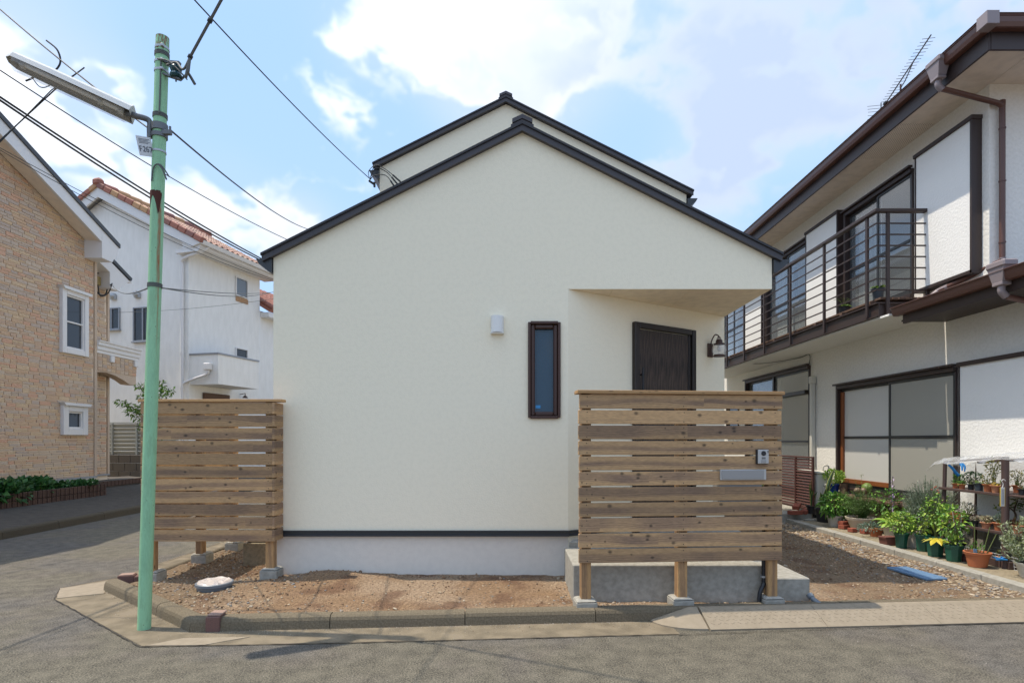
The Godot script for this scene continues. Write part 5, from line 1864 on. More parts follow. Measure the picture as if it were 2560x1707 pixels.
	window_unit(t, Transform3D(Basis(), Vector3(-1.62, 4.86, 0.0)), 0.72, 1.02, M.frame_alu, M.glass_dark, 0.0, null, 2)
	st = S()
	B(-3.14, -2.46, 4.71, 4.75, 0.0, 0.09, st, 0.004)
	B(-2.0, -1.24, 4.31, 4.35, 0.0, 0.09, st, 0.004)
	put("sill", st, M.frame_alu, t)
	var sb := Basis(Vector3(0, 0, -1), Vector3.UP, Vector3.RIGHT)
	window_unit(t, Transform3D(sb, Vector3(0.0, 6.40, -2.15)), 0.56, 0.62, M.trim_white, M.glass_sky)
	window_unit(t, Transform3D(sb, Vector3(0.0, 4.22, -2.15)), 0.56, 0.38, M.trim_white, M.glass_dark)
	st = S()
	for i in 7:
		B(0.0, 0.03, 5.92, 6.07, -1.90 - i * 0.08 - 0.072, -1.90 - i * 0.08, st, 0.003)
	put("apron_tile", st, M.tile_ochre, t)
	# round vent hoods
	for x in [-2.72, -1.82]:
		st = S()
		lathe(st, [Vector2(0.10, 0.0), Vector2(0.10, 0.09), Vector2(0.07, 0.14), Vector2(0.0, 0.16)], 12, Vector3(x, 5.76, 0.0), Basis(Vector3.RIGHT, Vector3.BACK, Vector3.DOWN))
		B(x - 0.10, x + 0.10, 5.655, 5.76, 0.0, 0.08, st, 0.01)
		put("vent_hood", st, M.steel, t)
	# downspout
	st = S()
	tube(st, arc_pts([Vector3(0.66, eave - 0.22, -0.05), Vector3(0.4, eave - 0.42, 0.12), Vector3(-0.12, eave - 0.55, 0.09), Vector3(-0.16, eave - 0.75, 0.07)]), 0.05, -1, 8)
	tube(st, [Vector3(-0.16, eave - 0.70, 0.07), Vector3(-0.16, 0.2, 0.07)], 0.05, -1, 8)
	for y in [5.2, 3.9, 2.9]:
		tube(st, [Vector3(-0.16, y, 0.07), Vector3(-0.16, y + 0.08, 0.07)], 0.06, -1, 8)
	put("downspout", st, M.trim_white, t)
	# balcony box and the drain that crosses it
	st = S()
	prism(st, PackedVector2Array([Vector2(0.0, 0.05), Vector2(0.99, 0.05), Vector2(0.99, 1.72), Vector2(0.0, 1.72)]), Vector3.ZERO, Vector3.RIGHT, Vector3(0, 0, -1), Vector3.UP, 3.02, 3.88)
	put("balcony", st, M.stucco_old, t)
	st = S()
	B(-0.01, 1.02, 3.882, 3.93, -1.76, -0.02, st, 0.005)
	put("balcony_cap", st, M.frame_alu, t)
	st = S()
	box(st, Vector3(0.70, 3.52, 0.03), Vector3(0.22, 0.20, 0.14), Basis(), 0.02)
	tube(st, arc_pts([Vector3(0.72, 3.42, 0.03), Vector3(0.66, 3.30, 0.03), Vector3(0.3, 3.2, 0.03), Vector3(-0.02, 3.10, 0.05), Vector3(-0.14, 3.02, 0.07)]), 0.04, -1, 8)
	put("rain_hopper", st, M.trim_white, t)
	st = S()
	B(0.0, 0.09, 0.4, 2.83, -1.55, -0.52, st, 0.01)
	put("door", st, M.deck_wood, t)
	st = S()
	lathe(st, [Vector2(0.09, 0.0), Vector2(0.05, 0.06), Vector2(0.015, 0.08), Vector2(0.01, 0.16)], 10, Vector3(0.2, 2.78, -2.1))
	bar(st, Vector3(0.0, 2.9, -2.1), Vector3(0.2, 2.93, -2.1), 0.02, 0.02)
	put("porch_lamp", st, M.bronze, t)
	# lower wing at the far end
	st = S()
	face(st, [Vector3(0.0, 0, -3.052), Vector3(0.0, 0, -7.5), Vector3(0.0, 5.85, -7.5), Vector3(0.0, 5.85, -3.052)], Vector3(-3, 3, -5))
	put("wing_wall", st, M.stucco_old, t)
	st = S()
	prism(st, PackedVector2Array([Vector2(0.35, 5.80), Vector2(-1.4, 6.85), Vector2(-1.4, 6.95), Vector2(0.4, 5.88)]), Vector3.ZERO, Vector3.RIGHT, Vector3.UP, Vector3.BACK, -7.6, -3.08)
	var wr := put("wing_roof", st, M.tile_red, t)
	st = S()
	for c in 16:
		for r in 6:
			tube(st, [Vector3(0.42 - r * 0.34, 5.92 + r * 0.207, -3.22 - c * 0.23), Vector3(0.1 - r * 0.34, 6.12 + r * 0.207, -3.22 - c * 0.23)], 0.085, 0.075, 6)
	stuff(put("roof_tile", st, M.tile_red, wr))
	st = S()
	B(0.0, 0.34, 5.62, 5.80, -7.6, -3.08, st, 0.02)
	put("wing_eave", st, M.trim_white, t)
	window_unit(t, Transform3D(sb, Vector3(0.0, 4.5, -4.6)), 0.9, 1.1, M.frame_alu, M.glass_dark, 0.0, null, 1, true)

# ------------------------------------------------------------------ two-storey house on the right
func curtain(st: SurfaceTool, x: float, z0: float, z1: float, y0: float, y1: float, amp := 0.018) -> void:
	var n := maxi(6, int(absf(z1 - z0) / 0.02))
	var last := []
	for i in n + 1:
		var z := lerpf(z0, z1, float(i) / n)
		var p := Vector3(x + amp * sin(z * 62.0 + 1.5 * sin(z * 17.0)), 0, z)
		if i > 0:
			var g := 0.9 + 0.1 * sin(z * 40.0)
			vc = Color(g, g, g)
			face(st, [last[0] + Vector3(0, y0, 0), p + Vector3(0, y0, 0), p + Vector3(0, y1, 0), last[0] + Vector3(0, y1, 0)], Vector3(x + 5, y0, z))
		last = [p]
	vc = Color.WHITE

func shutter_case(t: Node, za: float, zb: float, y0: float, y1: float) -> void:
	# za is nearer the camera
	var o := Node3D.new()
	o.name = "shutter_case"
	t.add_child(o, true)
	var st := S()
	B(5.392, 5.5, y0 + 0.04, y1 - 0.04, zb + 0.02, za - 0.03, st)
	put("panel", st, M.panel_white, o)
	st = S()
	B(5.375, 5.5, y0, y1, za - 0.03, za, st, 0.004)
	B(5.382, 5.5, y0, y1, zb, zb + 0.018, st, 0.003)
	B(5.365, 5.5, y1 - 0.045, y1 + 0.005, zb - 0.012, za + 0.012, st, 0.004)
	B(5.375, 5.5, y0 - 0.005, y0 + 0.04, zb, za, st, 0.004)
	put("frame", st, M.brown_trim, o)

func sliding_window(t: Node, za: float, zb: float, y0: float, y1: float, n: int, mats: Array, rail := 0.5, curt := true, sill := true) -> void:
	var o := Node3D.new()
	o.name = "window"
	t.add_child(o, true)
	var st := S()
	B(5.44, 5.56, y1 - 0.06, y1, zb, za, st, 0.004)
	B(5.44, 5.56, y0, y0 + 0.05, zb, za, st, 0.004)
	B(5.44, 5.56, y0 + 0.05, y1 - 0.06, zb, zb + 0.05, st, 0.004)
	B(5.472, 5.56, y0 + 0.05, y1 - 0.06, za - 0.016, za, st, 0.003)
	if sill:
		B(5.40, 5.46, y1 + 0.001, y1 + 0.03, zb - 0.03, za + 0.03, st, 0.003)
	put("frame", st, M.brown_trim, o)
	var w := (za - zb - 0.07) / n
	for i in n:
		var a := za - 0.018 - w * i
		var b := a - w
		var x := 5.475 if i % 2 == 0 else 5.515
		st = S()
		B(x, x + 0.03, y0 + 0.05, y1 - 0.06, a - 0.030, a, st, 0.003)
		B(x, x + 0.03, y0 + 0.05, y1 - 0.06, b, b + 0.035, st, 0.003)
		B(x, x + 0.03, y0 + 0.05, y0 + 0.12, b + 0.036, a - 0.036, st, 0.003)
		B(x, x + 0.03, y1 - 0.10, y1 - 0.06, b + 0.036, a - 0.036, st, 0.003)
		if rail > 0.0:
			var yr := lerpf(y0, y1, rail)
			B(x, x + 0.03, yr - 0.02, yr + 0.02, b + 0.036, a - 0.036, st, 0.003)
		var sash := put("sash", st, M.sash_grey, o)
		st = S()
		B(x + 0.012, x + 0.018, y0 + 0.121, y1 - 0.101, b + 0.036, a - 0.036, st)
		put("pane", st, mats[i % mats.size()], sash)
	if curt:
		st = S()
		for i in range(1, n):
			var a := za - 0.06 - w * i
			curtain(st, 5.64, a - w * 0.86, a - 0.06, y0 + 0.05, y1 - 0.07)
		put("curtain", st, M.curtain, o)
	st = S()
	B(6.15, 6.20, y0, y1, zb, za, st)
	B(5.57, 6.15, y0 - 0.03, y0, zb, za, st)
	B(5.57, 6.15, y1, y1 + 0.03, zb, za, st)
	put("room", st, M.room_wall, o)

func build_right_house() -> void:
	var t := thing("brown_trim_house", "two-storey off-white house with brown gutters, steel balcony and shutter cases", "house")
	var st := S()
	# walls with their window openings: [z near, z far, y0, y1]
	var up := [[-7.74, -9.30, 3.36, 5.12], [-10.40, -12.16, 3.36, 5.12], [-13.12, -14.9, 3.36, 5.12]]
	var low := [[-6.98, -9.52, 0.58, 2.31], [-10.42, -13.24, 0.36, 2.78], [-13.7, -14.4, 1.5, 2.3]]
	for e in [[up, 3.0, 5.55, -6.52], [low, 0.0, 3.0, -2.8]]:
		var z: float = e[3]
		for w in e[0]:
			for q in [[z, w[0], e[1], e[2]], [w[0], w[1], e[1], w[2]], [w[0], w[1], w[3], e[2]]]:
				face(st, [Vector3(5.5, q[2], q[0]), Vector3(5.5, q[2], q[1]), Vector3(5.5, q[3], q[1]), Vector3(5.5, q[3], q[0])], Vector3(9, 2, -9))
			z = w[1]
		face(st, [Vector3(5.5, e[1], z), Vector3(5.5, e[1], -17.0), Vector3(5.5, e[2], -17.0), Vector3(5.5, e[2], z)], Vector3(9, 2, -9))
	face(st, [Vector3(5.5, 3.0, -6.52), Vector3(12.0, 3.0, -6.52), Vector3(12.0, 5.55, -6.52), Vector3(5.5, 5.55, -6.52)], Vector3(9, 4, -9))
	face(st, [Vector3(5.5, 0, -2.8), Vector3(12.0, 0, -2.8), Vector3(12.0, 3.2, -2.8), Vector3(5.5, 3.2, -2.8)], Vector3(9, 2, -9))
	face(st, [Vector3(5.5, 0, -17), Vector3(12.0, 0, -17), Vector3(12.0, 5.55, -17), Vector3(5.5, 5.55, -17)], Vector3(9, 2, -9))
	face(st, [Vector3(12, 0, -2.8), Vector3(12.0, 0, -17), Vector3(12.0, 5.55, -17), Vector3(12, 5.55, -2.8)], Vector3(9, 2, -9))
	put("wall", st, M.stucco_white, t)
	st = S()
	B(5.485, 5.52, -0.02, 0.33, -17, -2.8, st)
	put("foundation", st, M.concrete, t)
	# upper eaves: soffit boards, fascia, gutters, hipped roof
	var js := [-6.45, -7.34, -8.26, -9.2, -10.1, -11.0, -11.9, -12.8, -13.7, -14.6, -17.4]
	var zprev := -5.87
	for j in js.size():
		st = S()
		B(4.95, 5.5, 5.50, 5.512, js[j] + 0.003, zprev - 0.003, st)
		put("soffit_board", st, M.soffit_holes if j == 2 else M.soffit_tan, t)
		zprev = js[j]
	var xs := [5.503, 6.2, 7.1, 8.0, 8.9, 9.8, 10.7, 12.5]
	for j in xs.size() - 1:
		st = S()
		B(xs[j] + 0.003, xs[j + 1] - 0.003, 5.50, 5.512, -6.52, -5.87, st)
		put("soffit_board", st, M.soffit_tan, t)
	st = S()
	B(4.925, 4.95, 5.43, 5.66, -17.4, -5.85, st, 0.003)
	B(4.95, 12.5, 5.43, 5.66, -5.87, -5.845, st, 0.003)
	put("fascia", st, M.brown_trim, t)
	st = S()
	prism(st, PackedVector2Array([Vector2(4.93, 5.60), Vector2(8.7, 6.75), Vector2(12.5, 5.6)]), Vector3.ZERO, Vector3.RIGHT, Vector3.UP, Vector3.BACK, -17.4, -9.8)
	face(st, [Vector3(4.93, 5.60, -5.86), Vector3(4.93, 5.60, -9.8), Vector3(8.7, 6.75, -9.8)], Vector3(9, 0, -9))
	face(st, [Vector3(12.5, 5.60, -5.86), Vector3(12.5, 5.60, -9.8), Vector3(8.7, 6.75, -9.8)], Vector3(9, 0, -9))
	face(st, [Vector3(4.93, 5.60, -5.86), Vector3(12.5, 5.60, -5.86), Vector3(8.7, 6.75, -9.8)], Vector3(9, 0, -9))
	put("roof", st, M.roof_brown, t)
	st = S()
	var gp := PackedVector2Array([Vector2(0, 0.115), Vector2(0.012, 0.125), Vector2(0.012, 0.10), Vector2(0.022, 0.095), Vector2(0.030, 0.045), Vector2(0.045, 0.005), Vector2(0.06, 0.0), Vector2(0.115, 0.0), Vector2(0.115, 0.10)])
	prism(st, gp, Vector3(4.795, 5.60, 0), Vector3.RIGHT, Vector3.UP, Vector3.BACK, -17.4, -5.72)
	prism(st, gp, Vector3(0, 5.60, -5.71), Vector3(0, 0, -1), Vector3.UP, Vector3.RIGHT, 4.80, 12.5)
	put("gutter", st, M.brown_gutter, t)
	st = S()
	B(4.785, 4.915, 5.597, 5.733, -5.835, -5.70, st, 0.004)
	put("gutter_corner", st, M.mauve_plastic, t)
	# rain hopper and downpipe
	for e in [[4.79, 5.48, -6.42], [4.80, 2.93, -5.60]]:
		st = S()
		var hx: float = e[0]
		var hy: float = e[1]
		var hz: float = e[2]
		B(hx - 0.03, hx + 0.12, hy + 0.17, hy + 0.235, hz - 0.11, hz + 0.11, st, 0.012)
		var q := []
		for k in [[-1, -1], [1, -1], [1, 1], [-1, 1]]:
			q.append([Vector3(hx + 0.045 + k[0] * 0.065, hy + 0.17, hz + k[1] * 0.095), Vector3(hx + 0.045 + k[0] * 0.045, hy + 0.03, hz + k[1] * 0.06)])
		for i in 4:
			face(st, [q[i][0], q[(i + 1) % 4][0], q[(i + 1) % 4][1], q[i][1]], Vector3(hx + 0.045, hy + 0.1, hz))
		B(hx - 0.005, hx + 0.095, hy - 0.005, hy + 0.03, hz - 0.06, hz + 0.06, st, 0.006)
		tube(st, arc_pts([Vector3(hx + 0.045, hy, hz), Vector3(hx + 0.045, hy - 0.06, hz), Vector3(hx + 0.09, hy - 0.11, hz)]), 0.034, -1, 10)
		put("rain_hopper", st, M.mauve_plastic, t)
	for run in [[Vector3(4.87, 5.385, -6.42), Vector3(5.56, 5.24, -6.46)], arc_pts([Vector3(5.53, 5.25, -6.46), Vector3(5.595, 5.21, -6.462), Vector3(5.60, 5.13, -6.465), Vector3(5.60, 3.46, -6.465)]), [Vector3(5.57, 3.44, -6.44), Vector3(5.36, 3.27, -7.12)], [Vector3(4.89, 2.82, -5.60), Vector3(5.47, 2.68, -5.55)]]:
		st = S()
		tube(st, run, 0.03, -1, 10)
		put("downpipe", st, M.brown_gutter, t)
	for run in [[Vector3(5.60, 3.48, -6.465), Vector3(5.60, 3.40, -6.465)], [Vector3(5.60, 3.42, -6.46), Vector3(5.55, 3.42, -6.52)], arc_pts([Vector3(5.40, 3.30, -7.0), Vector3(5.36, 3.27, -7.12), Vector3(5.28, 3.20, -7.13)])]:
		st = S()
		tube(st, run, 0.035, -1, 10)
		put("pipe_elbow", st, M.mauve_plastic, t)
	for y in [4.95, 4.35, 3.65]:
		st = S()
		tube(st, [Vector3(5.60, y, -6.465), Vector3(5.60, y + 0.015, -6.465)], 0.036, -1, 10)
		put("pipe_bracket", st, M.brown_gutter, t)
	# pent roof over the ground floor
	st = S()
	prism(st, PackedVector2Array([Vector2(4.90, 3.03), Vector2(5.5, 3.20), Vector2(5.5, 3.26), Vector2(4.88, 3.08)]), Vector3.ZERO, Vector3.RIGHT, Vector3.UP, Vector3.BACK, -7.19, -6.521)
	prism(st, PackedVector2Array([Vector2(4.90, 3.03), Vector2(5.5, 3.20), Vector2(9.0, 3.8), Vector2(12.2, 3.1), Vector2(12.2, 3.16), Vector2(9.0, 3.86), Vector2(5.5, 3.26), Vector2(4.88, 3.08)]), Vector3.ZERO, Vector3.RIGHT, Vector3.UP, Vector3.BACK, -6.519, -2.3)
	var pr := put("pent_roof", st, M.roof_brown, t)
	st = S()
	B(4.90, 4.94, 2.86, 3.03, -7.10, -2.3, st, 0.003)
	B(4.94, 5.5, 2.90, 2.92, -7.18, -2.3, st)
	put("fascia", st, M.brown_trim, pr)
	st = S()
	var gp2 := PackedVector2Array()
	for v in gp:
		gp2.append(Vector2(v.x, v.y * 0.85))
	prism(st, gp2, Vector3(4.78, 2.965, 0), Vector3.RIGHT, Vector3.UP, Vector3.BACK, -7.17, -2.3)
	put("gutter", st, M.brown_gutter, pr)
	st = S()
	for k in 2:
		var pts := []
		for i in 9:
			pts.append(Vector3(5.10 + 0.03 * sin(i * 1.3 + k), 3.14 + 0.004 * k, -7.0 + i * 0.12))
		tube(st, arc_pts(pts, 3), 0.006, -1, 5)
	put("wire", st, M.cable_grey, pr)
	# shutter cases and windows
	shutter_case(t, -6.62, -7.57, 3.36, 5.20)
	shutter_case(t, -9.36, -10.39, 3.36, 5.20)
	shutter_case(t, -12.20, -13.10, 3.36, 5.20)
	shutter_case(t, -3.9, -6.83, 0.50, 2.33)
	sliding_window(t, -7.74, -9.30, 3.36, 5.12, 2, [M.pane], 0.45)
	sliding_window(t, -10.40, -12.16, 3.36, 5.12, 2, [M.pane], 0.45)
	sliding_window(t, -13.12, -14.9, 3.36, 5.12, 2, [M.pane], 0.45)
	sliding_window(t, -6.98, -9.52, 0.58, 2.31, 2, [M.screen_mesh, M.screen_pane], 0.5, false)
	sliding_window(t, -10.42, -13.24, 0.36, 2.78, 2, [M.pane], 0.42)
	sliding_window(t, -13.7, -14.4, 1.5, 2.3, 1, [M.glass_dark], 0.0, false)
	st = S()
	B(5.49, 5.53, 0.70, 2.20, -9.46, -9.40, st, 0.004)
	B(5.496, 5.512, 0.705, 0.775, -9.40, -8.26, st, 0.003)
	put("wooden_frame", st, M.orange_wood, t)
	st = S()
	B(5.40, 5.47, 2.26, 2.33, -13.2, -10.45, st, 0.003)
	B(5.45, 5.50, 0.4, 2.75, -11.85, -11.79, st, 0.003)
	put("transom_bar", st, M.frame_dark, t)
	# wooden ledge under the sliding doors
	st = S()
	B(5.22, 5.48, 0.50, 0.54, -9.75, -6.9, st, 0.005)
	put("ledge", st, M.deck_wood, t)
	for q in [[0.42, 0.495], [0.335, 0.412]]:
		st = S()
		B(5.30, 5.335, q[0], q[1], -9.72, -6.92, st, 0.004)
		put("ledge_board", st, M.deck_wood, t)
	# duct cover and hanging wire on the wall
	st = S()
	B(5.41, 5.48, 0.75, 2.42, -10.30, -10.22, st, 0.008)
	B(5.40, 5.49, 2.42, 2.56, -10.32, -10.20, st, 0.014)
	put("duct_cover", st, M.unit_cream, t)
	st = S()
	tube(st, arc_pts([Vector3(4.82, 3.05, -12.1), Vector3(5.1, 2.96, -11.5), Vector3(5.4, 2.95, -10.7), Vector3(5.47, 2.98, -10.42), Vector3(5.47, 2.8, -10.41)]), 0.007, -1, 6)
	put("wire", st, M.cable_grey, t)

	# balcony
	var b := Node3D.new()
	b.name = "balcony"
	t.add_child(b)
	st = S()
	B(4.80, 5.498, 2.985, 3.01, -14.5, -7.205, st)
	put("underside", st, M.panel_white, b)
	st = S()
	for q in [[3.012, 3.028], [3.182, 3.20]]:
		B(4.755, 4.83, q[0], q[1], -14.5, -7.38, st)
	B(4.785, 4.797, 3.028, 3.182, -14.5, -7.385, st)
	for q in [[3.012, 3.028], [3.182, 3.20]]:
		B(4.831, 5.498, q[0], q[1], -7.46, -7.385, st)
	B(4.80, 5.498, 3.028, 3.182, -7.428, -7.416, st)
	for z in [-7.9, -8.6, -9.6, -10.6, -11.6, -12.6, -13.6]:
		B(4.80, 5.498, 3.06, 3.17, z - 0.03, z + 0.03, st)
	put("beam", st, M.brown_trim, b)
	for i in 8:
		st = S()
		B(4.83 + i * 0.083, 4.83 + i * 0.083 + 0.07, 3.245, 3.275, -14.4, -7.42, st, 0.004)
		put("deck_board", st, M.deck_wood, b)
	for z in [-7.55, -8.2, -8.9, -9.6, -10.3, -11.0, -11.7, -12.4, -13.1, -13.8]:
		st = S()
		B(4.76, 5.48, 3.205, 3.243, z - 0.03, z + 0.03, st)
		put("joist", st, M.deck_wood, b)
	for z in [-7.57, -8.61, -9.66, -10.66, -11.58, -12.5, -13.5]:
		st = S()
		B(4.735, 4.765, 3.03, 4.365, z - 0.022, z + 0.022, st, 0.003)
		put("railing_post", st, M.brown_trim, b)
	for x in [4.90, 5.42]:
		st = S()
		B(x - 0.022, x + 0.022, 3.03, 4.365, -7.395, -7.365, st, 0.003)
		put("railing_post", st, M.brown_trim, b)
	st = S()
	B(4.715, 4.785, 4.366, 4.41, -14.5, -7.345, st, 0.006)
	B(4.786, 5.49, 4.366, 4.41, -7.415, -7.345, st, 0.006)
	put("handrail", st, M.brown_trim, b)
	for k in 7:
		var y := 4.225 - k * 0.1445
		st = S()
		B(4.741, 4.757, y - 0.008, y + 0.008, -14.5, -7.371, st)
		B(4.758, 5.46, y - 0.008, y + 0.008, -7.387, -7.371, st)
		put("railing_bar", st, M.brown_trim, b)
	# aerial on the roof
	var a := thing("roof_aerial", "thin metal television aerial standing on the brown roof's edge", "aerial", Vector3(6.12, 6.0, -9.0))
	st = S()
	tube(st, [Vector3(0.06, -0.1, 0), Vector3(0.06, 1.05, 0)], 0.014)
	put("mast", st, M.brown_gutter, a)
	st = S()
	var p0 := Vector3(0.12, 0.98, -0.55)
	var p1 := Vector3(-0.16, 1.16, 0.95)
	tube(st, [p0, p1], 0.010)
	tube(st, arc_pts([Vector3(0.06, 1.0, 0.0), p0.lerp(p1, 0.52) - Vector3(0, 0.10, 0), p0.lerp(p1, 0.68)]), 0.008)
	put("boom", st, M.zinc_grey, a)
	var ax := (p1 - p0).normalized()
	var across := ax.cross(Vector3.UP).normalized()
	for i in 21:
		st = S()
		var c := p0.lerp(p1, 0.12 + 0.042 * i)
		tube(st, [c - across * 0.085, c + across * 0.085], 0.0035, -1, 5)
		put("element", st, M.zinc_grey, a)
	for i in 5:
		st = S()
		var c := p0 + Vector3(0, -0.13 + 0.055 * i, -0.02 - 0.01 * absf(i - 2))
		tube(st, [c - across * 0.20, c + across * 0.20], 0.0035, -1, 5)
		put("reflector_rod", st, M.zinc_grey, a)
	st = S()
	tube(st, [p0 + Vector3(0, -0.15, -0.02), p0 + Vector3(0, 0.12, -0.02)], 0.008)
	box(st, p0.lerp(p1, 0.09) + Vector3(0, 0.01, 0), Vector3(0.05, 0.04, 0.07), Basis(), 0.006)
	put("feed_box", st, M.black_plastic, a)

# ------------------------------------------------------------------ garden along the right house
const GREEN := [Color(0.09, 0.22, 0.03), Color(0.13, 0.30, 0.04), Color(0.06, 0.16, 0.025), Color(0.19, 0.36, 0.05)]
const LIME := [Color(0.20, 0.34, 0.04), Color(0.27, 0.42, 0.05), Color(0.14, 0.27, 0.04), Color(0.34, 0.44, 0.07)]
const GREY := [Color(0.20, 0.25, 0.17), Color(0.27, 0.31, 0.23), Color(0.15, 0.20, 0.13), Color(0.33, 0.36, 0.28)]
const OLIVE := [Color(0.16, 0.17, 0.04), Color(0.22, 0.20, 0.05), Color(0.12, 0.14, 0.04), Color(0.27, 0.20, 0.06)]
const DARK := [Color(0.02, 0.06, 0.02), Color(0.03, 0.08, 0.03), Color(0.05, 0.10, 0.04)]

func pot(t: Node, rt: float, rb: float, h: float, m: Material, facets := 20, lip := 0.012, oval := 1.0) -> void:
	var st := S()
	var b := Basis().scaled(Vector3(1, 1, oval)).rotated(Vector3.UP, 0.3)
	lathe(st, [Vector2(0.0, 0.0), Vector2(rb, 0.0), Vector2(lerpf(rb, rt, 0.8), h * 0.8)], facets, Vector3.ZERO, b, facets < 12)
	lathe(st, [Vector2(lerpf(rb, rt, 0.8), h * 0.8), Vector2(rt + lip * 0.3, h * 0.81), Vector2(rt + lip, h * 0.985), Vector2(rt + lip * 0.8, h), Vector2(rt - 0.004, h), Vector2(rt - 0.010, h * 0.86)], facets, Vector3.ZERO, b, facets < 12)
	var po := put("pot", st, m, t)
	st = S()
	lathe(st, [Vector2(rt, h * 0.88), Vector2(0.0, h * 0.9)], facets, Vector3.ZERO, b)
	put("soil", st, M.potting_soil, po)

func stems(t: Node, n: int, base: Vector3, spread: Vector3, r: float, m: Material) -> void:
	var st := S()
	for i in n:
		var e := base + Vector3(rng.randf_range(-1, 1) * spread.x, spread.y * rng.randf_range(0.6, 1.0), rng.randf_range(-1, 1) * spread.z)
		tube(st, arc_pts([base + Vector3(rng.randf_range(-1, 1), 0, rng.randf_range(-1, 1)) * 0.02, base.lerp(e, 0.5) + rvec() * 0.02, e], 3), r, r * 0.5, 5, false)
	put("stem", st, m, t)

func potted(called: String, label: String, at: Vector3, rt: float, rb: float, h: float, m: Material, group := "", facets := 20) -> Node3D:
	var t := thing(called, label, "potted plant", at, rng.randf() * 0.4, group)
	pot(t, rt, rb, h, m, facets)
	return t

func leafy(t: Node, c: Vector3, rad: Vector3, n: int, l: float, w: float, cols: Array, lift := 0.3, droop := 0.3, ns := 9, base_y := 0.0) -> void:
	var st := S()
	foliage(st, c, rad, n, l, w, cols, lift, droop)
	stuff(put("foliage", st, M.leaves, t))
	stems(t, ns, Vector3(0, base_y, 0), Vector3(rad.x * 0.8, c.y + rad.y * 0.6 - base_y, rad.z * 0.8), 0.004, M.stem)

func rosette(t: Node, base: Vector3, n: int, l: float, w: float, cols: Array, rise: float, called := "leaf") -> void:
	# broad arching leaves, each its own part
	for i in n:
		var a := TAU * i / n * 2.4 + rng.randf_range(-0.3, 0.3)
		var d := Vector3(cos(a), 0, sin(a))
		var k := rng.randf_range(0.75, 1.2)
		var up := rise * rng.randf_range(0.5, 1.25)
		var pts := []
		var ws := []
		for j in 6:
			var s := j / 5.0
			pts.append(base + d * l * k * s * (1.0 - 0.15 * s) + Vector3.UP * l * k * (up * s - (0.35 + up * 0.55) * s * s))
			ws.append(w * k * [0.25, 0.7, 1.0, 0.95, 0.6, 0.02][j])
		var st := S()
		blade(st, pts, d.cross(Vector3.UP).normalized(), ws, mix_col(cols))
		put(called, st, M.leaves, t)

func swords(t: Node, base: Vector3, list: Array, w: float) -> void:
	for e in list:
		var st := S()
		var tip: Vector3 = e
		var side := Vector3(1, 0, 0.5 * rng.randf_range(-1, 1)).normalized()
		var foot := base + Vector3(tip.x, 0, tip.z) * 0.15
		var pts := arc_pts([foot, foot.lerp(base + tip, 0.5) + Vector3(-tip.x * 0.18, tip.y * 0.08, -tip.z * 0.15), base + tip], 4)
		var ws := []
		for j in pts.size():
			var s := float(j) / (pts.size() - 1)
			ws.append(w * (0.55 + 0.45 * sin(s * PI)) * (1.0 if s < 0.7 else (1.0 - s) / 0.3 * 0.95 + 0.05))
		blade(st, pts, side, ws, Color(0.045, 0.10, 0.035) * rng.randf_range(0.8, 1.3), Color(0.42, 0.42, 0.12))
		put("leaf", st, M.leaves, t)

func fronds(t: Node, base: Vector3, n: int, rad: Vector3, cols: Array, fl := 0.03) -> void:
	# thready, fennel-like growth
	var st := S()
	for i in n:
		var e := base + Vector3(rng.randf_range(-1, 1) * rad.x, rad.y * rng.randf_range(0.4, 1.0), rng.randf_range(-1, 1) * rad.z)
		var pts := arc_pts([base + Vector3(rng.randf_range(-1, 1) * 0.06, 0, rng.randf_range(-1, 1) * 0.03), base.lerp(e, 0.55) + Vector3(0, 0.02, 0), e], 4)
		vc = mix_col(cols)
		tube(st, pts, 0.0022, 0.001, 3, false)
		for j in range(2, pts.size()):
			for k in 4:
				var d := (rvec() + Vector3.UP * 0.3).normalized()
				leaf(st, pts[j], d, d.cross(rvec()).normalized(), fl * rng.randf_range(0.7, 1.6), 0.004, 0.1, mix_col(cols))
	vc = Color.WHITE
	stuff(put("foliage", st, M.leaves, t))

func brick(label: String, at: Vector3, turn: float, m: Material, tilt := 0.0, s := Vector3(0.21, 0.06, 0.10)) -> void:
	var st := S()
	box(st, Vector3(0, s.y * 0.5, 0), s, Basis(), 0.004)
	var o := put("brick", st, m)
	# every loose brick is a thing of its own
	o.name = numbered("loose_brick")
	o.position = at
	o.rotation = Vector3(0, turn, tilt)
	tag(o, label, "brick", "loose bricks in the flower border")

func build_border() -> void:
	# concrete edging that carries the pots
	var o := Node3D.new()
	o.name = "pavement_edge"
	o.set_meta("kind", "structure")
	add_child(o)
	rng.seed = 12
	var z := -3.6
	while z > -9.1:
		var l := rng.randf_range(0.55, 0.7)
		var st := S()
		box(st, Vector3(4.56 + rng.randf_range(-0.006, 0.006), 0.055, z - l * 0.5), Vector3(0.12, 0.12, l - 0.006), Basis(Vector3.UP, rng.randf_range(-0.008, 0.008)), 0.008)
		put("edging_stone", st, M.concrete, o)
		z -= l
	var st := S()
	B(4.62, 5.49, -0.02, 0.106, -9.1, -2.9, st)
	put("strip", st, M.concrete_tan, o)
	st = S()
	B(4.75, 5.49, -0.02, 0.12, -15.0, -9.11, st)
	put("strip", st, M.concrete, o)
	var cb := thing("concrete_step", "rough grey concrete step at the far end of the flower border, bricks on top", "step", Vector3(4.72, 0.03, -9.42))
	st = S()
	B(-0.30, 0.22, 0.0, 0.165, -0.30, 0.12, st, 0.010)
	put("step_block", st, M.concrete, cb)
	st = S()
	B(-0.05, 0.16, 0.0, 0.07, 0.125, 0.22, st, 0.012)
	put("loose_chunk", st, M.concrete, cb)

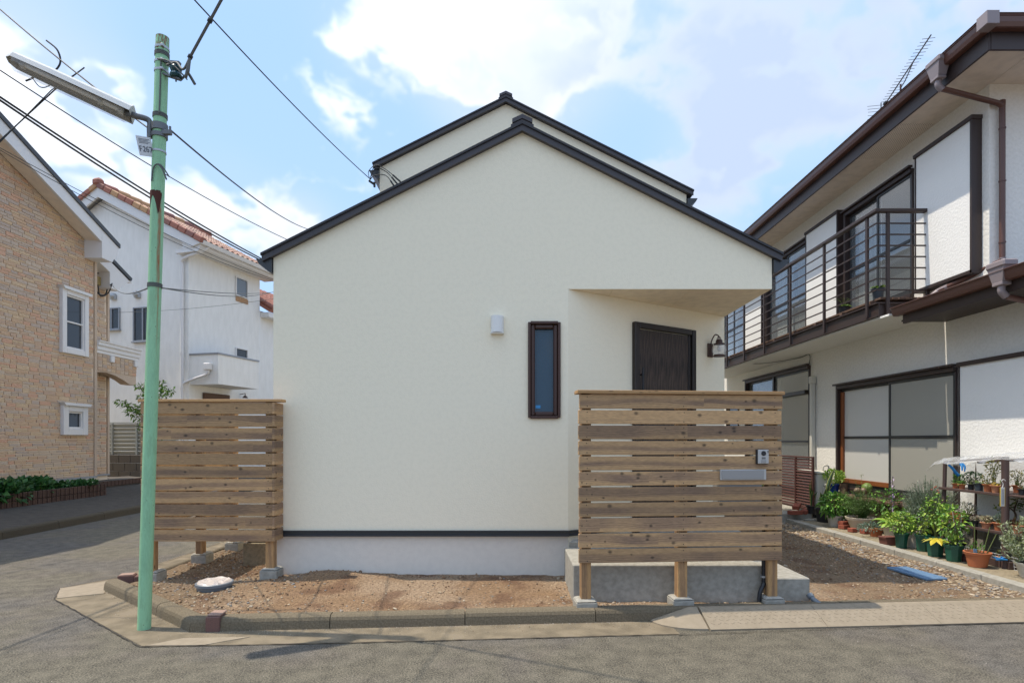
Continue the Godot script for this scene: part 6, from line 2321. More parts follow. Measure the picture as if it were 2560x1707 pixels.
func build_garden() -> void:
	rng.seed = 2024
	var st: SurfaceTool
	var t: Node3D
	# brown louvred screen and the air conditioner behind it
	t = thing("louvre_screen", "brown louvred panel standing before the air conditioner", "screen", Vector3(4.955, 0.24, -9.30), PI * 0.5 + 0.03)
	st = S()
	for q in [[0.0, 0.035, 0.0, 0.89], [0.53, 0.565, 0.03, 0.86], [1.065, 1.10, 0.0, 0.89]]:
		B(q[0], q[1], q[2], q[3], -0.018, 0.018, st, 0.003)
	B(0.035, 1.065, 0.86, 0.89, -0.017, 0.017, st, 0.003)
	B(0.035, 1.065, 0.0, 0.03, -0.017, 0.017, st, 0.003)
	put("frame", st, M.louver_brown, t)
	for c in [[0.037, 0.528], [0.567, 1.063]]:
		for i in 17:
			st = S()
			box(st, Vector3((c[0] + c[1]) * 0.5, 0.055 + i * 0.0485, 0.0), Vector3(c[1] - c[0], 0.034, 0.006), Basis(Vector3.RIGHT, 0.55))
			put("slat", st, M.louver_brown, t)
	t = thing("air_conditioner", "cream outdoor air-conditioning unit against the off-white wall", "air conditioner", Vector3(5.135, 0.12, -9.68))
	st = S()
	B(-0.115, 0.115, 0.05, 0.72, -0.36, 0.36, st, 0.015)
	put("casing", st, M.unit_cream, t)
	st = S()
	B(-0.122, 0.122, 0.722, 0.765, -0.37, 0.37, st, 0.014)
	put("lid", st, M.unit_cream, t)
	st = S()
	B(-0.02, 0.10, 0.20, 0.52, 0.361, 0.385, st, 0.010)
	B(-0.01, 0.07, 0.53, 0.57, 0.361, 0.41, st, 0.008)
	put("valve_cover", st, M.unit_cream, t)
	for z in [-0.25, 0.25]:
		st = S()
		B(-0.11, 0.11, 0.0, 0.048, z - 0.03, z + 0.03, st)
		put("foot", st, M.pot_slate, t)
	st = S()
	tube(st, arc_pts([Vector3(0.0, 0.745, -0.1), Vector3(0.02, 0.86, -0.1), Vector3(0.08, 0.88, -0.1), Vector3(0.11, 0.76, -0.1)]), 0.009)
	tube(st, arc_pts([Vector3(0.12, 0.76, 0.1), Vector3(0.14, 0.84, 0.1), Vector3(0.21, 0.85, 0.1), Vector3(0.24, 0.76, 0.1)]), 0.015)
	put("hose", st, M.unit_cream, t)
	# bricks
	brick("red brick tilted on top of the small pile beside the louvred screen", Vector3(4.68, 0.285, -9.30), 0.9, M.brick_red, 0.18)
	brick("red brick at the bottom left of the small pile on the concrete step", Vector3(4.60, 0.197, -9.20), 0.1, M.brick_red)
	brick("red brick next to the black sansevieria pot on the concrete step", Vector3(4.86, 0.20, -9.36), 0.7, M.brick_red, 0.12)
	brick("lower red brick between the celery pot and the cream bowl", Vector3(4.86, 0.11, -8.28), 0.5, M.brick_red, 0.0, Vector3(0.16, 0.055, 0.09))
	brick("upper red brick between the celery pot and the cream bowl", Vector3(4.88, 0.167, -8.31), 0.35, M.brick_red, 0.02, Vector3(0.16, 0.05, 0.09))
	brick("left one of the two half bricks under the cream bowl's near edge", Vector3(4.80, 0.11, -7.98), 0.25, M.brick_red, 0.0, Vector3(0.09, 0.055, 0.09))
	brick("right one of the two half bricks under the cream bowl's near edge", Vector3(4.89, 0.11, -7.84), 0.2, M.brick_red, 0.0, Vector3(0.10, 0.055, 0.09))
	brick("dark brown brick standing between the last green pot and the big terracotta pot", Vector3(4.90, 0.11, -6.02), 0.05, M.brick_brown, 0.0, Vector3(0.14, 0.075, 0.13))
	# plants from the far end to the near one
	t = potted("sansevieria", "small sansevieria in a black pot on the concrete step", Vector3(4.93, 0.20, -9.32), 0.075, 0.06, 0.13, M.pot_black)
	swords(t, Vector3(0, 0.11, 0), [Vector3(-0.04, 0.40, 0.0), Vector3(0.03, 0.50, -0.02), Vector3(0.10, 0.25, 0.03), Vector3(-0.02, 0.28, 0.05)], 0.05)
	t = potted("sansevieria", "large sansevieria with arching yellow-edged leaves in a wide black pot", Vector3(4.965, 0.10, -9.00), 0.125, 0.105, 0.22, M.pot_black)
	swords(t, Vector3(0, 0.18, 0), [Vector3(-0.03, 0.36, 0.06), Vector3(0.03, 0.34, 0.07), Vector3(0.13, 0.45, 0.0), Vector3(0.22, 0.68, 0.0), Vector3(-0.10, 0.30, 0.02), Vector3(0.26, 0.42, -0.05)], 0.065)
	t = potted("jade_plant", "bushy jade plant in a shiny blue pot below the sliding door", Vector3(5.27, 0.53, -9.28), 0.085, 0.07, 0.16, M.pot_blue)
	leafy(t, Vector3(0, 0.26, 0), Vector3(0.17, 0.12, 0.16), 420, 0.055, 0.024, LIME, 0.9, 0.05, 10, 0.14)
	t = thing("plant_stump", "weathered twisted root lying under the blue pot", "driftwood", Vector3(5.20, 0.30, -9.05))
	st = S()
	tube(st, arc_pts([Vector3(-0.30, -0.02, 0.10), Vector3(-0.12, 0.08, 0.0), Vector3(0.05, 0.15, -0.05), Vector3(0.16, 0.28, -0.10), Vector3(0.17, 0.40, -0.12)]), 0.035, 0.06, 9)
	tube(st, arc_pts([Vector3(-0.26, -0.04, 0.14), Vector3(-0.08, 0.03, 0.06), Vector3(0.1, 0.08, 0.02), Vector3(0.2, 0.2, -0.05)]), 0.03, 0.04, 8)
	put("root", st, M.stem_brown, t)
	t = potted("cactus", "round ribbed cactus with two brown ball cacti on the wooden ledge", Vector3(5.28, 0.54, -8.62), 0.06, 0.05, 0.08, M.pot_slate)
	for e in [[Vector3(0.10, 0.14, 0.05), 0.075, Color(0.16, 0.24, 0.05)], [Vector3(-0.05, 0.10, 0.03), 0.045, Color(0.22, 0.15, 0.10)], [Vector3(0.03, 0.10, 0.06), 0.045, Color(0.22, 0.15, 0.10)]]:
		st = S()
		vc = e[2]
		var pr := []
		for i in 9:
			var a := PI * (i / 8.0 - 0.5)
			pr.append(Vector2(cos(a) * e[1], sin(a) * e[1]))
		lathe(st, pr, 11, e[0], Basis(), true)
		vc = Color.WHITE
		put("ball", st, M.leaves, t)
	t = potted("celery_plant", "bright leafy celery in a rounded pale pot", Vector3(4.851, 0.11, -8.50), 0.108, 0.08, 0.165, M.pot_white)
	leafy(t, Vector3(0, 0.33, 0), Vector3(0.21, 0.17, 0.17), 460, 0.075, 0.042, GREEN, 0.2, 0.35, 16, 0.14)
	t = potted("parsley_plant", "low parsley spreading between the pale pot and the cream bowl", Vector3(5.05, 0.11, -8.45), 0.07, 0.06, 0.12, M.pot_black)
	leafy(t, Vector3(0, 0.2, 0), Vector3(0.15, 0.10, 0.12), 200, 0.055, 0.03, GREEN, 0.3, 0.3, 8, 0.1)
	t = potted("fennel_bowl", "feathery fennel in a wide cream bowl", Vector3(5.0, 0.11, -8.12), 0.185, 0.11, 0.19, M.pot_cream, "", 28)
	fronds(t, Vector3(0.03, 0.17, 0), 150, Vector3(0.32, 0.40, 0.22), [Color(0.07, 0.14, 0.025), Color(0.11, 0.19, 0.04), Color(0.05, 0.10, 0.02)])
	var st2 := S()
	for e in [Vector3(0.02, 0.80, 0), Vector3(-0.10, 0.70, 0.02), Vector3(0.12, 0.66, 0)]:
		vc = Color(0.20, 0.26, 0.08)
		var pts := arc_pts([Vector3(0.0, 0.3, 0), Vector3(e.x * 0.3, 0.5, 0), e], 5)
		tube(st2, pts, 0.003, 0.0015, 4, false)
		for j in range(4, pts.size()):
			for k in 4:
				var d := (rvec() + Vector3.UP * 0.6).normalized()
				leaf(st2, pts[j], d, d.cross(rvec()).normalized(), 0.06, 0.004, 0.1, Color(0.22, 0.29, 0.09))
	vc = Color.WHITE
	put("stalk", st2, M.leaves, t)
	t = potted("grey_succulent", "blue-grey trailing succulent in a low terracotta pot", Vector3(4.90, 0.11, -7.62), 0.085, 0.065, 0.10, M.terracotta, "", 8)
	leafy(t, Vector3(-0.08, 0.13, 0.04), Vector3(0.19, 0.06, 0.10), 260, 0.035, 0.016, [Color(0.17, 0.26, 0.20), Color(0.25, 0.34, 0.27), Color(0.12, 0.20, 0.15)], 0.5, 0.1, 8, 0.08)
	t = potted("hosta_plant", "yellow-green broad-leaved plant in a beige pot", Vector3(4.93, 0.11, -7.32), 0.125, 0.085, 0.205, M.pot_cream)
	rosette(t, Vector3(0, 0.19, 0), 26, 0.25, 0.085, LIME + [Color(0.40, 0.40, 0.09)], 0.9)
	leafy(t, Vector3(0, 0.27, 0), Vector3(0.14, 0.08, 0.12), 60, 0.07, 0.035, LIME, 0.4, 0.3, 6, 0.18)
	# tall lilac flower stalk
	t = potted("lilac_flower", "tall stalk of lilac flowers rising behind the beige pot", Vector3(5.12, 0.11, -7.62), 0.06, 0.05, 0.11, M.pot_black)
	st = S()
	tube(st, arc_pts([Vector3(0, 0.1, 0), Vector3(0.02, 0.45, 0), Vector3(0.0, 0.80, 0.0)]), 0.005, 0.003, 5)
	put("stalk", st, M.stem, t)
	st = S()
	for i in 46:
		var y := rng.randf_range(0.34, 0.80)
		var d := (rvec() + Vector3(0, 0.1, 0)).normalized()
		leaf(st, Vector3(0.012, y, 0), d, d.cross(Vector3.UP).normalized(), 0.055, 0.022, 0.5, Color(0.42, 0.32, 0.48) * rng.randf_range(0.8, 1.2))
	stuff(put("petal", st, M.leaves, t))
	leafy(t, Vector3(0.02, 0.48, 0), Vector3(0.16, 0.16, 0.12), 70, 0.06, 0.04, GREEN, 0.2, 0.3, 5, 0.12)
	# lavender and herbs behind
	t = potted("lavender_bush", "large grey-green lavender bush in front of the sliding door", Vector3(5.12, 0.11, -6.95), 0.15, 0.12, 0.2, M.pot_black)
	st = S()
	for i in 520:
		var a := rng.randf() * TAU
		var r := sqrt(rng.randf())
		var e := Vector3(cos(a) * r * 0.30, 0.70 + 0.22 * rng.randf() - 0.25 * r, sin(a) * r * 0.26)
		var s := Vector3(e.x * 0.25, 0.2, e.z * 0.25)
		var col := mix_col(GREY)
		vc = col
		var pts := [s, s.lerp(e, 0.6) + Vector3(0, 0.03, 0), e]
		tube(st, pts, 0.002, 0.0012, 3, false)
		for j in 8:
			var p: Vector3 = s.lerp(e, 0.35 + 0.65 * rng.randf())
			var d: Vector3 = ((e - s).normalized() + rvec() * 0.7).normalized()
			leaf(st, p, d, d.cross(rvec()).normalized(), 0.035, 0.006, 0.0, col * rng.randf_range(0.85, 1.2))
	vc = Color.WHITE
	stuff(put("foliage", st, M.leaves, t))
	t = potted("rose_shrub", "leafy shrub with small red buds growing against the lavender", Vector3(5.02, 0.11, -6.70), 0.09, 0.07, 0.15, M.pot_black)
	leafy(t, Vector3(0, 0.48, 0), Vector3(0.16, 0.20, 0.14), 210, 0.036, 0.024, LIME + GREEN, 0.3, 0.2, 14, 0.14)
	st = S()
	for i in 5:
		lathe(st, [Vector2(0.0, -0.01), Vector2(0.011, 0.0), Vector2(0.0, 0.014)], 6, Vector3(rng.randf_range(-0.18, 0.18), rng.randf_range(0.66, 0.78), rng.randf_range(-0.1, 0.14)))
	put("bud", st, M.brick_red, t)
	# greenery filling the row behind
	t = potted("border_plant", "leafy dark green plant filling the gap behind the hosta and the mint", Vector3(5.10, 0.11, -7.12), 0.09, 0.07, 0.14, M.pot_slate)
	leafy(t, Vector3(0, 0.30, 0), Vector3(0.20, 0.17, 0.16), 260, 0.05, 0.028, GREEN, 0.3, 0.25, 12, 0.12)
	t = potted("border_plant", "grey-leaved herb filling the gap behind the two middle green octagonal pots", Vector3(5.06, 0.11, -6.45), 0.08, 0.07, 0.13, M.pot_black)
	leafy(t, Vector3(0, 0.27, 0), Vector3(0.16, 0.16, 0.14), 260, 0.036, 0.014, GREY, 0.5, 0.15, 12, 0.12)
	t = potted("border_plant", "thin bright green herb on the ledge side behind the fennel bowl", Vector3(5.16, 0.11, -7.85), 0.08, 0.06, 0.16, M.pot_black)
	leafy(t, Vector3(0.02, 0.42, 0), Vector3(0.20, 0.20, 0.16), 170, 0.045, 0.026, GREEN, 0.3, 0.25, 12, 0.14)
	# green octagonal pots
	var gr := "dark green octagonal plastic pots in the border"
	t = potted("mint_pot", "leftmost green octagonal pot with bushy bright mint", Vector3(4.691, 0.11, -6.82), 0.074, 0.058, 0.175, M.pot_green, gr, 8)
	leafy(t, Vector3(-0.01, 0.30, 0), Vector3(0.15, 0.12, 0.12), 330, 0.045, 0.028, LIME, 0.3, 0.25, 14, 0.15)
	t = potted("herb_pot", "beige round pot standing between the first two green octagonal pots", Vector3(4.88, 0.11, -6.86), 0.085, 0.075, 0.18, M.pot_cream)
	leafy(t, Vector3(0, 0.33, 0), Vector3(0.15, 0.16, 0.13), 260, 0.045, 0.02, GREY, 0.4, 0.2, 10, 0.16)
	t = thing("low_brown_trough", "small brown rectangular planter leaning on the first green pot", "planter", Vector3(4.66, 0.11, -7.02), 0.15)
	st = S()
	prism(st, PackedVector2Array([Vector2(-0.06, 0), Vector2(0.06, 0), Vector2(0.075, 0.085), Vector2(0.085, 0.085), Vector2(0.085, 0.10), Vector2(-0.085, 0.10), Vector2(-0.085, 0.085), Vector2(-0.075, 0.085)]), Vector3.ZERO, Vector3.RIGHT, Vector3.UP, Vector3.BACK, -0.06, 0.06)
	put("trough", st, M.brick_brown, t)
	t = potted("herb_pot", "second green octagonal pot with sparse pale herbs", Vector3(4.80, 0.11, -6.62), 0.074, 0.058, 0.19, M.pot_green, gr, 8)
	leafy(t, Vector3(-0.02, 0.31, 0), Vector3(0.11, 0.13, 0.10), 110, 0.05, 0.03, GREEN + LIME, 0.2, 0.3, 12, 0.17)
	t = potted("yellow_leaf_pot", "third and widest green octagonal pot, drooping yellow leaves over its rim", Vector3(4.735, 0.11, -6.33), 0.090, 0.072, 0.20, M.pot_green, gr, 8)
	rosette(t, Vector3(-0.04, 0.20, 0.05), 11, 0.17, 0.05, [Color(0.50, 0.40, 0.03), Color(0.42, 0.38, 0.04), Color(0.55, 0.45, 0.05)], 0.25)
	st = S()
	for e in [Vector3(0.02, 0.62, 0.0), Vector3(-0.06, 0.5, 0.02)]:
		tube(st, arc_pts([Vector3(0, 0.18, 0), Vector3(e.x * 0.4, 0.4, 0), e]), 0.004, 0.002, 5)
	put("stem", st, M.stem, t)
	st = S()
	for i in 9:
		foliage(st, Vector3(rng.randf_range(-0.09, 0.09), 0.33 + i * 0.035, rng.randf_range(-0.06, 0.06)), Vector3(0.06, 0.015, 0.06), 9, 0.065, 0.03, LIME, 0.0, 0.3)
	stuff(put("foliage", st, M.leaves, t))
	t = potted("basil_pot", "nearest green octagonal pot with a tall leafy bush held by canes", Vector3(4.735, 0.11, -6.07), 0.084, 0.066, 0.172, M.pot_green, gr, 8)
	leafy(t, Vector3(-0.02, 0.42, 0), Vector3(0.13, 0.17, 0.12), 190, 0.055, 0.036, GREEN + LIME, 0.2, 0.3, 14, 0.15)
	st = S()
	foliage(st, Vector3(-0.02, 0.21, 0.02), Vector3(0.10, 0.025, 0.07), 40, 0.045, 0.034, LIME, 0.3, 0.2)
	stuff(put("foliage", st, M.leaves, t))
	st = S()
	for e in [Vector3(0.10, 0.52, 0.02), Vector3(0.05, 0.60, -0.05)]:
		tube(st, [Vector3(e.x * 0.6, 0.15, 0.02), e], 0.004, -1, 6)
	tube(st, [Vector3(-0.03, 0.26, 0.07), Vector3(0.18, 0.31, 0.04)], 0.004, -1, 6)
	put("cane", st, M.louver_grey, t)
	t = potted("onion_pot", "big terracotta pot with spring onion stalks and a blue tag", Vector3(4.77, 0.11, -5.80), 0.108, 0.078, 0.15, M.terracotta, "", 28)
	st = S()
	for e in [[Vector3(-0.03, 0.13, 0), Vector3(-0.03, 0.43, 0.0)], [Vector3(0.06, 0.13, 0), Vector3(0.135, 0.40, 0.0)], [Vector3(0.08, 0.13, 0.02), Vector3(0.185, 0.33, 0.02)]]:
		tube(st, [e[0], e[1]], 0.0045, 0.004, 6)
	put("onion_stalk", st, M.stem, t)
	leafy(t, Vector3(-0.02, 0.19, 0.01), Vector3(0.055, 0.05, 0.05), 40, 0.045, 0.018, GREEN, 0.6, 0.2, 5, 0.13)
	st = S()
	box(st, Vector3(-0.07, 0.165, 0.05), Vector3(0.038, 0.05, 0.003), Basis(Vector3.RIGHT, -0.15))
	put("plant_tag", st, M.board_blue, t)
	t = potted("silver_conifer", "silvery bushy conifer in a grey bowl at the right edge of the picture", Vector3(4.90, 0.11, -5.33), 0.13, 0.09, 0.14, M.pot_white)
	st = S()
	for i in 85:
		var a := rng.randf() * TAU
		var r := sqrt(rng.randf())
		var e := Vector3(cos(a) * r * 0.25, 0.22 + 0.42 * rng.randf() * (1.1 - r * 0.5), sin(a) * r * 0.22)
		var s := Vector3(0, 0.12, 0)
		var pts := arc_pts([s, Vector3(e.x * 0.7, e.y * 0.5 + 0.05, e.z * 0.7), e], 4)
		vc = Color(0.14, 0.13, 0.06)
		tube(st, pts, 0.003, 0.0015, 4, false)
		for j in range(3, pts.size()):
			for k in 7:
				var d: Vector3 = (rvec() + (pts[j] - pts[j - 1]).normalized() * 0.8).normalized()
				leaf(st, pts[j] + rvec() * 0.012, d, d.cross(rvec()).normalized(), 0.032, 0.008, 0.0, mix_col([Color(0.30, 0.37, 0.20), Color(0.38, 0.43, 0.26), Color(0.24, 0.28, 0.10), Color(0.42, 0.45, 0.33)]))
	vc = Color.WHITE
	stuff(put("foliage", st, M.leaves, t))
	t = potted("shade_plant", "narrow green plant seen between the entrance fence and the louvred screen", Vector3(4.80, 0.12, -10.55), 0.08, 0.06, 0.14, M.pot_slate)
	leafy(t, Vector3(0.0, 0.5, 0.0), Vector3(0.12, 0.42, 0.12), 260, 0.09, 0.03, GREEN, 0.6, 0.3, 10, 0.12)
	build_shelf()
	# things on the balcony
	t = potted("agave_pot", "green agave rosette in a dark pot on the balcony corner", Vector3(4.93, 3.275, -7.62), 0.075, 0.055, 0.16, M.pot_slate)
	rosette(t, Vector3(0, 0.15, 0), 14, 0.13, 0.045, LIME, 1.3)
	t = potted("balcony_succulent", "low dark pot with a pale rosette and thin stems on the balcony boards", Vector3(4.90, 3.275, -8.35), 0.075, 0.06, 0.09, M.pot_black)
	rosette(t, Vector3(0, 0.09, 0), 12, 0.11, 0.035, LIME, 1.0)
	st = S()
	for i in 9:
		var a := rng.randf() * TAU
		tube(st, arc_pts([Vector3(0, 0.08, 0), Vector3(cos(a) * 0.07, 0.20, sin(a) * 0.07), Vector3(cos(a) * 0.14, 0.24 - 0.1 * rng.randf(), sin(a) * 0.14)]), 0.003, 0.002, 4)
	put("stem", st, M.stem, t)
	# blue board lying on the drive
	t = thing("blue_board", "blue ribbed plastic board lying flat on the gravel drive", "board", Vector3(4.06, 0.066, -5.69), 0.10)
	st = S()
	box(st, Vector3.ZERO, Vector3(0.225, 0.022, 0.50), Basis(), 0.004)
	for i in 13:
		box(st, Vector3(0, 0.0125, -0.228 + i * 0.038), Vector3(0.20, 0.004, 0.014), Basis())
	put("panel", st, M.board_blue, t)

func build_shelf() -> void:
	var t := thing("plant_shelf", "brown metal plant shelf against the white wall, plastic sheet on top", "shelf")
	var st := S()
	for p in [[4.985, -5.72, 1.235, 0.033], [5.38, -5.70, 1.235, 0.02], [4.99, -6.56, 1.15, 0.020], [5.38, -6.58, 1.15, 0.018], [5.38, -5.0, 1.235, 0.02]]:
		st = S()
		tube(st, [Vector3(p[0], 0.108, p[1]), Vector3(p[0] - (0.0 if p[1] > -6.0 else -0.03), p[2], p[1])], p[3], -1, 12)
		put("post", st, M.shelf_brown, t)
	for y in [0.855, 0.468]:
		st = S()
		B(4.97, 5.40, y - 0.016, y + 0.002, -6.58, -5.74, st, 0.003)
		B(4.955, 4.969, y - 0.022, y + 0.006, -6.58, -5.74, st, 0.003)
		B(4.99, 5.40, y - 0.018, y + 0.001, -5.70, -4.9, st, 0.003)
		put("board", st, M.shelf_brown, t)
	st = S()
	B(4.955, 4.985, 0.108, 0.185, -6.56, -5.75, st, 0.004)
	B(4.97, 5.40, 0.108, 0.18, -5.69, -5.66, st, 0.004)
	bar(st, Vector3(5.02, 1.15, -6.56), Vector3(4.985, 1.225, -5.74), 0.025, 0.02)
	bar(st, Vector3(5.40, 1.15, -6.56), Vector3(5.40, 1.225, -5.74), 0.025, 0.02)
	put("rail", st, M.shelf_brown, t)
	# crumpled clear sheet over the top
	t = thing("plastic_sheet", "crumpled clear plastic sheet tied over the plant shelf", "plastic sheet")
	st = S()
	var f := fnoise(81, 5.0, 3)
	var nz := 26
	var nx := 8
	var pt := func(i: int, j: int) -> Vector3:
		var z := lerpf(-6.72, -4.9, float(i) / nz)
		var k := float(j) / nx
		var x := lerpf(4.90, 5.44, k)
		var y := lerpf(1.165, 1.245, clampf((z + 6.56) / 0.84, 0, 1)) + 0.035 * sin(PI * k) + 0.028 * f.get_noise_2d(x * 2.0, z) - (0.05 if j == 0 else 0.0) - 0.09 * smoothstep(-6.6, -6.72, z)
		return Vector3(x, y, z)
	for i in nz:
		for j in nx:
			face(st, [pt.call(i, j), pt.call(i + 1, j), pt.call(i + 1, j + 1)], Vector3(5.2, 0, -6))
			face(st, [pt.call(i, j), pt.call(i + 1, j + 1), pt.call(i, j + 1)], Vector3(5.2, 0, -6))
	put("sheet", st, M.clear_plastic, t)
	var b := thing("blue_ties", "bright blue cloth ties holding the plastic sheet to the shelf's far end", "ties", Vector3(5.02, 1.08, -6.53))
	st = S()
	tube(st, arc_pts([Vector3(0.0, 0.04, 0.02), Vector3(0.03, 0.0, 0.04), Vector3(0.07, -0.06, 0.05), Vector3(0.09, -0.08, 0.05)], 4), 0.014, 0.02, 6)
	tube(st, arc_pts([Vector3(0.16, 0.05, 0.0), Vector3(0.15, 0.01, 0.03), Vector3(0.14, -0.03, 0.04)], 4), 0.018, 0.006, 6)
	tube(st, arc_pts([Vector3(0.17, 0.05, 0.0), Vector3(0.18, 0.02, 0.03), Vector3(0.17, -0.04, 0.04)], 4), 0.016, 0.006, 6)
	put("knot", st, M.blue_cloth, b)
	b = thing("blue_ties", "blue cord knotted round the foot of the shelf's thick near post", "ties", Vector3(4.95, 0.20, -5.72))
	st = S()
	for i in 7:
		tube(st, arc_pts([Vector3(0.03, 0.0, 0.0), rvec() * 0.03 + Vector3(-0.02, 0.01, 0.02), rvec() * Vector3(0.08, 0.02, 0.03) + Vector3(-0.03, 0, 0.02)], 4), 0.007, -1, 5)
	put("knot", st, M.blue_cloth, b)
	# thermometer
	b = thing("thermometer", "white hanging thermometer with yellow edges on the shelf post", "thermometer", Vector3(4.905, 0.835, -5.66))
	st = S()
	B(-0.020, 0.020, -0.095, 0.095, -0.004, 0.004, st, 0.003)
	put("scale_plate", st, M.plate_white, b)
	st = S()
	for s in [-0.0215, 0.0215]:
		B(s - 0.0015, s + 0.0015, -0.095, 0.095, -0.004, 0.0045, st)
	put("edge", st, M.yellow_tube, b)
	st = S()
	tube(st, [Vector3(0, -0.075, 0.006), Vector3(0, 0.078, 0.006)], 0.0025, -1, 6)
	for i in 16:
		B(-0.014, -0.006, -0.065 + i * 0.009, -0.0638 + i * 0.009, 0.004, 0.0046, st)
		B(0.006, 0.014, -0.065 + i * 0.009, -0.0638 + i * 0.009, 0.004, 0.0046, st)
	put("scale_mark", st, M.letter_dark, b)
	st = S()
	tube(st, arc_pts([Vector3(0, 0.095, 0), Vector3(0.006, 0.13, 0), Vector3(-0.008, 0.16, 0), Vector3(0.012, 0.175, 0), Vector3(0.03, 0.16, 0)]), 0.003, -1, 6)
	put("hook", st, M.white_plastic, b)
	# wire basket low down
	b = thing("wire_basket", "white wire basket standing at the foot of the plant shelf", "basket", Vector3(5.10, 0.108, -6.0))
	st = S()
	for i in 17:
		tube(st, [Vector3(-0.08, 0.0, -0.30 + i * 0.043), Vector3(-0.09, 0.12, -0.30 + i * 0.043)], 0.0022, -1, 4)
	for j in 5:
		tube(st, [Vector3(-0.08 - j * 0.0025, j * 0.03, -0.30), Vector3(-0.08 - j * 0.0025, j * 0.03, 0.39)], 0.0022, -1, 4)
		tube(st, [Vector3(-0.08 - j * 0.0025, j * 0.03, 0.39), Vector3(0.2, j * 0.03, 0.39)], 0.0022, -1, 4)
		tube(st, [Vector3(0.2, j * 0.03, -0.30), Vector3(0.2, j * 0.03, 0.39)], 0.0022, -1, 4)
	for i in 7:
		tube(st, [Vector3(-0.08 + i * 0.043, 0.0, 0.39), Vector3(-0.09 + i * 0.043, 0.12, 0.39)], 0.0022, -1, 4)
	put("mesh", st, M.plate_white, b)
	t = potted("basket_pot", "pale terracotta pot standing inside the wire basket", Vector3(5.08, 0.112, -5.86), 0.042, 0.03, 0.085, M.terracotta_light)
	leafy(t, Vector3(0, 0.12, 0), Vector3(0.05, 0.04, 0.05), 50, 0.03, 0.012, OLIVE, 0.5, 0.1, 4, 0.07)
	# pots on the boards
	var up := 0.858
	var gu := "small pots on the upper shelf board"
	t = potted("shelf_pot", "black trough-like pot at the far end of the upper shelf", Vector3(5.14, up, -6.50), 0.052, 0.046, 0.085, M.pot_black, gu)
	leafy(t, Vector3(0, 0.11, 0), Vector3(0.06, 0.035, 0.05), 70, 0.04, 0.014, GREEN, 0.8, 0.1, 4, 0.07)
	t = potted("shelf_pot", "dark spruce-like succulent mound behind the small orange pots on the upper shelf", Vector3(5.24, up, -6.42), 0.05, 0.04, 0.07, M.pot_black, gu)
	leafy(t, Vector3(-0.02, 0.13, 0), Vector3(0.10, 0.05, 0.08), 240, 0.03, 0.014, DARK, 0.3, 0.1, 5, 0.06)
	t = potted("shelf_pot", "first of two tiny orange pots on the upper shelf, nearer the far post", Vector3(5.03, up, -6.42), 0.030, 0.024, 0.052, M.terracotta, gu)
	leafy(t, Vector3(0, 0.065, 0), Vector3(0.035, 0.018, 0.035), 50, 0.022, 0.012, GREEN, 0.5, 0.1, 3, 0.045)
	t = potted("shelf_pot", "second of two tiny orange pots on the upper shelf, white label on it", Vector3(5.0, up, -6.29), 0.031, 0.025, 0.054, M.terracotta, gu)
	leafy(t, Vector3(0, 0.065, 0), Vector3(0.035, 0.018, 0.035), 50, 0.022, 0.012, GREEN, 0.5, 0.1, 3, 0.045)
	t = potted("shelf_pot", "small black pot with dry twigs on the upper shelf", Vector3(5.02, up, -6.19), 0.030, 0.024, 0.064, M.pot_black, gu)
	leafy(t, Vector3(0, 0.10, 0), Vector3(0.07, 0.022, 0.06), 60, 0.03, 0.006, [Color(0.24, 0.19, 0.13), Color(0.30, 0.25, 0.18)], 0.4, 0.1, 5, 0.06)
	t = potted("shelf_pot", "slate-grey pot left of the first orange pot on the upper shelf", Vector3(4.99, up, -6.05), 0.040, 0.033, 0.085, M.pot_slate, gu)
	leafy(t, Vector3(0, 0.09, 0), Vector3(0.03, 0.012, 0.03), 25, 0.022, 0.01, LIME, 0.6, 0.1, 2, 0.07)
	t = potted("shelf_pot", "saturated orange pot with a dark branching jade shrub on the upper shelf", Vector3(5.0, up, -5.94), 0.045, 0.033, 0.082, M.terracotta, gu)
	leafy(t, Vector3(0.0, 0.13, 0.0), Vector3(0.07, 0.05, 0.06), 80, 0.028, 0.014, OLIVE, 0.6, 0.1, 8, 0.07)
	t = potted("shelf_pot", "tall brownish jade tree behind the orange pots on the upper shelf", Vector3(5.20, up, -6.10), 0.045, 0.035, 0.08, M.pot_black, gu)
	leafy(t, Vector3(-0.03, 0.26, 0), Vector3(0.07, 0.10, 0.06), 150, 0.03, 0.016, OLIVE, 0.6, 0.1, 8, 0.07)
	t = potted("shelf_pot", "pale clay pot with a yellow succulent on the upper shelf", Vector3(4.985, up, -5.83), 0.043, 0.030, 0.077, M.terracotta_light, gu)
	leafy(t, Vector3(0, 0.085, 0), Vector3(0.03, 0.015, 0.03), 40, 0.022, 0.012, [Color(0.5, 0.35, 0.05), Color(0.4, 0.35, 0.06)], 0.5, 0.1, 2, 0.065)
	t = potted("shelf_pot", "dusky bush of thin twigs at the back of the upper shelf beside the thermometer", Vector3(5.25, up, -5.88), 0.04, 0.03, 0.075, M.terracotta, gu)
	leafy(t, Vector3(0, 0.16, 0), Vector3(0.11, 0.07, 0.08), 170, 0.026, 0.012, OLIVE, 0.6, 0.1, 12, 0.07)
	t = potted("shelf_pot", "pale clay pot half hidden by the thermometer", Vector3(5.03, up, -5.77), 0.036, 0.028, 0.08, M.terracotta_light, gu)
	leafy(t, Vector3(0, 0.11, 0), Vector3(0.035, 0.03, 0.03), 50, 0.024, 0.014, LIME, 0.5, 0.1, 4, 0.07)
	t = potted("shelf_pot", "small black pot just right of the thick shelf post on the upper board", Vector3(5.06, up, -5.62), 0.026, 0.022, 0.06, M.pot_black, gu)
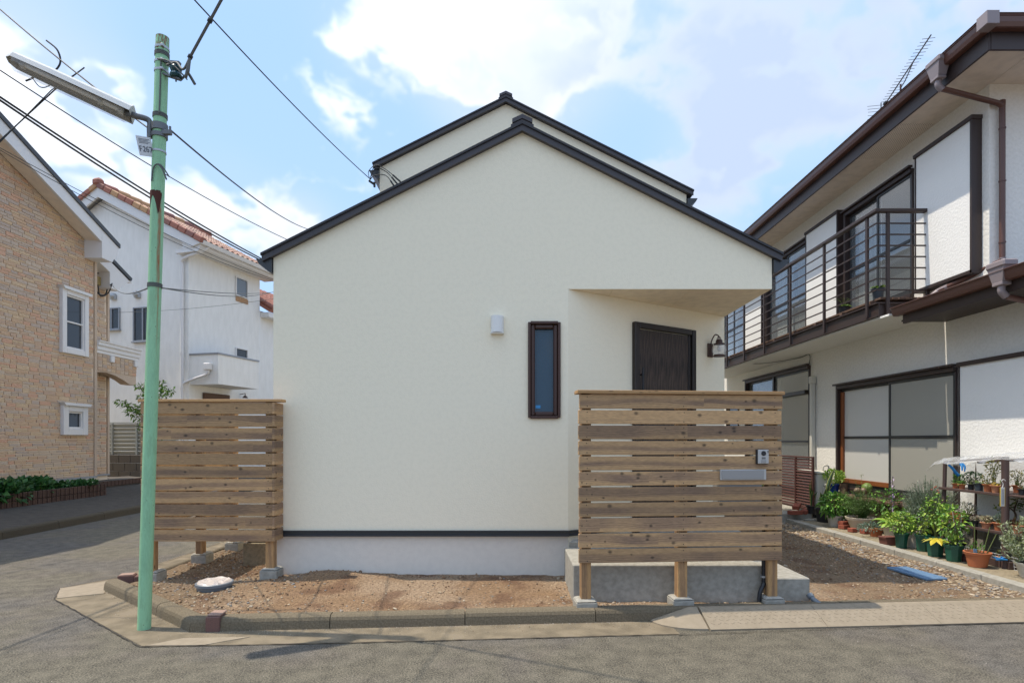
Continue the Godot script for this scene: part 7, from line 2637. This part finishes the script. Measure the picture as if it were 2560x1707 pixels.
	leafy(t, Vector3(0, 0.07, 0), Vector3(0.03, 0.015, 0.03), 30, 0.02, 0.01, GREY, 0.5, 0.1, 2, 0.05)
	t = potted("shelf_pot", "wide terracotta bowl at the right end of the upper board", Vector3(5.14, up, -5.58), 0.062, 0.04, 0.07, M.terracotta, gu)
	leafy(t, Vector3(0, 0.12, 0), Vector3(0.07, 0.06, 0.06), 60, 0.03, 0.012, OLIVE, 0.6, 0.1, 6, 0.06)
	var lo := 0.471
	var gl := "small pots on the lower shelf board"
	t = potted("shelf_pot", "orange pot topped with an orange-red rosette at the far end of the lower shelf", Vector3(5.04, lo, -6.44), 0.040, 0.032, 0.07, M.terracotta, gl)
	leafy(t, Vector3(0, 0.08, 0), Vector3(0.045, 0.025, 0.04), 80, 0.03, 0.014, [Color(0.50, 0.20, 0.05), Color(0.42, 0.22, 0.06)], 0.6, 0.1, 3, 0.06)
	t = potted("shelf_pot", "small orange pot second from the far end of the lower shelf", Vector3(5.01, lo, -6.32), 0.034, 0.028, 0.06, M.terracotta, gl)
	leafy(t, Vector3(0, 0.07, 0), Vector3(0.03, 0.02, 0.03), 40, 0.022, 0.012, [Color(0.42, 0.20, 0.06), Color(0.3, 0.22, 0.08)], 0.5, 0.1, 2, 0.05)
	t = potted("shelf_pot", "black pot with a tall grey many-stemmed plant on the lower shelf", Vector3(5.0, lo, -6.22), 0.033, 0.026, 0.085, M.pot_black, gl)
	leafy(t, Vector3(-0.01, 0.17, 0), Vector3(0.10, 0.07, 0.08), 190, 0.035, 0.012, [Color(0.42, 0.38, 0.32), Color(0.30, 0.28, 0.22), Color(0.36, 0.36, 0.26)], 0.7, 0.1, 14, 0.08)
	t = potted("shelf_pot", "square-looking black pot with pale echeverias spilling over on the lower shelf", Vector3(4.99, lo, -6.11), 0.036, 0.030, 0.068, M.pot_black, gl)
	leafy(t, Vector3(0.03, 0.07, 0.01), Vector3(0.07, 0.035, 0.05), 120, 0.03, 0.016, [Color(0.42, 0.36, 0.28), Color(0.34, 0.34, 0.28), Color(0.5, 0.38, 0.28)], 0.5, 0.1, 3, 0.05)
	t = potted("shelf_pot", "clay pot with a pale star-leaved succulent in the middle of the lower shelf", Vector3(5.01, lo, -5.98), 0.044, 0.033, 0.062, M.terracotta_light, gl)
	leafy(t, Vector3(0.01, 0.09, 0), Vector3(0.06, 0.03, 0.05), 110, 0.032, 0.012, [Color(0.40, 0.40, 0.24), Color(0.45, 0.36, 0.26)], 0.5, 0.1, 4, 0.05)
	t = potted("shelf_pot", "bonsai-like jade tree with crooked trunk at the back of the lower shelf", Vector3(5.24, lo, -5.92), 0.05, 0.04, 0.07, M.terracotta, gl)
	st = S()
	tube(st, arc_pts([Vector3(0, 0.06, 0), Vector3(0.04, 0.14, 0), Vector3(0.02, 0.20, 0), Vector3(0.07, 0.30, 0)]), 0.014, 0.006, 7)
	tube(st, arc_pts([Vector3(0.025, 0.18, 0), Vector3(-0.06, 0.23, 0), Vector3(-0.16, 0.24, 0.0)]), 0.008, 0.004, 6)
	put("trunk", st, M.stem_brown, t)
	st = S()
	for c in [Vector3(0.07, 0.30, 0), Vector3(0.0, 0.25, 0.02), Vector3(-0.10, 0.25, 0), Vector3(-0.17, 0.23, 0), Vector3(0.1, 0.22, 0.02)]:
		foliage(st, c, Vector3(0.06, 0.03, 0.05), 45, 0.032, 0.018, [Color(0.10, 0.14, 0.03), Color(0.20, 0.24, 0.05), Color(0.06, 0.10, 0.03)], 0.4, 0.1)
	stuff(put("foliage", st, M.leaves, t))
	t = potted("shelf_pot", "large clay pot with a blue-grey upright succulent on the lower shelf", Vector3(5.03, lo, -5.84), 0.050, 0.038, 0.078, M.terracotta, gl)
	leafy(t, Vector3(0.01, 0.12, 0), Vector3(0.04, 0.055, 0.04), 90, 0.035, 0.016, [Color(0.28, 0.34, 0.27), Color(0.22, 0.28, 0.21)], 0.8, 0.1, 4, 0.06)
	t = potted("shelf_pot", "clay pot next to the thick post on the lower shelf, reddish tuft behind", Vector3(5.06, lo, -5.66), 0.048, 0.036, 0.08, M.terracotta_light, gl)
	leafy(t, Vector3(0.03, 0.11, -0.02), Vector3(0.05, 0.03, 0.04), 60, 0.03, 0.01, [Color(0.30, 0.12, 0.05), Color(0.25, 0.2, 0.08)], 0.6, 0.1, 4, 0.06)

# ------------------------------------------------------------------ small things on the kerb
func build_marks() -> void:
	var t := thing("red_kerb_marker", "faded red painted marker block set into the kerb at the street corner", "marker block")
	t.transform = Transform3D(Basis(Vector3(0.9974, 0, -0.0721), Vector3.UP, Vector3(0.0721, 0, 0.9974)), Vector3(KA.x, 0, KA.y) + Vector3(KU.x, 0, KU.y) * 0.165)
	var st := S()
	B(-0.05, 0.05, -0.01, 0.112, -0.10, 0.014, st, 0.005)
	put("block", st, M.faded_red, t)
	st = S()
	B(-0.045, 0.05, 0.113, 0.126, -0.12, -0.005, st, 0.003)
	put("worn_top", st, M.faded_pink, t)
	t = thing("broken_red_tile", "broken red and white tile lying by the kerb behind the green pole", "tile", Vector3(-3.68, 0.05, -5.50), 0.3)
	st = S()
	B(-0.12, 0.02, -0.03, 0.052, -0.05, 0.05, st, 0.006)
	B(0.022, 0.11, -0.03, 0.04, -0.04, 0.06, st, 0.006)
	put("tile_body", st, M.faded_red, t)
	st = S()
	B(-0.11, 0.01, 0.0525, 0.058, -0.045, 0.045, st, 0.003)
	put("worn_top", st, M.faded_pink, t)

# ------------------------------------------------------------------ the scene
func _ready() -> void:
	var cam := Camera3D.new()
	cam.name = "camera"
	add_child(cam)
	cam.position = Vector3(0, 1.40, 0)
	cam.set_frustum(0.120499, Vector2(0.0, 0.01744), 0.1, 900.0)
	cam.current = true
	var we := WorldEnvironment.new()
	we.name = "environment"
	var env := Environment.new()
	env.background_mode = Environment.BG_SKY
	var sky := Sky.new()
	var psm := PanoramaSkyMaterial.new()
	psm.panorama = sky_texture()
	sky.sky_material = psm
	env.sky = sky
	env.tonemap_mode = Environment.TONE_MAPPER_LINEAR
	env.tonemap_exposure = 1.4
	env.sdfgi_enabled = true
	env.ssao_enabled = true
	env.ssil_enabled = true
	we.environment = env
	add_child(we)
	var sun := DirectionalLight3D.new()
	sun.name = "sun"
	add_child(sun)
	sun.look_at_from_position(Vector3.ZERO, Vector3(0.393, -0.919, 0.042))
	sun.light_color = Color(1.0, 0.955, 0.88)
	sun.light_energy = 1.02
	sun.light_angular_distance = 0.5
	sun.shadow_enabled = true

	make_materials()
	build_ground()
	build_kerbs()
	build_ramp()
	build_house()
	build_right_house()
	build_brick_house()
	build_white_house()
	build_border()
	build_entry()
	build_fences()
	build_pole()
	build_lamp()
	build_sapling()
	build_cables()
	build_garden()
	build_marks()
